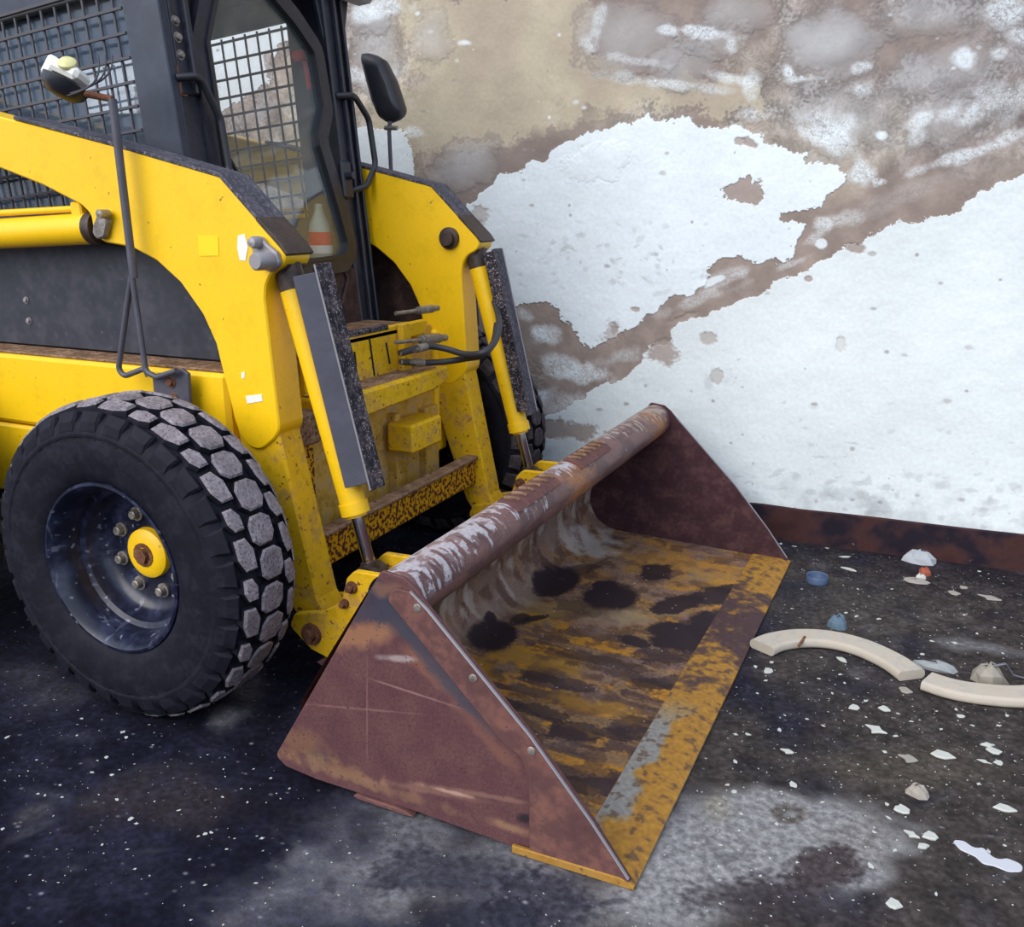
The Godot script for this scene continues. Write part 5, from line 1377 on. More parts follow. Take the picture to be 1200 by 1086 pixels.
func loader() -> void:
	mat("dirty_rust", coat(301, rgb(112, 76, 58), 0.2, rgb(70, 48, 44), 0.3, 0.06, rgb(140, 104, 76), 0.5), 0.8, 0.0, 5.0)
	var L := thing("skid_steer_loader", "yellow and black skid steer loader with chunky tyres and a caged cab", "loader", LOADER)
	# wheels
	var fr := make_wheel(M["dusty_rubber"], true)
	fr.position = Vector3(-1.756, 0.4075, -1.58) - LOADER
	fr.rotation.z = 0.11
	L.add_child(fr, true)
	fr.set_meta("label", "front wheel with a dusty worn tread")
	var ff := make_wheel(M["dull_rubber"], true)
	ff.position = Vector3(-1.756, 0.4075, mz(-1.58, true)) - LOADER
	ff.rotation = Vector3(0, PI, 0)
	L.add_child(ff, true)
	var rr := make_wheel(M["dull_rubber"], false)
	rr.position = Vector3(-2.80, 0.4075, -1.58) - LOADER
	L.add_child(rr, true)
	var rf := rr.duplicate()
	rf.position = Vector3(-2.80, 0.4075, mz(-1.58, true)) - LOADER
	rf.rotation.y = PI
	L.add_child(rf, true)
	org = LOADER
	chassis(L)
	arm(L, false)
	arm(L, true)
	tilt(L, false)
	tilt(L, true)
	cab(L)
	fittings(L)


func chassis(L: Node3D) -> void:
	var c := joint("chassis", L)
	var b := MB.new()
	b.span(-3.25, -1.72, 0.24, 0.84, -1.86, -2.85, 0.01)
	part("core", c, b, M["dark_grease"])
	b = MB.new()
	b.plate(V([-3.3, 0.845, -1.64, 0.845, -1.60, 1.245, -3.3, 1.245]), -1.925, -1.94, Transform3D(), 0.003)
	part("engine_panel", c, b, M["black_panel"], "dull black side panel with two bolts")
	for y in [[-2.511, 0.98], [-2.511, 0.918]]:
		b = MB.new()
		b.hexbolt(Vector3(y[0], y[1], -1.925), Vector3.BACK, 0.007, 0.008)
		part("bolt", c, b, M["worn_steel"])
	b = MB.new()
	b.span(-3.3, -1.66, 0.625, 0.835, -1.815, -1.92, 0.012)
	part("lower_body", c, b, M["yellow_paint"])
	b = MB.new()
	b.span(-3.3, -1.68, 0.40, 0.619, -1.818, -1.92, 0.008)
	part("lower_body", c, b, M["yellow_paint"])
	b = MB.new()
	b.span(-3.3, -1.66, 0.835, 0.843, -1.822, -1.925, 0.003)
	part("dirt_ledge", c, b, M["brown_dirt"], "ledge covered with brown dirt")
	b = MB.new()
	b.plate(V([-1.66, 0.84, -1.615, 0.83, -1.55, 0.45, -1.55, 0.30, -1.70, 0.30, -1.70, 0.84]), -1.85, -1.91)
	part("front_corner", c, b, M["worn_yellow"])
	b = MB.new()
	b.hexbolt(Vector3(-2.17, 0.70, -1.815), Vector3.BACK, 0.009, 0.02)
	part("bolt", c, b, M["worn_steel"])
	b = MB.new()
	b.plate(V([-3.2, 0.845, -1.50, 0.845, -1.52, 1.16, -1.60, 1.22, -3.2, 1.245]), -2.925, -2.94)
	part("engine_panel", c, b, M["brown_black"], "muddy brown side panel under the far arm")
	b = MB.new()
	b.span(-3.2, -1.60, 0.40, 0.84, -2.80, -2.87, 0.01)
	part("lower_body", c, b, M["yellow_paint"])
	# front, between the arms
	b = MB.new()
	b.span(-1.66, -1.62, 0.30, 0.86, -1.91, -2.805, 0.004)
	part("front_plate", c, b, M["dirty_yellow"], "front plate under a coat of brown dirt")
	b = MB.new()
	b.span(-1.625, -1.605, 0.33, 0.60, -1.91, -2.09, 0.004)
	part("rusty_plate", c, b, M["rusty_yellow"], "rusty plate beside the near arm")
	b = MB.new()
	b.span(-1.625, -1.585, 0.33, 0.60, -2.50, -2.53, 0.004)
	part("rib", c, b, M["dirty_yellow"])
	b = MB.new()
	b.span(-1.625, -1.59, 0.33, 0.58, -2.70, -2.79, 0.004)
	part("rib", c, b, M["dirty_yellow"])
	b = MB.new()
	b.span(-1.495, -1.447, 0.387, 0.401, -1.895, -2.82, 0.004)
	part("crossbar_flange", c, b, M["brown_dirt"], "brown dirty top of the crossbar")
	b = MB.new()
	b.span(-1.478, -1.458, 0.298, 0.388, -1.895, -2.82, 0.004)
	part("crossbar", c, b, M["rusty_yellow"], "yellow crossbar eaten by rust")
	b = MB.new()
	b.plate(fillet(V([-2.05, 0.735, -2.71, 0.735, -2.71, 0.69, -2.63, 0.668, -2.05, 0.655]), 0.012, 3), -1.62, -1.50, Transform3D(Basis(Vector3.BACK, Vector3.UP, Vector3.LEFT), Vector3(-3.12, 0, 0)), 0.008)
	part("step", c, b, M["worn_yellow"], "yellow step beam")
	b = MB.new()
	b.span(-1.615, -1.52, 0.733, 0.739, -2.06, -2.66, 0.002)
	part("dirt_layer", c, b, M["brown_dirt"])
	b = MB.new()
	b.span(-1.60, -1.50, 0.483, 0.578, -2.465, -2.655, 0.008)
	part("stop_block", c, b, M["worn_yellow"])
	b = MB.new()
	b.span(-1.62, -1.55, 0.612, 0.705, -1.94, -2.06, 0.008)
	part("stop_block", c, b, M["brown_dirt"], "stop block covered with brown dirt")
	b = MB.new()
	b.span(-1.62, -1.60, 0.72, 0.885, -2.06, -2.64, 0.004)
	part("slotted_plate", c, b, M["worn_yellow"], "yellow plate with three upright slits")
	for s in [[0.831, -2.304, 0.784, -2.31], [0.862, -2.387, 0.742, -2.407], [0.835, -2.48, 0.766, -2.498]]:
		b = MB.new()
		b.tube([Vector3(-1.5995, s[0], s[1]), Vector3(-1.5995, s[2], s[3])], 0.0035, 6)
		part("slit", c, b, M["hole"])
	b = MB.new()
	b.span(-1.60, -1.575, 0.735, 0.888, -2.545, -2.60, 0.004)
	b.span(-1.60, -1.575, 0.84, 0.888, -2.60, -2.70, 0.004)
	part("hose_bracket", c, b, M["worn_yellow"])
	b = MB.new()
	b.plate(V([-2.02, 0.855, -2.72, 0.855, -2.72, 0.872, -2.02, 0.872]), 1.60, 1.86, Transform3D(Basis(Vector3.BACK, Vector3.UP, Vector3.LEFT), Vector3.ZERO), 0.003)
	part("floor_lip", c, b, M["brown_dirt"], "dusty sill below the cab door")
	b = MB.new()
	b.span(-1.625, -1.598, 0.872, 0.892, -2.06, -2.50, 0.005)
	part("sill_strip", c, b, M["chipped_guard"])


func arm(L: Node3D, far: bool) -> void:
	var a := joint("lift_arm", L)
	var zo := mz(-1.80, far)
	var zi := mz(-1.90, far)
	var sg := -1.0 if far else 1.0
	var q := V([-3.35, 1.4, -3.35, 1.62, -2.9, 1.6, -2.352, 1.482, -1.93, 1.394, -1.614, 1.319, -1.513, 1.22, -1.445, 1.156, -1.431, 1.137, -1.443, 1.113, -1.482, 1.093, -1.499, 1.065, -1.504, 1.03, -1.485, 0.708, -1.506, 0.682, -1.552, 0.647, -1.593, 0.654, -1.62, 0.692, -1.631, 0.725, -1.642, 0.784, -1.661, 0.867, -1.67, 0.914, -1.706, 0.988, -1.77, 1.064, -1.844, 1.117, -1.925, 1.149, -2.018, 1.16, -2.046, 1.173, -2.057, 1.201, -2.058, 1.231, -2.089, 1.255, -2.223, 1.306, -2.381, 1.352, -2.9, 1.4])
	var b := MB.new()
	b.plate(fillet(q, 0.045, 3), zo, zi, Transform3D(), 0.004)
	part("arm_plate", a, b, M["yellow_paint"])
	b = MB.new()
	b.plate(fillet(V([-1.66, 0.86, -1.60, 1.09, -1.515, 1.09, -1.497, 0.70, -1.472, 0.58, -1.405, 0.26, -1.375, 0.215, -1.372, 0.165, -1.40, 0.140, -1.44, 0.150, -1.50, 0.23, -1.60, 0.52]), 0.015, 3), zo - sg * 0.008, zi + sg * 0.002, Transform3D(), 0.006)
	part("arm_leg", a, b, M["worn_yellow"])
	# dark anti-slip strip along the top edge
	var top := V([-2.3, 1.475, -1.93, 1.394, -1.614, 1.319, -1.513, 1.22, -1.445, 1.156, -1.431, 1.137])
	for seg in [[0, 3, "grip_strip", "grip_strip", "grey worn strip along the top of the arm"], [3, 5, "nose_cover", "dark_grease", "dark greasy nose of the arm"]]:
		var e := PackedVector2Array()
		for i in range(seg[0], seg[1]):
			e.append(top[i] + Vector2(-0.001, -0.002))
		e.append(top[seg[1]])
		for i in range(seg[1], seg[0] - 1, -1):
			var d := (top[mini(i + 1, top.size() - 1)] - top[maxi(i - 1, 0)]).normalized()
			e.append(top[i] + Vector2(-d.y, d.x) * 0.008)
		b = MB.new()
		b.plate(e, zo + sg * 0.002, zi - sg * 0.002, Transform3D(), 0.002)
		part(seg[2], a, b, M[seg[3]], seg[4])
	# pin through the nose and its locking lever
	var p := Vector3(-1.525, 1.128, 0)
	b = MB.new()
	if not far:
		b.plate(fillet(V([-1.525, 1.177, -1.491, 1.182, -1.475, 1.164, -1.446, 1.145, -1.439, 1.117, -1.466, 1.097, -1.498, 1.108, -1.516, 1.136]), 0.016, 5), zo, zo + 0.018, Transform3D(), 0.004)
		b.lathe(V([0.021, 0.0, 0.021, 0.055, 0.017, 0.06, 0.0, 0.06]), 22, Transform3D(Basis(), Vector3(-1.465, 1.126, zo + 0.012)))
		b.lathe(V([0.0145, 0.0, 0.0145, 0.02, 0.011, 0.028, 0.0, 0.03]), 18, Transform3D(Basis(), Vector3(-1.497, 1.168, zo + 0.014)))
		part("pin_lever", a, b, M["worn_steel"], "bare steel pin with its locking lever")
		b = MB.new()
		b.plate(fillet(V([-2.006, 1.242, -1.982, 1.242, -1.981, 1.208, -1.996, 1.174, -2.024, 1.167, -2.04, 1.182, -2.034, 1.204]), 0.014, 5), zo, zo + 0.02, Transform3D(), 0.004)
		b.lathe(V([0.011, 0.0, 0.011, 0.03, 0.0, 0.032]), 16, Transform3D(Basis(), Vector3(-1.981, 1.232, zo + 0.012)))
		part("pin_lever", a, b, M["greasy_metal"], "grey greasy pin lever of the lift cylinder")
		for st in [[[-1.697, 1.181, -1.633, 1.178, -1.635, 1.133, -1.698, 1.131], "yellow_sticker"], [[-1.571, 1.182, -1.55, 1.186, -1.542, 1.155, -1.553, 1.122, -1.571, 1.124, -1.576, 1.154], "white_sticker"], [[-1.586, 0.787, -1.533, 0.796, -1.532, 0.778, -1.582, 0.767], "white_sticker"], [[-1.594, 0.845, -1.582, 0.85, -1.584, 0.833, -1.593, 0.83], "white_sticker"]]:
			b = MB.new()
			b.plate(V(st[0]), zo, zo + 0.0015, Transform3D(), 0.0004)
			part("sticker", a, b, M[st[1]], "worn sticker without lettering")
	else:
		b.lathe(V([0.036, 0.0, 0.036, 0.012, 0.024, 0.014, 0.024, 0.03, 0.0, 0.03]), 24, Transform3D(Basis(), Vector3(-1.545, 1.15, zi)))
		part("arm_pin", a, b, M["dark_grease"], "brown greasy pin head")
	# lift cylinder that runs back under the arm
	var l := joint("lift_cylinder", L)
	var zc := mz(-1.835, far)
	b = MB.new()
	b.tube([Vector3(-3.3, 1.135, zc), Vector3(-2.085, 1.195, zc)], 0.042, 22)
	part("barrel", l, b, M["yellow_paint"])
	b = MB.new()
	b.tube([Vector3(-2.095, 1.1945, zc), Vector3(-2.065, 1.196, zc)], 0.044, 22)
	part("end_ring", l, b, M["dark_grease"])
	b = MB.new()
	b.tube([Vector3(-3.3, 1.20, zc + sg * 0.012), Vector3(-2.13, 1.245, zc + sg * 0.012)], 0.009, 10)
	b.span(-2.145, -2.105, 1.215, 1.262, zc - 0.004, zc + 0.024, 0.004)
	part("feed_pipe", l, b, M["yellow_paint"])


func tilt(L: Node3D, far: bool) -> void:
	var t := joint("tilt_cylinder", L)
	var z := mz(-1.855, far)
	var a := Vector3(-1.478, 1.125, z)
	var b0 := Vector3(-1.305, 0.497, z)
	var dir := (b0 - a).normalized()
	var b := MB.new()
	b.tube([a + dir * 0.06, b0 - dir * 0.012], 0.0335, 22)
	part("barrel", t, b, M["yellow_paint"])
	b = MB.new()
	b.tube([b0 - dir * 0.03, b0], 0.0375, 22)
	b.tube([b0, b0 + dir * 0.008], 0.027, 18)
	part("gland", t, b, M["yellow_paint"])
	b = MB.new()
	b.tube([a - dir * 0.02, a + dir * 0.075], 0.0375, 18, 1.0, 0.034)
	b.tube([a + Vector3(0, 0, 0.036), a - Vector3(0, 0, 0.036)], 0.036, 20)
	part("cylinder_head", t, b, M["dark_grease"], "dark greasy head of the cylinder")
	b = MB.new()
	b.tube([b0, Vector3(-1.268, 0.36, z)], 0.0165, 18)
	part("rod", t, b, M["chrome"], "bare chrome piston rod")
	b = MB.new()
	b.tube([Vector3(-1.272, 0.372, z), Vector3(-1.262, 0.335, z)], 0.022, 14, 1.0, 0.032)
	b.tube([Vector3(-1.265, 0.332, z + 0.03), Vector3(-1.265, 0.332, z - 0.03)], 0.036, 18)
	part("rod_eye", t, b, M["dark_grease"])
	# sheet guard in front of the cylinder: an outer flank and a chipped inner flank meeting in a ridge
	var g := joint("cylinder_guard", L)
	var tp := Vector3(-1.380, 1.118, 0)
	var bt := Vector3(-1.248, 0.566, 0)
	var dn := (tp - bt).normalized()
	var fw := Vector3(dn.y, -dn.x, 0)
	var xf := Transform3D(Basis(fw, Vector3(0, 0, 1), fw.cross(Vector3(0, 0, 1))), bt)
	var h := tp.distance_to(bt) * signf(xf.basis.z.dot(dn))
	var zr := mz(-1.838, far)
	b = MB.new()
	b.plate(V([0.0, zr, -0.043, mz(-1.803, far), -0.049, mz(-1.808, far), -0.008, mz(-1.846, far)]), h * 0.04, h * 0.965, xf, 0.0015)
	part("outer_flank", g, b, M["grey_guard"])
	b = MB.new()
	b.plate(V([0.0, zr, -0.008, mz(-1.846, far), -0.012, mz(-1.896, far), 0.004, mz(-1.902, far)]), 0.0, h, xf, 0.0015)
	part("front_flank", g, b, M["grip_strip"] if far else M["chipped_guard"], "worn front of the guard")
	b = MB.new()
	b.plate(V([0.002, mz(-1.900, far), -0.046, mz(-1.895, far), -0.046, mz(-1.889, far), -0.004, mz(-1.893, far)]), h * 0.03, h * 0.99, xf, 0.0015)
	part("inner_flank", g, b, M["chipped_guard"], "guard flank with flaking black paint")
	b = MB.new()
	b.tube([tp + Vector3(0.001, -0.002, zr), bt + Vector3(0.001, 0.004, zr)], 0.0025, 6)
	part("ridge", g, b, M["worn_steel"], "bare worn ridge of the guard")
	b = MB.new()
	b.plate(V([-0.01, zr, -0.04, mz(-1.808, far), -0.04, mz(-1.88, far), -0.014, mz(-1.894, far)]), h * 0.945, h * 0.955, xf, 0.001)
	part("guard_cap", g, b, M["chipped_guard"])


func bars(parent: Node3D, xf: Transform3D, u0: float, u1: float, v0: float, v1: float, z: float, du: float, dv: float) -> void:
	# a welded guard: upright and level bars, each a piece of its own
	var up := MB.new()
	up.box(Vector3.ZERO, Vector3(0.007, v1 - v0, 0.006), Basis(), 0.001)
	var um := made(up)
	var lv := MB.new()
	lv.box(Vector3.ZERO, Vector3(u1 - u0, 0.008, 0.007), Basis(), 0.001)
	var lm := made(lv)
	var n := int((u1 - u0) / du)
	for i in n:
		var o := MeshInstance3D.new()
		o.name = "guard_bar"
		o.mesh = um
		o.material_override = M["grey_frame"]
		o.transform = xf * Transform3D(Basis(), Vector3(u1 - (i + 0.7) * du, (v0 + v1) / 2, z))
		o.position -= org
		parent.add_child(o, true)
	n = int((v1 - v0) / dv) + 1
	for i in n:
		var o := MeshInstance3D.new()
		o.name = "guard_bar"
		o.mesh = lm
		o.material_override = M["grey_frame"]
		o.transform = xf * Transform3D(Basis(), Vector3((u0 + u1) / 2, v0 + (i + 0.35) * dv, z + 0.006))
		o.position -= org
		parent.add_child(o, true)


func cab(L: Node3D) -> void:
	var ca := Vector3(0.9954, 0.0959, 0)
	var cb := Vector3(-0.0959, 0.9954, 0)
	var o := Vector3(-1.83, 0.88, 0)
	var T := Transform3D(Basis(ca, cb, Vector3.BACK), o)              # u forward, v up, z
	var F := Transform3D(Basis(Vector3.FORWARD, cb, ca), o)           # front plane: -z, v, u
	var c := joint("cab", L)
	var b := MB.new()
	b.plate(V([-1.25, -0.05, 0.004, -0.05, 0.0, 1.10, -0.125, 1.10, -0.125, 0.20, -1.25, 0.20]), -1.96, -1.985, T, 0.003)
	part("side_panel", c, b, M["cab_panel"], "smooth blue-black side panel behind the arm")
	b = MB.new()
	b.plate(V([-1.25, 0.935, -0.125, 0.935, -0.125, 1.10, -1.25, 1.10]), -1.962, -1.99, T, 0.003)
	part("top_rail", c, b, M["cab_panel"])
	b = MB.new()
	b.span(-1.30, -1.22, -0.05, 1.10, -1.96, -2.78, 0.004, T)
	part("rear_wall", c, b, M["cab_inside"])
	b = MB.new()
	b.span(-1.30, 0.03, 1.08, 1.13, -1.955, -2.785, 0.01, T)
	part("roof", c, b, M["cab_panel"])
	b = MB.new()
	b.span(-1.25, -0.01, -0.05, -0.02, -1.98, -2.77, 0.003, T)
	part("cab_floor", c, b, M["cab_inside"])
	b = MB.new()
	b.plate(V([-1.22, -0.05, 0.0, -0.05, 0.0, 1.08, -0.20, 1.08, -0.215, 0.36, -1.22, 0.36]), -2.75, -2.78, T, 0.003)
	b.span(-1.22, -0.2, 1.0, 1.08, -2.75, -2.78, 0.003, T)
	part("side_wall", c, b, M["grey_frame"])
	b = MB.new()
	b.span(-0.125, -0.045, 0.42, 0.98, -2.735, -2.748, 0.003, T)
	part("trim_panel", c, b, M["teal_panel"], "teal trim panel inside the cab")
	# near window guard and pane
	var g := joint("window_guard", L)
	bars(g, T, -1.22, -0.125, 0.20, 0.935, -1.966, 0.0535, 0.0605)
	b = MB.new()
	b.span(-1.22, -0.11, 0.19, 0.94, -1.996, -2.0, 0.0005, T)
	part("window_pane", g, b, M["tinted_pane"], "dusty tinted side window")
	g = joint("window_guard", L)
	bars(g, T, -1.22, -0.215, 0.36, 1.0, -2.79, 0.0535, 0.0605)
	# near front pillar with hinge and bolts
	b = MB.new()
	b.span(-0.06, 0.0, -0.05, 1.08, -1.985, -2.075, 0.006, T)
	part("pillar", c, b, M["black_paint"])
	b = MB.new()
	b.span(0.0, 0.022, 0.66, 0.905, -2.03, -2.05, 0.004, T)
	b.span(0.0, 0.006, 0.66, 0.905, -1.99, -2.05, 0.002, T)
	part("hinge", c, b, M["black_paint"])
	for v in [0.840, 0.800, 0.757]:
		b = MB.new()
		b.hexbolt(T * Vector3(0.004, v, -2.005), ca, 0.009, 0.012)
		part("bolt", c, b, M["greasy_metal"])
	b = MB.new()
	b.span(-0.002, 0.0035, 0.655, 0.73, -1.988, -2.012, 0.001, T)
	part("rust_patch", c, b, M["dirty_rust"], "rusty bare spot beside the hinge")
	# far front pillar: flat post, channel and gusset
	b = MB.new()
	b.span(-0.08, 0.0, -0.06, 1.08, -2.69, -2.785, 0.006, T)
	b.span(0.0, 0.016, -0.06, 1.08, -2.728, -2.740, 0.003, T)
	b.span(0.0, 0.014, -0.06, 1.08, -2.770, -2.782, 0.003, T)
	part("pillar", c, b, M["black_paint"])
	b = MB.new()
	b.plate(V([2.66, 1.08, 2.69, 0.90, 2.785, 0.86, 2.87, 1.08]), -0.03, -0.012, F, 0.003)
	part("gusset", c, b, M["black_paint"])
	b = MB.new()
	b.box(T * Vector3(0.03, 1.055, -2.80), Vector3(0.07, 0.045, 0.20), T.basis, 0.012)
	part("work_lamp", c, b, M["worn_steel"], "grey lamp bar at the roof corner")
	# door: black frame with cut corners round a pane
	var pane := fillet(V([2.105, 0.24, 2.105, 0.8, 2.2, 0.99, 2.38, 1, 2.511, 0.917, 2.594, 0.845, 2.605, 0.68, 2.56, 0.6, 2.56, 0.56, 2.62, 0.36, 2.65, 0.245, 2.615, 0.212, 2.13, 0.2]), 0.035, 4)
	var outer := MB.inset(MB.ccw(pane), -0.05)
	pane = MB.ccw(pane)
	b = MB.new()
	b.ring(outer, pane, -0.02, 0.012, F)
	part("door_frame", c, b, M["black_paint"], "black door frame with cut corners")
	b = MB.new()
	b.ring(MB.inset(pane, -0.006), MB.inset(pane, 0.007), 0.0, 0.018, F)
	part("door_seal", c, b, M["plastic_black"])
	b = MB.new()
	b.plate(MB.inset(pane, -0.004), -0.004, 0.001, F, 0.0005)
	part("door_pane", c, b, M["clear_pane"], "clear glass of the front door")
	b = MB.new()
	b.span(-0.02, 0.0, -0.03, 0.175, -2.075, -2.69, 0.004, T)
	part("door_panel", c, b, M["brown_black"], "brown dirty lower part of the door")
	b = MB.new()
	b.tube([T * Vector3(0.0, 0.165, -2.62), T * Vector3(0.006, 0.14, -2.63), T * Vector3(0.006, 0.06, -2.58), T * Vector3(0.006, 0.03, -2.50), T * Vector3(0.0, 0.03, -2.30)], 0.007, 8)
	part("door_rib", c, b, M["brown_black"])
	b = MB.new()
	b.span(0.0, 0.02, 0.40, 0.52, -2.655, -2.71, 0.006, T)
	b.tube([T * Vector3(0.02, 0.47, -2.68), T * Vector3(0.045, 0.47, -2.68)], 0.012, 12)
	part("door_latch", c, b, M["black_paint"])
	# grab handles
	for hp in [[-1.985, 0.7, -2.035, 0.7, -2.088, 0.6, -2.092, 0.455, -2.045, 0.45], [-2.7, 0.727, -2.755, 0.727, -2.825, 0.66, -2.835, 0.51, -2.765, 0.44, -2.72, 0.425]]:
		var path := fillet(V(hp), 0.045, 6, false)
		var pts := []
		for i in path.size():
			var u := 0.0 if i == 0 or i == path.size() - 1 else 0.035
			pts.append(T * Vector3(u, path[i].y, path[i].x))
		b = MB.new()
		b.tube(pts, 0.0105, 12)
		part("grab_handle", c, b, M["plastic_black"])
	b = MB.new()
	b.tube([T * Vector3(0.018, 0.50, -2.12), T * Vector3(0.02, 0.42, -2.17), T * Vector3(0.018, 0.385, -2.26)], 0.006, 6)
	part("wiper", c, b, M["plastic_black"])
	# inside: seat, lever, small things
	b = MB.new()
	b.box(T * Vector3(-0.72, 0.20, -2.37), Vector3(0.46, 0.13, 0.46), T.basis, 0.04)
	b.box(T * Vector3(-0.98, 0.50, -2.37), Vector3(0.13, 0.56, 0.44), T.basis * Basis(Vector3.BACK, 0.16), 0.04)
	part("seat", c, b, M["seat_cloth"])
	b = MB.new()
	b.tube([T * Vector3(-0.32, 0.06, -2.44), T * Vector3(-0.30, 0.24, -2.445)], 0.010, 8)
	b.tube([T * Vector3(-0.30, 0.20, -2.445), T * Vector3(-0.295, 0.28, -2.45), T * Vector3(-0.265, 0.33, -2.46)], 0.026, 14, 1.0, 0.020)
	part("control_lever", c, b, M["plastic_black"], "black control lever behind the door glass")
	b = MB.new()
	b.box(T * Vector3(-0.16, 0.10, -2.33), Vector3(0.2, 0.16, 0.5), T.basis, 0.03)
	part("foot_well", c, b, M["cab_inside"])


func fittings(L: Node3D) -> void:
	# couplers and hoses at the far arm
	for k in [[[-1.52, 0.934, -2.54], [-1.52, 0.93, -2.677], 0.013], [[-1.52, 0.839, -2.559], [-1.52, 0.827, -2.725], 0.0165]]:
		var b := MB.new()
		var p0 := Vector3(k[0][0], k[0][1], k[0][2])
		var p1 := Vector3(k[1][0], k[1][1], k[1][2])
		var d := p1 - p0
		b.tube([p0 - d * 0.9, p0], 0.006, 8)
		b.tube([p0, p0 + d * 0.12], k[2] * 0.75, 12)
		b.tube([p0 + d * 0.1, p0 + d * 0.72], k[2], 14)
		b.tube([p0 + d * 0.72, p1], k[2] * 0.72, 12)
		part("hydraulic_coupler", L, b, M["greasy_metal"])
	for k in [[[-1.52, 0.813, -2.436], [-1.5, 0.819, -2.559], [-1.46, 0.81, -2.605], [-1.38, 0.797, -2.601], [-1.31, 0.808, -2.589], [-1.3, 0.835, -2.655], [-1.32, 0.881, -2.728], [-1.37, 0.921, -2.812], [-1.41, 0.949, -2.862]], [[-1.53, 0.783, -2.455], [-1.52, 0.764, -2.569], [-1.47, 0.763, -2.621], [-1.4, 0.776, -2.638], [-1.33, 0.794, -2.623], [-1.32, 0.825, -2.683], [-1.35, 0.875, -2.771]]]:
		var pts := []
		for v in k:
			pts.append(Vector3(v[0], v[1], v[2]))
		var cur := Curve3D.new()
		for i in pts.size():
			var tn: Vector3 = (pts[mini(i + 1, pts.size() - 1)] - pts[maxi(i - 1, 0)]) * 0.17
			cur.add_point(pts[i], -tn, tn)
		cur.bake_interval = 0.012
		var b := MB.new()
		b.tube(Array(cur.get_baked_points()), 0.0105, 10)
		var h := part("hydraulic_hose", L, b, M["hose"])
		b = MB.new()
		b.tube([pts[0], pts[1]], 0.0085, 10)
		b.tube([pts[1] + (pts[0] - pts[1]) * 0.35, pts[1]], 0.0135, 12)
		part("hose_fitting", h, b, M["greasy_metal"])
	# near mirror post: bolted plate, bent rods, broken lamp head
	var m := joint("lamp_post", L)
	var z := -1.772
	var b := MB.new()
	b.plate(V([-1.871, 0.825, -1.768, 0.848, -1.746, 0.836, -1.749, 0.738, -1.872, 0.727]), z, z - 0.012, Transform3D(), 0.002)
	part("bracket", m, b, M["grey_guard"])
	for v in [[-1.805, 0.81], [-1.801, 0.767]]:
		b = MB.new()
		b.hexbolt(Vector3(v[0], v[1], z), Vector3.BACK, 0.010, 0.012)
		part("bolt", m, b, M["dirty_rust"])
	b = MB.new()
	var rod := []
	for v in fillet(V([-1.891, 1.082, -1.921, 0.998, -1.976, 0.833, -1.957, 0.816, -1.88, 0.843, -1.871, 0.823]), 0.02, 4, false):
		rod.append(Vector3(v.x, v.y, z + 0.012))
	b.tube(rod, 0.0075, 10)
	rod = []
	for v in fillet(V([-1.885, 1.082, -1.879, 0.978, -1.872, 0.836, -1.835, 0.823, -1.765, 0.846]), 0.02, 4, false):
		rod.append(Vector3(v.x, v.y, z + 0.018))
	b.tube(rod, 0.0075, 10)
	part("rod", m, b, M["grey_guard"])
	b = MB.new()
	b.tube([Vector3(-1.883, 1.074, z + 0.014), Vector3(-1.891, 1.501, z + 0.014)], 0.0105, 12)
	part("rod", m, b, M["grey_guard"])
	b = MB.new()
	b.tube([Vector3(-1.891, 1.501, z + 0.014), Vector3(-1.961, 1.514, z + 0.03)], 0.008, 8)
	part("rusty_stub", m, b, M["dirty_rust"], "rusty stub that carries the lamp head")
	var hx := Transform3D(Basis(Vector3(0.85, -0.42, 0.32).normalized(), 0.0) if false else Basis.from_euler(Vector3(-0.35, 0.25, -0.42)), Vector3(-2.017, 1.547, z + 0.03))
	b = MB.new()
	b.lathe(V([0.0, -0.045, 0.03, -0.042, 0.05, -0.028, 0.058, -0.004, 0.054, -0.003, 0.0, -0.006]), 28, hx * Transform3D(Basis(Vector3(1.15, 0, 0), Vector3(0, 0, 0.8), Vector3(0, 1.0, 0)), Vector3.ZERO))
	part("lamp_shell", m, b, M["plastic_black"], "black shell of the broken lamp")
	b = MB.new()
	b.box(hx * Vector3(-0.045, 0.012, 0.0), Vector3(0.03, 0.05, 0.06), hx.basis, 0.006)
	b.box(hx * Vector3(0.008, 0.018, 0.012), Vector3(0.085, 0.03, 0.06), hx.basis, 0.01)
	part("lamp_bracket", m, b, M["white_sticker"], "white inner bracket of the broken lamp")
	b = MB.new()
	b.lathe(V([0.022, 0.0, 0.022, 0.006, 0.015, 0.012, 0.0, 0.013]), 20, hx * Transform3D(Basis.from_euler(Vector3(-0.6, 0, 0)), Vector3(0.012, 0.03, 0.036)))
	part("reflector", m, b, M["lens"], "round pale reflector")
	for k in 3:
		b = MB.new()
		var w := []
		for i in 10:
			var f := i / 9.0
			w.append(hx * Vector3(0.045 + 0.05 * sin(f * 2.6 + k * 0.15), -0.02 + 0.125 * f - 0.01 * k, 0.02 + 0.012 * k - 0.03 * f))
		b.tube(w, 0.0022, 6)
		part("wire", m, b, M["hose"])
	# far mirror with its stalk
	m = joint("mirror", L)
	z = -2.97
	b = MB.new()
	b.pillow(fillet(V([-1.993, 1.781, -1.968, 1.781, -1.934, 1.771, -1.906, 1.756, -1.889, 1.725, -1.867, 1.687, -1.85, 1.641, -1.834, 1.596, -1.828, 1.576, -1.837, 1.562, -1.854, 1.551, -1.89, 1.54, -1.925, 1.561, -1.949, 1.612, -1.972, 1.691, -1.991, 1.763]), 0.02, 3), z - 0.075, z)
	part("housing", m, b, M["plastic_black"], "long black mirror housing")
	b = MB.new()
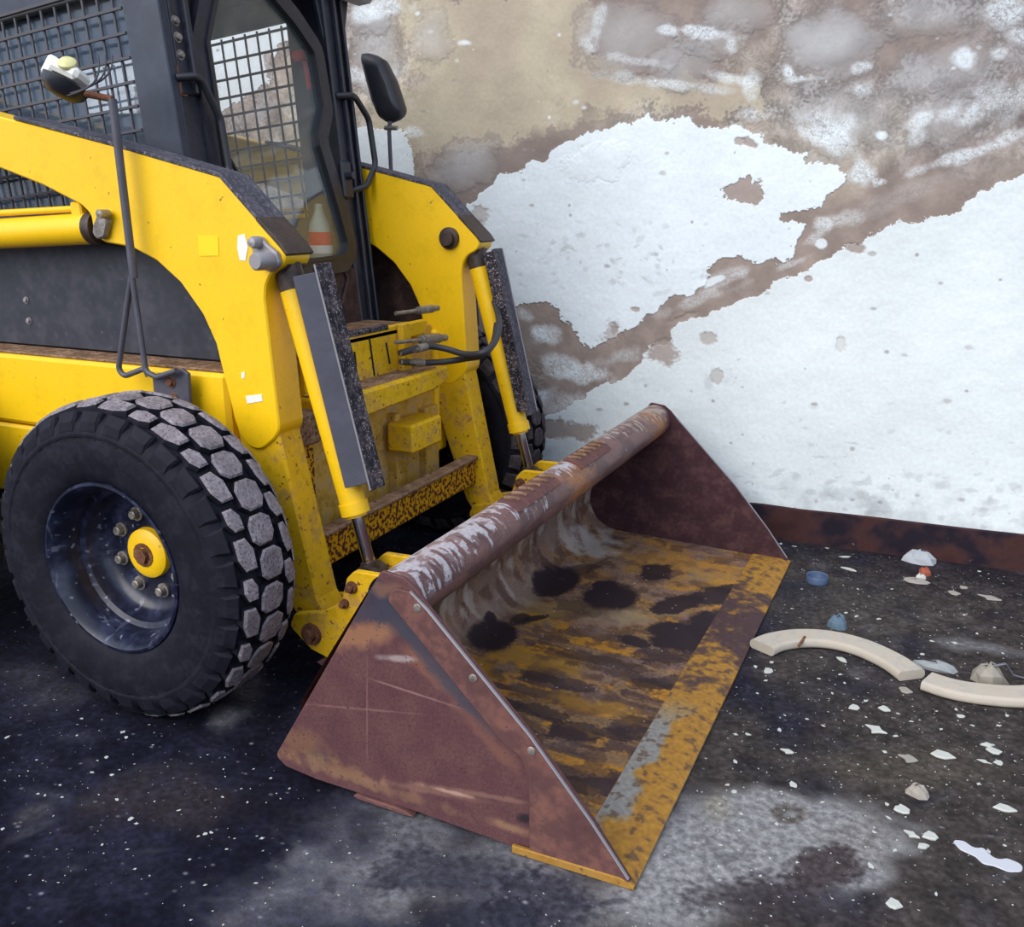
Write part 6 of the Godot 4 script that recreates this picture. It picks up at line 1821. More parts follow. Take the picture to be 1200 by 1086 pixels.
	b.tube([Vector3(-1.874, 1.547, -2.985), Vector3(-1.879, 1.51, -2.985), Vector3(-1.877, 1.388, -2.985), Vector3(-1.87, 1.2, -2.985)], 0.0075, 10)
	part("stalk", m, b, M["grey_guard"])
	b = MB.new()
	b.tube([Vector3(-1.896, 1.525, -2.985), Vector3(-1.845, 1.523, -2.985)], 0.008, 10)
	part("clamp", m, b, M["greasy_metal"])
	# things that stand or hang inside the cab
	b = MB.new()
	b.lathe(V([0.0, 0.0, 0.036, 0.0, 0.040, 0.006, 0.040, 0.085, 0.034, 0.115, 0.016, 0.155, 0.013, 0.180, 0.0, 0.180]), 20, Transform3D(Basis(Vector3.RIGHT, Vector3.FORWARD, Vector3.UP), Vector3(-1.95, 1.082, -2.642)))
	var bo := single("plastic_bottle", "pale plastic bottle with a red and white label behind the cab door glass", "bottle", b, M["pale_bottle"], Vector3(-1.95, 1.082, -2.642))
	b = MB.new()
	b.lathe(V([0.0412, 0.018, 0.0412, 0.045]), 20, Transform3D(Basis(Vector3.RIGHT, Vector3.FORWARD, Vector3.UP), Vector3(-1.95, 1.082, -2.642)))
	part("label", bo, b, M["white_label"], "white band of the label")
	b = MB.new()
	b.lathe(V([0.0412, 0.045, 0.0412, 0.088]), 20, Transform3D(Basis(Vector3.RIGHT, Vector3.FORWARD, Vector3.UP), Vector3(-1.95, 1.082, -2.642)))
	part("label", bo, b, M["red_plastic"], "red band of the label")
	b = MB.new()
	b.tube([Vector3(-1.959, 1.703, -2.625), Vector3(-1.952, 1.622, -2.634)], 0.012, 10)
	b.tube([Vector3(-1.96, 1.712, -2.575), Vector3(-1.961, 1.723, -2.621)], 0.016, 10)
	single("safety_hammer", "red safety hammer clipped upright inside the cab at the far window post", "hammer", b, M["red_plastic"], Vector3(-1.952, 1.622, -2.634))


# ---------------------------------------------------------------- the bucket
const BUCKET := Vector3(-0.85, 0, -2.357)


func bucket_inside() -> StandardMaterial3D:
	# u runs from the far plate to the near one, v from the cutting edge back and up the curved wall
	var w := 1000
	var h := 700
	var t := tex(w, h, 61, 0.015)
	var streak := noise_bytes(w, h / 4, 62, 0.016, 4)
	var streak2 := noise_bytes(w, h / 4, 63, 0.024, 4)
	var low := noise_bytes(w, h, 64, 0.008, 3)
	var olive := rgb(122, 96, 70)
	var orange := rgb(168, 117, 44)
	var purple := rgb(72, 57, 58)
	var beige := rgb(132, 106, 94)
	var grey := rgb(112, 92, 88)
	for i in w * h:
		var x := i % w
		var y := i / w
		var s := float(y) / h * 1.25 + 0.035
		var sy := clampi((y + int((t.wa[i] - 128) * 0.5)) / 4, 0, h / 4 - 1)
		var a := streak[sy * w + x]
		var q := streak2[sy * w + x]
		var near := clampf((float(x) / w - 0.34 + (low[i] - 128) / 300.0) / 0.4, 0.0, 1.0)
		var c := beige.lerp(orange, clampf((low[i] - 112) / 60.0, 0.0, 1.0) * 0.65)
		var c2 := olive.lerp(orange, clampf((a - 114) / 44.0, 0.0, 1.0)).lerp(purple, clampf((q - 116) / 36.0, 0.0, 1.0) * 0.92)
		c = c.lerp(c2, 0.30 + 0.62 * near)
		c = c.lerp(grey.lerp(beige, a / 255.0), clampf((s - 0.60) / 0.18, 0.0, 1.0) * 0.8)
		c = c.lerp(rgb(84, 62, 52), clampf((t.wb[i] - 136) / 40.0, 0.0, 0.6))
		c *= 1.0 + (t.fine[i] - 128) / 128.0 * 0.16
		t.r[i] = c.r
		t.g[i] = c.g
		t.b[i] = c.b
	var stain := rgb(46, 37, 42)
	t.blob(736.023, -3.78, 8.956, -13.802, 94.704, 7.693, rgb(120, 124, 130), 0.40, 0.9, 0.4)
	t.blob(161.232, 117.65, -8.265, -17.984, 29.519, -7.417, rgb(110, 108, 118), 0.60, 0.9, 0.4)
	t.blob(702.116, 129.13, -7.293, -73.378, 17.813, -4.758, rgb(182, 132, 44), 0.50, 0.9, 0.4)
	t.blob(616.589, 245.017, -11.73, -80.656, 25.878, -9.117, rgb(184, 134, 44), 0.50, 0.9, 0.4)
	t.blob(684.961, 328.892, -10.872, -23.644, 28.36, -14.69, rgb(178, 128, 44), 0.60, 0.9, 0.4)
	t.blob(161.648, 67.973, -3.77, -63.873, 33.773, -5.741, rgb(180, 132, 50), 0.50, 0.9, 0.4)
	t.blob(117.101, 180.709, -5.028, -102.728, 36.259, -8.176, rgb(172, 124, 60), 0.50, 0.9, 0.4)
	t.blob(392.63, 187.587, -24.839, -54.034, 33.148, -11.02, rgb(166, 150, 118), 0.50, 0.9, 0.4)
	t.blob(233.646, 462.146, -111.963, -10.704, -43.342, -43.581, rgb(120, 108, 106), 0.60, 0.9, 0.4)
	t.blob(121.474, 363.515, -26.617, -42.817, 64.274, -16.056, rgb(178, 172, 170), 0.80, 0.9, 0.4)
	t.blob(445.218, 318.681, -44.635, -61.93, 32.181, -13.833, rgb(170, 140, 70), 0.40, 0.9, 0.4)
	t.blob(445.849, 391.804, -154.745, -19.115, 15.588, -33.642, rgb(150, 138, 130), 0.50, 0.9, 0.4)
	t.blob(324.195, 358.162, -30.38, -38.037, 59.553, -22.173, stain, 0.97, 0.18, 0.12)
	t.blob(336.396, 238.793, -21.39, -46.535, 53.763, -18.942, stain, 0.97, 0.20, 0.12)
	t.blob(297.561, 265.939, -10.651, -23.173, 26.375, -9.505, stain, 0.95, 0.25, 0.12)
	t.blob(189.437, 199.585, -14.533, -31.623, 41.712, -12.565, stain, 0.90, 0.40, 0.12)
	t.blob(313.223, 125.933, -36.167, -39.554, 31.1, -10.649, stain, 0.90, 0.40, 0.12)
	t.blob(241.514, 68.919, -31.499, -39.623, 37.357, -10.416, stain, 0.85, 0.40, 0.12)
	t.blob(195.725, 44.375, -13.31, -28.959, 23.98, -5.152, stain, 0.80, 0.40, 0.12)
	t.blob(426.845, 79.66, -13.462, -56.965, 53.274, -12.231, stain, 0.95, 0.30, 0.12)
	t.blob(371.105, 35.587, -20.55, -44.701, 65.43, -15.239, stain, 0.95, 0.30, 0.12)
	t.blob(438.322, 8.811, -17.319, -37.669, 44.889, -10.129, stain, 0.95, 0.30, 0.12)
	t.blob(482.08, 147.596, 0.801, -28.841, 17.991, -4.034, stain, 0.90, 0.30, 0.12)
	t.blob(577.015, 361.221, -32.789, -32.877, 40.546, -22.937, stain, 0.97, 0.20, 0.12)
	t.blob(544.307, 388.746, -12.883, -8.41, 15.875, -10.704, stain, 0.90, 0.30, 0.12)
	t.blob(501.27, 348.987, -19.791, -12.998, 19.269, -9.94, stain, 0.75, 0.30, 0.12)
	t.blob(482.82, 326.437, -18.202, -17.164, 8.781, -4.751, stain, 0.85, 0.40, 0.12)
	t.blob(245.61, 332.169, -31.638, -30.346, 20.245, -7.853, stain, 0.50, 0.50, 0.12)
	t.blob(406.898, 277.68, -1.255, -47.337, 27.142, -8.42, stain, 0.40, 0.60, 0.12)
	t.blob(64.151, 21.948, 7.163, -13.91, 22.633, -1.403, stain, 0.90, 0.30, 0.12)
	t.blob(570.258, 177.583, -5.449, -81.965, 13.518, -3.734, stain, 0.50, 0.60, 0.12)
	t.blob(599.721, 111.992, -.54, -92.107, 15.324, -3.338, stain, 0.45, 0.60, 0.12)
	t.blob(660.125, 212.401, -5.747, -65.768, 14.531, -4.65, stain, 0.55, 0.70, 0.12)
	t.blob(753.047, 212.511, -5.423, -49.489, 16.982, -5.833, stain, 0.60, 0.70, 0.12)
	t.blob(590.745, 61.518, -21.346, -46.422, 19.922, -5.753, stain, 0.60, 0.60, 0.12)
	t.blob(768.897, 116.832, -12.37, -44.306, 19.914, -6.449, stain, 0.60, 0.80, 0.12)
	t.blob(719.631, 60.472, -19.582, -42.58, 28.993, -9.211, stain, 0.55, 0.70, 0.12)
	t.blob(863.25, 69.919, -17.683, -38.444, 19.86, -7.298, stain, 0.60, 0.80, 0.12)
	t.blob(511.764, 84.327, -22.566, -49.08, 22.269, -6.431, stain, 0.60, 0.60, 0.12)
	# pale scrapes and mud on the back wall
	var rng := RandomNumberGenerator.new()
	rng.seed = 5
	for k in 70:
		var bx := rng.randf_range(0, w)
		var by := h * rng.randf_range(0.58, 0.86)
		t.blob(bx, by, rng.randf_range(5, 16), rng.randf_range(-4, 4), 4, rng.randf_range(14, 48), rgb(166, 154, 146) if rng.randf() < 0.55 else rgb(84, 60, 56), 0.7, 0.9, 0.3)
	for k in 90:
		t.blob(rng.randf_range(0, w), h * rng.randf_range(0.05, 0.7), rng.randf_range(0.6, 1.6), 0, 0, rng.randf_range(0.6, 1.6), rgb(205, 198, 186), 0.9, 0.4, 0.4)
	return mat("stained_floor", t.picture(), 0.6, 0.1, 1.0, false)


func side_coat() -> StandardMaterial3D:
	# the near cheek: brown-purple rust, blue-black at the top, a tan band, scratches and pits
	var w := 800
	var h := 520
	var t := tex(w, h, 71, 0.02)
	var low := noise_bytes(w, h, 72, 0.012, 4)
	var rng := RandomNumberGenerator.new()
	rng.seed = 8
	for i in w * h:
		var c := rgb(101, 71, 70).lerp(rgb(86, 58, 63), low[i] / 255.0)
		c *= 1.0 + (t.fine[i] - 128) / 128.0 * 0.10
		t.r[i] = c.r
		t.g[i] = c.g
		t.b[i] = c.b
	t.blob(250.034, 139.628, 91.906, -36.369, 4.245, 22.315, rgb(150, 108, 80), 0.80, 0.50, 0.4)
	t.blob(373.887, 177.116, 52.469, 31.258, -10.47, 13.83, rgb(146, 100, 78), 0.50, 0.60, 0.4)
	t.blob(474.654, 270.38, 74.791, 71.149, -10.425, 11.328, rgb(140, 96, 78), 0.40, 0.60, 0.4)
	t.blob(271.445, 73.606, 37.035, 5.49, -16.694, 40.336, rgb(58, 56, 70), 0.90, 0.60, 0.4)
	t.blob(242.815, 100.654, 55.275, -19.392, 2.364, 16.035, rgb(70, 64, 74), 0.60, 0.70, 0.4)
	t.blob(315.08, 98.22, 20.997, -17.349, 29.127, 34.769, rgb(60, 60, 74), 0.85, 0.40, 0.4)
	t.blob(408.211, 186.063, 13.444, -13.728, 86.278, 82.251, rgb(66, 66, 78), 0.80, 0.35, 0.4)
	t.blob(312.056, 175.597, 34.29, -5.786, -.645, 6.891, rgb(160, 150, 150), 0.80, 0.40, 0.4)
	t.blob(115.931, 437.509, 29.152, -8.047, -1.343, 19.402, rgb(70, 62, 72), 0.80, 0.70, 0.4)
	t.blob(76.786, 410.068, 58.092, 4.065, -12.06, 28.227, rgb(132, 100, 70), 0.50, 0.80, 0.4)
	t.blob(155.914, 445.353, 114.462, 2.952, -5.971, 16.085, rgb(138, 104, 78), 0.60, 0.80, 0.4)
	t.blob(253.615, 454.969, 146.247, 3.534, -4.118, 11.839, rgb(130, 100, 80), 0.60, 0.80, 0.4)
	t.blob(366.622, 431.088, 107.766, -12.789, -1.478, 7.57, rgb(146, 112, 96), 0.50, 0.50, 0.4)
	t.blob(473.081, 408.59, 118.76, -13.783, -.958, 5.488, rgb(150, 114, 98), 0.50, 0.50, 0.4)
	t.blob(420.616, 420.572, 41.182, -1.795, -.929, 3.742, rgb(176, 146, 130), 0.80, 0.40, 0.4)
	t.blob(336.706, 236.377, 84.923, 6.416, -.737, 2.131, rgb(160, 124, 116), 0.60, 0.30, 0.4)
	t.blob(223.105, 298.814, 115.129, -18.98, -.317, 2.216, rgb(156, 118, 110), 0.40, 0.30, 0.4)
	t.blob(242.331, 294.081, 1.913, -.471, -5.392, 108.112, rgb(150, 112, 106), 0.40, 0.30, 0.4)
	t.blob(540.668, 458.394, 47.81, 1.196, -2.592, 9.221, rgb(150, 116, 90), 0.70, 0.50, 0.4)
	t.blob(565.538, 429.536, 12.97, -1.617, -1.397, 9.007, rgb(40, 36, 42), 0.80, 0.30, 0.4)
	t.blob(294.213, 44.854, 28.636, -5.159, -.565, 13.114, rgb(120, 88, 74), 0.80, 0.60, 0.4)
	for k in 1500:
		var px := rng.randf_range(0, w)
		var py := rng.randf_range(0, h)
		var left := px < w * 0.35
		if left or rng.randf() < 0.4:
			t.blob(px, py, rng.randf_range(0.7, 2.0), 0, 0, rng.randf_range(0.6, 1.5), rgb(64, 46, 50), 0.8, 0.5, 0.4)
	return mat("cheek_rust", t.picture(), 0.58, 0.1, 1.0, false)


func tube_coat() -> StandardMaterial3D:
	# u round the pipe, v along it: brown metal with pale worn paint rubbed off in strokes round it
	var w := 300
	var h := 900
	var t := tex(w, h, 81, 0.03)
	var low := noise_bytes(w, h, 82, 0.01, 3)
	var st := noise_bytes(w / 6, h, 83, 0.09, 3)
	for i in w * h:
		var x := i % w
		var y := i / w
		var a := float(x) / w                                # 0 front, 0.25 top
		var c := rgb(116, 84, 82).lerp(rgb(92, 66, 68), clampf((low[i] - 110) / 50.0, 0.0, 1.0))
		var s := st[y * (w / 6) + x / 6]
		var v := float(y) / h
		var line := lerpf(0.245, 0.11, clampf((v - 0.45) / 0.40, 0.0, 1.0)) - 0.10 * clampf((0.3 - v) / 0.2, 0.0, 1.0)
		var top := clampf((a - line + (s - 128) / 620.0 + (low[i] - 128) / 900.0) / 0.03, 0.0, 1.0) * clampf((0.60 - a) / 0.05, 0.0, 1.0)
		c = c.lerp(rgb(182, 178, 184).lerp(rgb(160, 146, 134), clampf((0.4 - v) / 0.2, 0.0, 1.0)), top * clampf((t.wa[i] - 78) / 30.0, 0.35, 1.0) * 0.92)
		var og := exp(-pow((v - 0.5) / 0.06, 2)) + exp(-pow((v - 0.07) / 0.05, 2))
		c = c.lerp(rgb(166, 108, 58), clampf(og * 1.4 - 0.3 + (t.wb[i] - 128) / 160.0, 0.0, 1.0) * (1.0 - top) * 0.75)
		c *= 1.0 + (t.fine[i] - 128) / 128.0 * 0.12
		t.r[i] = c.r
		t.g[i] = c.g
		t.b[i] = c.b
	return mat("pipe_coat", t.picture(), 0.5, 0.15, 1.0, false)


func edge_coat() -> StandardMaterial3D:
	# u along the cutting edge from the far end, v across it
	var w := 900
	var h := 64
	var t := tex(w, h, 85, 0.03)
	var low := noise_bytes(w, h, 86, 0.012, 4)
	var mid := noise_bytes(w, h, 87, 0.05, 4)
	for i in w * h:
		var x := float(i % w) / w
		var y := float(i / w) / h
		var c := rgb(172, 128, 52).lerp(rgb(140, 100, 56), mid[i] / 255.0)
		var d := clampf(1.0 - absf(x - 0.36 + (low[i] - 128) / 900.0) / 0.24, 0.0, 1.0)
		c = c.lerp(rgb(76, 58, 60), clampf(d * 2.4 + (mid[i] - 128) / 200.0 - 0.45, 0.0, 1.0))
		var g := clampf((x - 0.62) / 0.08, 0.0, 1.0) * clampf((y - 0.48 + (low[i] - 128) / 300.0) / 0.2, 0.0, 1.0)
		c = c.lerp(rgb(128, 132, 138), g * 0.85)
		c = c.lerp(rgb(92, 74, 60), clampf((mid[i] - 172) / 24.0, 0.0, 1.0) * 0.7)
		c *= 1.0 + (t.fine[i] - 128) / 128.0 * 0.12
		t.r[i] = c.r
		t.g[i] = c.g
		t.b[i] = c.b
	return mat("edge_coat", t.picture(), 0.6, 0.1, 1.0, false)


func bucket() -> void:
	var B := thing("loader_bucket", "wide rust-brown loader bucket resting on the concrete with an ochre stained floor", "bucket", BUCKET)
	var zn := -1.452
	var zf := -3.262
	var prof := fillet(V([-0.46, 0.004, -1.30, 0.032, -0.985, 0.52]), 0.13, 12, false)
	var inner := PackedVector2Array()
	var len_at := [0.0]
	for i in prof.size():
		var d := (prof[mini(i + 1, prof.size() - 1)] - prof[maxi(i - 1, 0)]).normalized()
		inner.append(prof[i] + Vector2(d.y, -d.x) * 0.012)
		if i:
			len_at.append(len_at[i - 1] + prof[i].distance_to(prof[i - 1]))
	var total: float = len_at[prof.size() - 1]
	var ins := MB.new()
	var outs := MB.new()
	for i in prof.size() - 1:
		var a := inner[i]
		var c := inner[i + 1]
		var d := (c - a).normalized()
		var na := Vector3(d.y, -d.x, 0)
		var nb := na
		if i > 0:
			var p := (a - inner[i - 1]).normalized()
			na = (na + Vector3(p.y, -p.x, 0)).normalized()
		if i < prof.size() - 2:
			var p := (inner[i + 2] - c).normalized()
			nb = (nb + Vector3(p.y, -p.x, 0)).normalized()
		var v0: float = len_at[i] / total
		var v1: float = len_at[i + 1] / total
		var p0 := Vector3(a.x, a.y, zf)
		var p1 := Vector3(a.x, a.y, zn)
		var p2 := Vector3(c.x, c.y, zn)
		var p3 := Vector3(c.x, c.y, zf)
		ins.tri(p0, p1, p2, na, na, nb, Vector2(0, v0), Vector2(1, v0), Vector2(1, v1))
		ins.tri(p0, p2, p3, na, nb, nb, Vector2(0, v0), Vector2(1, v1), Vector2(0, v1))
		outs.quad(Vector3(prof[i].x, prof[i].y, zf), Vector3(prof[i].x, prof[i].y, zn), Vector3(prof[i + 1].x, prof[i + 1].y, zn), Vector3(prof[i + 1].x, prof[i + 1].y, zf), -na)
	part("inner_shell", B, ins, bucket_inside(), "bucket floor stained ochre, purple and oily black")
	part("outer_shell", B, outs, M["rust"])
	# cheeks with their bolted cutters
	var cheek := fillet(V([-.958, 0.552, -1.262, 0.052, -1.235, 0.032, -1.15, 0.022, -.89, 0.018, -.67, 0.006, -.415, 0.002, -.43, 0.022, -.5, 0.12, -.63, 0.272, -.85, 0.492, -.878, 0.525, -.905, 0.545]), 0.012, 3)
	var cut := fillet(V([-.942, 0.496, -.925, 0.524, -.888, 0.522, -.85, 0.49, -.63, 0.27, -.5, 0.117, -.425, 0.018, -.418, 0.004, -.63, 0.014, -.632, 0.178, -.65, 0.222, -.69, 0.244]), 0.012, 3)
	var uvs := Vector4(-1.28, -0.02, 0.90, 0.585)
	var sm := side_coat()
	for far in [false, true]:
		var s := -1.0 if far else 1.0
		var z := mz(-1.438, far)
		var b := MB.new()
		b.plate(cheek, z, z - s * 0.010, Transform3D(), 0.002, uvs)
		part("cheek_plate", B, b, M["dark_rust"] if far else sm)
		b = MB.new()
		b.plate(cut, z, z + s * 0.009, Transform3D(), 0.002)
		var ct := part("side_cutter", B, b, M["rust"], "red-brown wear plate along the cheek's front edge")
		b = MB.new()
		b.plate(V([-.888, 0.524, -.85, 0.493, -.63, 0.273, -.5, 0.12, -.424, 0.02, -.427, 0.018, -.502, 0.117, -.632, 0.27, -.852, 0.489, -.887, 0.519]), z + s * 0.001, z + s * 0.0096, Transform3D(), 0.0015)
		part("worn_edge", ct, b, M["worn_steel"], "edge worn to bare steel")
		for v in [[-.871, 0.492], [-.75, 0.368], [-.626, 0.242]]:
			b = MB.new()
			b.lathe(V([0.0, 0.0, 0.0075, 0.0, 0.009, 0.0015, 0.0075, 0.0025, 0.0, 0.0022]), 14, Transform3D(Basis(Vector3.RIGHT, Vector3.UP, Vector3(0, 0, s)), Vector3(v[0], v[1], z + s * 0.0085)))
			part("rivet", ct, b, M["greasy_metal"])
		b = MB.new()
		b.plate(V([-1.05, 0.014, -1.04, 0.02, -.92, 0.016, -.9, 0.008, -.91, 0.005, -1.04, 0.009]), z + s * 0.006, z - s * 0.03, Transform3D(), 0.002)
		part("skid_strip", B, b, M["rust"])
	# cutting edge: a thick bar in front, bevelled
	var e := MB.new()
	var x0 := -0.412
	var x1 := -0.545
	var za := -1.430
	var zb := -3.284
	for q in [[x0, 0.008, x0 - 0.03, 0.019], [x0 - 0.03, 0.019, x1, 0.0215], [x1, 0.0215, x1 - 0.004, 0.012], [x1, 0.001, x0, 0.001], [x0, 0.001, x0, 0.008]]:
		var va: float = (x0 - q[0]) / (x0 - x1)
		var vb: float = (x0 - q[2]) / (x0 - x1)
		var nn := Vector3(q[3] - q[1], q[0] - q[2], 0).normalized()
		if nn.y < 0 and q[1] > 0.005:
			nn = -nn
		var a := Vector3(q[0], q[1], zb)
		var b2 := Vector3(q[0], q[1], za)
		var c := Vector3(q[2], q[3], za)
		var d := Vector3(q[2], q[3], zb)
		e.tri(a, b2, c, nn, nn, nn, Vector2(0, va), Vector2(1, va), Vector2(1, vb))
		e.tri(a, c, d, nn, nn, nn, Vector2(0, va), Vector2(1, vb), Vector2(0, vb))
	for z in [za, zb]:
		var o := Vector3(0, 0, 1 if z == za else -1)
		e.quad(Vector3(x0, 0.001, z), Vector3(x0, 0.008, z), Vector3(x0 - 0.03, 0.019, z), Vector3(x0 - 0.03, 0.001, z), o)
		e.quad(Vector3(x0 - 0.03, 0.001, z), Vector3(x0 - 0.03, 0.019, z), Vector3(x1, 0.0215, z), Vector3(x1, 0.001, z), o)
	part("cutting_edge", B, e, edge_coat(), "ochre cutting edge with dark stains and a grey weld line")
	var eb := MB.new()
	eb.plate(V([-.667, 0.001, -.412, 0.001, -.412, 0.01, -.44, 0.02, -.667, 0.018]), -1.436, -1.426, Transform3D(), 0.002)
	part("edge_end", B, eb, M["edge_paint"], "ochre end of the cutting edge below the cheek")
	# pipe along the top of the back wall
	var p := MB.new()
	p.lathe(V([0.058, 0.0, 0.058, 1.83]), 40, Transform3D(Basis(), Vector3(-0.938, 0.487, -3.272)))
	var tb := part("top_pipe", B, p, tube_coat(), "brown pipe lip with rubbed pale paint")
	for k in [[-1.955, -2.225], [-2.385, -2.636]]:
		p = MB.new()
		var arc := PackedVector2Array()
		for i in 9:
			var f := deg_to_rad(42.0 + 62.0 * i / 8)
			arc.append(Vector2(cos(f), sin(f)) * 0.064)
		for i in range(8, -1, -1):
			var f := deg_to_rad(42.0 + 62.0 * i / 8)
			arc.append(Vector2(cos(f), sin(f)) * 0.056)
		p.plate(arc, k[0], k[1], Transform3D(Basis(), Vector3(-0.938, 0.487, 0)), 0.0015)
		var pad := part("grip_pad", tb, p, M["rust"], "raised step pad with slanted ribs")
		for i in 6:
			p = MB.new()
			var z := lerpf(k[0], k[1], (i + 0.6) / 6.2)
			var pts := []
			for m in 5:
				var f := deg_to_rad(66.0 + 28.0 * m / 4)
				pts.append(Vector3(-0.938 + cos(f) * 0.066, 0.487 + sin(f) * 0.066, z + 0.020 * (m / 4.0 - 0.5)))
			p.tube(pts, 0.0055, 8)
			part("rib", tb, p, M["brown_dirt"])
	# brackets that take the arms and the tilt cylinders, with their pins
	for far in [false, true]:
		var s := -1.0 if far else 1.0
		var brk := fillet(V([-1.475, 0.185, -1.455, 0.225, -1.37, 0.245, -1.305, 0.283, -1.285, 0.352, -1.262, 0.376, -1.18, 0.378, -1.112, 0.345, -1.222, 0.14, -1.36, 0.118, -1.41, 0.132]), 0.018, 4)
		for zz in [[-1.772, -1.793], [-1.907, -1.928]]:
			var b := MB.new()
			b.plate(brk, mz(zz[0], far), mz(zz[1], far), Transform3D(), 0.003)
			part("hitch_bracket", B, b, M["worn_yellow"])
		var h := MB.new()
		h.plate(V([-1.385, 0.105, -1.24, 0.045, -1.20, 0.10, -1.345, 0.128]), mz(-1.76, far), mz(-1.94, far), Transform3D(), 0.003)
		part("hitch_base", B, h, M["rust"])
		for pn in [[-1.402, 0.178, 0.030, "pivot_pin"], [-1.268, 0.333, 0.016, "cylinder_pin"], [-1.292, 0.285, 0.012, "lock_bolt"]]:
			for ze in [[-1.766, -1.797], [-1.942, -1.903]]:
				var b := MB.new()
				b.tube([Vector3(pn[0], pn[1], mz(ze[0], far)), Vector3(pn[0], pn[1], mz(ze[1], far))], pn[2], 20)
				b.hexbolt(Vector3(pn[0], pn[1], mz(ze[0], far)), Vector3(0, 0, s if ze[0] > ze[1] else -s), pn[2] * 0.62, 0.016)
				part(pn[3], B, b, M["dirty_rust"])


# ---------------------------------------------------------------- litter on the floor
func flake_shape(sd: int, n: int, thick: float) -> MB:
	var rng := RandomNumberGenerator.new()
	rng.seed = sd
	var q := PackedVector2Array()
	for i in n:
		var f := TAU * (i + rng.randf_range(-0.25, 0.25)) / n
		q.append(Vector2(cos(f) * 0.5, sin(f) * 0.5) * rng.randf_range(0.42, 1.0))
	var b := MB.new()
	b.plate(q, 0.0, thick, Transform3D(Basis(Vector3.RIGHT, Vector3.FORWARD, Vector3.UP), Vector3.ZERO), minf(thick * 0.3, 0.04))
	return b


func litter(called: String, label: String, category: String, at: Vector3, mesh: Mesh, m: Material, size: Vector3, turn: float, group := "") -> MeshInstance3D:
	var o := MeshInstance3D.new()
	o.name = called
	o.mesh = mesh
	o.material_override = m
	o.transform = Transform3D(Basis(Vector3.UP, turn).scaled_local(size), at)
	add_child(o, true)
	tag(o, label, category, group)
	return o


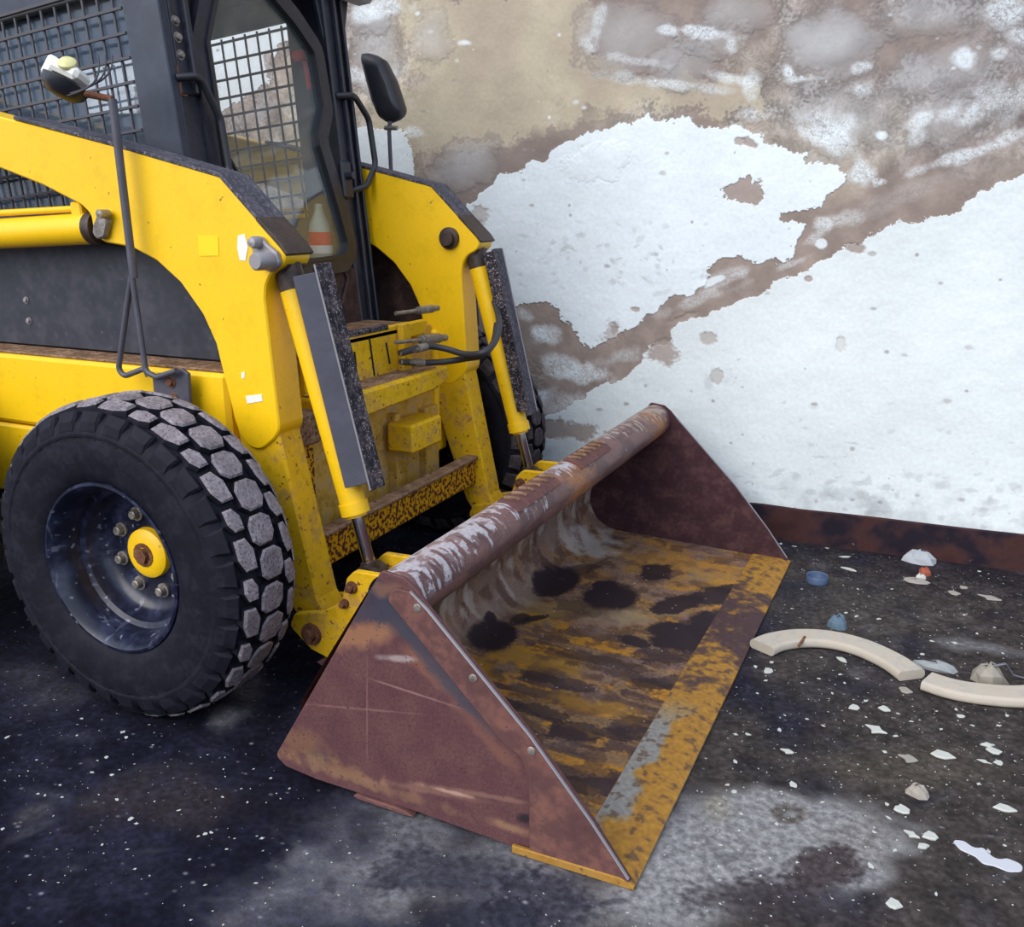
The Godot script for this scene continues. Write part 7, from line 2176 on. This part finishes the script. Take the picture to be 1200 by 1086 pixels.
func debris() -> void:
	org = Vector3.ZERO
	var chip := plain("paint_chip", Color8(182, 184, 178), 0.8)
	var pale := plain("render_chip", Color8(146, 140, 132), 0.9)
	var shapes := []
	for k in 7:
		shapes.append(made(flake_shape(40 + k, 6 + k % 4, 0.12)))
	var rng := RandomNumberGenerator.new()
	rng.seed = 77
	var k := 0
	var kinds := [
		["small white paint flake on the dark floor left of and below the front tyre", "flakes by the tyre"],
		["small white paint flake close beside the bucket's cutting edge", "flakes beside the bucket edge"],
		["white paint flake lying on the pale floor patch in front of the bucket", "flakes on the pale patch"],
		["small white paint flake on the floor between the skirting and the moulding", "flakes between skirting and moulding"],
		["small white paint flake on the dark floor just in front of the moulding", "flakes in front of the moulding"],
		["small white paint flake low on the right, beyond the pale patch", "flakes low on the right"],
	]
	for f in [[-1.961, -1.287, 0.018, 0], [-1.674, -1.328, 0.018, 0], [-1.654, -1.269, 0.015, 0], [-1.604, -1.282, 0.015, 0], [-1.522, -1.219, 0.014, 0], [-1.638, -1.175, 0.010, 0], [-1.724, -1.423, 0.019, 0], [-1.698, -1.409, 0.016, 0],
		[-1.269, -1.424, 0.013, 0], [-1.206, -1.411, 0.010, 0], [-1.443, -1.185, 0.020, 0], [-1.372, -1.249, 0.012, 0], [-1.658, -1.047, 0.012, 0], [-1.15, -1.251, 0.013, 0], [-1.319, -1.324, 0.010, 0], [-1.237, -1.14, 0.010, 0],
		[-1.158, -1.097, 0.010, 0], [-1.266, -1.212, 0.014, 0], [-1.257, -1.222, 0.012, 0], [-1.272, -1.201, 0.010, 0], [-1.42, -1.177, 0.012, 0], [-1.677, -1.164, 0.010, 0], [-1.68, -1.204, 0.011, 0], [-1.373, -1.11, 0.010, 0],
		[-1.193, -1.194, 0.010, 0], [-1.074, -1.142, 0.010, 0], [-1.257, -1.332, 0.010, 0], [-1.696, -1.161, 0.010, 0], [-1.868, -1.425, 0.012, 0], [-1.814, -1.364, 0.012, 0], [-1.037, -1.252, 0.010, 0], [-1.43, -1.098, 0.010, 0],
		[-.239, -3.435, 0.052, 3], [-.311, -3.501, 0.021, 3], [-.478, -3.474, 0.029, 1], [-.426, -3.468, 0.022, 1], [0.209, -3.486, 0.023, 3], [-.344, -2.874, 0.015, 1], [-.183, -2.913, 0.021, 3], [-.149, -2.9, 0.024, 3],
		[-.083, -2.91, 0.024, 3], [0.134, -2.827, 0.025, 3], [0.071, -2.811, 0.017, 3], [0.049, -2.709, 0.025, 3], [-.076, -2.358, 0.022, 4], [0.147, -2.378, 0.031, 4], [0.139, -2.411, 0.017, 4], [0.105, -2.292, 0.016, 4],
		[-.069, -2.273, 0.012, 4], [-.376, -2.426, 0.021, 1], [-.339, -2.471, 0.024, 1], [-.335, -2.358, 0.018, 1], [-.343, -2.278, 0.013, 1], [-.257, -2.119, 0.021, 1], [-.326, -2.066, 0.021, 1], [-.353, -2.053, 0.016, 1],
		[-.328, -1.936, 0.020, 1], [-.015, -2.125, 0.022, 4], [0.197, -2.181, 0.039, 4], [0.228, -2.188, 0.033, 4], [0.009, -1.865, 0.018, 5], [0.003, -1.913, 0.016, 5], [0.185, -2.08, 0.017, 5], [0.106, -1.661, 0.014, 5],
		[0.228, -1.871, 0.015, 5], [0.199, -1.837, 0.019, 5], [0.005, -2.212, 0.021, 4], [0.036, -2.299, 0.014, 4], [0.176, -2.343, 0.016, 4], [0.234, -2.37, 0.019, 4], [0.255, -2.433, 0.017, 4], [0.093, -2.381, 0.012, 4],
		[0.003, -2.325, 0.014, 4], [-.203, -2.43, 0.015, 4], [-.162, -2.362, 0.015, 4], [-.153, -2.48, 0.018, 4], [-.108, -2.475, 0.015, 4], [-.137, -2.435, 0.013, 4], [-.215, -2.563, 0.016, 3], [-.242, -2.386, 0.013, 4],
		[-.205, -2.2, 0.014, 4], [-.162, -2.185, 0.014, 4], [-.257, -2.194, 0.012, 1], [0.16, -3.058, 0.018, 3], [0.195, -2.925, 0.017, 3], [0.243, -2.994, 0.014, 3], [-.167, -3.133, 0.016, 3], [-.338, -3.053, 0.013, 3],
		[-.417, -2.937, 0.012, 1], [0.26, -2.814, 0.016, 3], [-.062, -3.182, 0.016, 3], [-.191, -1.901, 0.029, 2], [-.306, -1.82, 0.025, 2], [-.326, -1.838, 0.017, 2], [-.277, -1.747, 0.012, 2], [-.124, -1.861, 0.014, 2],
		[-.015, -1.804, 0.014, 2], [0.028, -1.761, 0.017, 2], [-.012, -1.692, 0.022, 2], [-.204, -1.571, 0.013, 2], [-.201, -1.745, 0.016, 2], [-.269, -1.689, 0.010, 2], [-.283, -1.563, 0.010, 2], [-.196, -1.631, 0.010, 2],
		[-.145, -1.641, 0.010, 2], [-.293, -1.628, 0.010, 2]]:
		litter("paint_flake", kinds[f[3]][0], "paint flake", Vector3(f[0], 0.0, f[1]), shapes[k % 7], chip, Vector3(f[2], f[2] * 0.10 + 0.006, f[2] * rng.randf_range(0.55, 0.9)), rng.randf() * TAU, kinds[f[3]][1])
		k += 1
	for f in [["render_chip", "ragged grey render chip with a hook shape near the wall at right", "render chip", 0.127, -3.23, 0.073, 0.05, 1, 0.60, -0.20],
		["render_chip", "large flat grey render chip beside the right picture edge", "render chip", 0.24, -3.236, 0.085, 0.05, 1, 0.68, -0.20],
		["render_chip", "small oval grey render chip above the hooked grey one", "render chip", 0.156, -3.291, 0.037, 0.05, 1, 0.75, 0.00],
		["paint_flake", "white paint flake cut square, right below the moulding's middle", "paint flake", -.03, -2.328, 0.033, 0.05, 0, 1.20, 0.00],
		["paint_flake", "white paint flake just left of the square one below the moulding", "paint flake", -.099, -2.305, 0.038, 0.05, 0, 0.90, 0.30],
		["paint_flake", "large jagged white paint flake in the middle of the right floor", "paint flake", -.04, -2.216, 0.063, 0.05, 0, 0.75, -0.40],
		["paint_flake", "large white paint flake shaped like a half moon at the right", "paint flake", 0.109, -2.163, 0.060, 0.05, 0, 0.83, 0.00],
		["paint_flake", "long white paint flake lying across at the right edge", "paint flake", 0.217, -2.237, 0.065, 0.05, 0, 0.52, 0.00],
		["render_chip", "rounded pale render lump left of the half moon flake", "render chip", 0.038, -2.118, 0.051, 0.05, 1, 1.05, 0.00],
		["paint_flake", "white paint flake with a ragged tail above the pale stone", "paint flake", 0.03, -1.904, 0.046, 0.05, 0, 0.90, -0.60],
		["paint_flake", "white paint flake at the right edge beside the dark crack", "paint flake", 0.233, -1.998, 0.051, 0.05, 0, 0.83, 0.20],
		["paint_flake", "bent white paint flake left of the white splash", "paint flake", 0.093, -1.834, 0.042, 0.05, 0, 0.90, 0.20],
		["paint_flake", "thin white paint flake below the ragged one, left of the splash", "paint flake", 0.057, -1.823, 0.038, 0.05, 0, 0.60, -0.40],
		["paint_flake", "white paint flake at the bottom, right of the pale patch", "paint flake", 0.035, -1.594, 0.033, 0.05, 0, 1.20, 0.00],
		["render_chip", "pale brown render chip under the broken moulding", "render chip", 0.013, -2.459, 0.068, 0.05, 1, 0.60, -0.40],
		["paint_flake", "white paint flake on the dark strip above the pale patch", "paint flake", -.224, -2.027, 0.037, 0.05, 0, 0.75, 0.00],
		["paint_flake", "two-lobed white paint flake beside the bucket edge above the pale patch", "paint flake", -.34, -2.409, 0.036, 0.05, 0, 1.20, 0.00],
		["paint_flake", "oval white paint flake just right of the bucket edge below the moulding", "paint flake", -.16, -2.566, 0.039, 0.05, 0, 0.75, -0.50],
		["paint_flake", "thin white sliver of paint between cap and stone", "paint flake", -.208, -3.301, 0.077, 0.05, 0, 0.24, -0.35],
		["paint_flake", "white paint flake at the right edge under the half moon one", "paint flake", 0.208, -2.257, 0.038, 0.05, 0, 0.75, 0.30],
		["render_chip", "grey-white flake in the left foreground by the moulding shadow", "render chip", 0.079, -1.793, 0.028, 0.05, 0, 0.75, 0.50]]:
		litter(f[0], f[1], f[2], Vector3(f[3], 0.0, f[4]), shapes[k % 7], pale if f[7] else chip, Vector3(f[5], f[6], f[5] * f[8]), f[9])
		k += 1
	# crumbs too small to count
	var mm := MultiMesh.new()
	mm.transform_format = MultiMesh.TRANSFORM_3D
	mm.mesh = shapes[2]
	var spots := []
	while spots.size() < 4200:
		var x := rng.randf_range(-3.0, 0.8)
		var z := rng.randf_range(-3.5, -0.95)
		var keep := 0.22
		if x > -0.40:
			keep = 0.55 + 0.45 * exp(-pow((x - 0.05) / 0.45, 2) - pow((z + 2.2) / 0.5, 2))
		elif z > -1.42 and x < -0.9:
			keep = 0.40
		if x > -1.26 and x < -0.40 and z < -1.42 and z > -3.29:
			keep = 0.0
		if rng.randf() < keep:
			spots.append(Vector3(x, 0, z))
	mm.instance_count = spots.size()
	for i in spots.size():
		var s := 0.0022 + 0.0065 * pow(rng.randf(), 3.0)
		mm.set_instance_transform(i, Transform3D(Basis(Vector3.UP, rng.randf() * TAU).scaled_local(Vector3(s, s * 0.5, s * rng.randf_range(0.5, 1.0))), spots[i]))
	var mi := MultiMeshInstance3D.new()
	mi.name = "paint_crumbs"
	mi.multimesh = mm
	mi.material_override = chip
	add_child(mi, true)
	mi.set_meta("kind", "stuff")
	tag(mi, "fine white crumbs of paint strewn all over the dark floor", "crumbs")

	# the two curved lengths of cream moulding
	var cream := mat("cream_moulding", coat(401, rgb(182, 174, 162), 0.06, rgb(146, 124, 100), 0.08, 0.03, rgb(168, 154, 134), 0.5), 0.6, 0.0, 3.0)
	for tr in [["curved_moulding", "curved piece of cream moulding with a crack, its end against the bucket edge", [-.376, -2.521, -.344, -2.578, -.279, -2.634, -.198, -2.659, -.113, -2.644, -.029, -2.59, 0.025, -2.527]], ["curved_moulding", "broken off piece of cream moulding running out of the picture on the right", [0.064, -2.509, 0.124, -2.491, 0.196, -2.495, 0.296, -2.527, 0.421, -2.614]]]:
		var ln := V(tr[2])
		var cv := Curve2D.new()
		for i in ln.size():
			var tn := (ln[mini(i + 1, ln.size() - 1)] - ln[maxi(i - 1, 0)]) * 0.17
			cv.add_point(ln[i], -tn, tn)
		cv.bake_interval = 0.015
		var pts := cv.get_baked_points()
		var b := MB.new()
		var sec := fillet(V([-0.044, 0.0, 0.044, 0.0, 0.040, 0.028, -0.040, 0.028]), 0.011, 4)
		var rings := []
		var nr := []
		for i in pts.size():
			var d := (pts[mini(i + 1, pts.size() - 1)] - pts[maxi(i - 1, 0)]).normalized()
			var sd := Vector2(-d.y, d.x)
			var ring := []
			var nn := []
			for j in sec.size():
				var v := sec[j]
				ring.append(Vector3(pts[i].x + sd.x * v.x, 0.002 + v.y, pts[i].y + sd.y * v.x))
				var e := (sec[(j + 1) % sec.size()] - sec[(j + sec.size() - 1) % sec.size()]).normalized()
				nn.append(Vector3(sd.x * e.y, -e.x, sd.y * e.y))
			rings.append(ring)
			nr.append(nn)
		var m := sec.size()
		for i in pts.size() - 1:
			for j in m:
				var j2 := (j + 1) % m
				b.tri(rings[i][j], rings[i][j2], rings[i + 1][j2], nr[i][j], nr[i][j2], nr[i + 1][j2])
				b.tri(rings[i][j], rings[i + 1][j2], rings[i + 1][j], nr[i][j], nr[i + 1][j2], nr[i + 1][j])
		for en in [0, pts.size() - 1]:
			var cen := Vector3(pts[en].x, 0.015, pts[en].y)
			var o := Vector3(pts[en].x - pts[1 if en == 0 else en - 1].x, 0, pts[en].y - pts[1 if en == 0 else en - 1].y)
			for j in m:
				b.face(cen, rings[en][j], rings[en][(j + 1) % m], o)
		var tp := single(tr[0], tr[1], "moulding", b, cream, Vector3(pts[0].x, 0, pts[0].y))
		if tr[1].begins_with("curved"):
			org = tp.position
			b = MB.new()
			b.tube([Vector3(-.278, 0.024, -2.558), Vector3(-.27, 0.03, -2.615)], 0.0045, 6)
			part("crack", tp, b, M["dirty_rust"], "dark crack in the moulding")
	# torn scraps and other small litter
	var scrap := func(called: String, label: String, cat: String, at: Vector3, sx: float, sy: float, sz: float, sd: int, m: Material) -> void:
		var r2 := RandomNumberGenerator.new()
		r2.seed = sd
		var b := MB.new()
		var n := 9
		var rows := []
		for i in 4:
			var row := []
			for j in n:
				var f := TAU * j / n
				var rr: float = [1.0, 0.86, 0.5, 0.0][i] * (1.0 if i == 3 else r2.randf_range(0.78, 1.08))
				row.append(at + Vector3(cos(f) * sx * rr, [0.0, 0.45, 0.9, 1.0][i] * sy * (r2.randf_range(0.75, 1.1) if i else 1.0), sin(f) * sz * rr))
			rows.append(row)
		for i in 3:
			for j in n:
				var j2 := (j + 1) % n
				var o: Vector3 = (rows[i][j] + rows[i][j2]) * 0.5 - at + Vector3(0, sy * 0.2, 0)
				b.face(rows[i][j], rows[i][j2], rows[i + 1][j2], o)
				if i < 2:
					b.face(rows[i][j], rows[i + 1][j2], rows[i + 1][j], o)
		for j in n:
			b.face(at, rows[0][j], rows[0][(j + 1) % n], Vector3.DOWN)
		single(called, label, cat, b, m, at)
	scrap.call("crumpled_paper", "crumpled white paper scrap near the skirting above an orange bit", "paper", Vector3(0.012, 0, -3.504), 0.062, 0.045, 0.05, 3, plain("paper", Color8(160, 164, 170), 0.8))
	scrap.call("brick_bit", "small orange brick bit between two white scraps near the skirting", "brick bit", Vector3(0.034, 0, -3.369), 0.022, 0.03, 0.02, 4, plain("orange_bit", Color8(150, 76, 58), 0.85))
	scrap.call("white_crumb", "small white crumb just below the orange brick bit", "crumb", Vector3(0.024, 0, -3.33), 0.018, 0.016, 0.014, 5, chip)
	scrap.call("grey_chip", "flat grey chip below the orange brick bit", "chip", Vector3(0.009, 0, -3.297), 0.045, 0.008, 0.03, 6, pale)
	scrap.call("blue_stone", "small pale blue triangular stone behind the cream moulding", "stone", Vector3(-.196, 0, -2.796), 0.032, 0.042, 0.026, 7, plain("blue_stone", Color8(84, 106, 122), 0.8))
	scrap.call("plastic_shard", "pale torn plastic shard lying over the break in the moulding", "plastic", Vector3(0.084, 0, -2.634), 0.065, 0.022, 0.03, 8, plain("pale_plastic", Color8(140, 144, 146), 0.5))
	scrap.call("crumpled_plastic", "crumpled beige plastic scrap behind the moulding at the right edge", "plastic", Vector3(0.217, 0, -2.615), 0.05, 0.055, 0.035, 9, plain("beige_plastic", Color8(138, 132, 122), 0.5))
	scrap.call("pale_stone", "rounded pale stone on the dark floor right of the grey patch", "stone", Vector3(0.061, 0, -1.981), 0.026, 0.026, 0.022, 10, plain("pale_stone", Color8(152, 145, 136), 0.9))
	var loop := MB.new()
	loop.tube([Vector3(0.231, 0.004, -2.609), Vector3(0.221, 0.05, -2.604), Vector3(0.252, 0.055, -2.624), Vector3(0.274, 0.02, -2.638), Vector3(0.306, 0.006, -2.66), Vector3(0.337, 0.006, -2.67)], 0.006, 8, 0.35)
	var scrap_at: Node3D = get_node("crumpled_plastic")
	org = scrap_at.position
	part("strip", scrap_at, loop, plain("grey_strip", Color8(110, 112, 124), 0.5), "bent loop of grey plastic strip")
	# the round blue cap, open on top
	var cp := MB.new()
	cp.lathe(V([0.0, 0.0, 0.033, 0.0, 0.0355, 0.002, 0.0365, 0.026, 0.0355, 0.0275, 0.033, 0.026, 0.0315, 0.010, 0.030, 0.006, 0.0, 0.006]), 28, Transform3D(Basis(Vector3.RIGHT, Vector3.FORWARD, Vector3.UP), Vector3(-.301, 0, -3.136)))
	single("plastic_ring", "round grey-blue plastic ring lying near the bucket's far front corner", "plastic ring", cp, plain("blue_cap", Color8(74, 92, 122), 0.45), Vector3(-.301, 0, -3.136))
	# spilt white paint
	var sp := MB.new()
	sp.plate(fillet(V([0.129, -1.842, 0.154, -1.848, 0.173, -1.831, 0.189, -1.844, 0.197, -1.828, 0.212, -1.813, 0.231, -1.827, 0.259, -1.818, 0.255, -1.795, 0.232, -1.784, 0.207, -1.791, 0.187, -1.788, 0.174, -1.806, 0.146, -1.816]), 0.012, 3), 0.0, 0.003, Transform3D(Basis(Vector3.RIGHT, Vector3.BACK, Vector3.UP), Vector3.ZERO), 0.001)
	single("paint_spill", "long splash of thick white paint at the lower right", "paint splash", sp, plain("thick_paint", Color8(188, 190, 198), 0.5), Vector3(0.185, 0, -1.822))
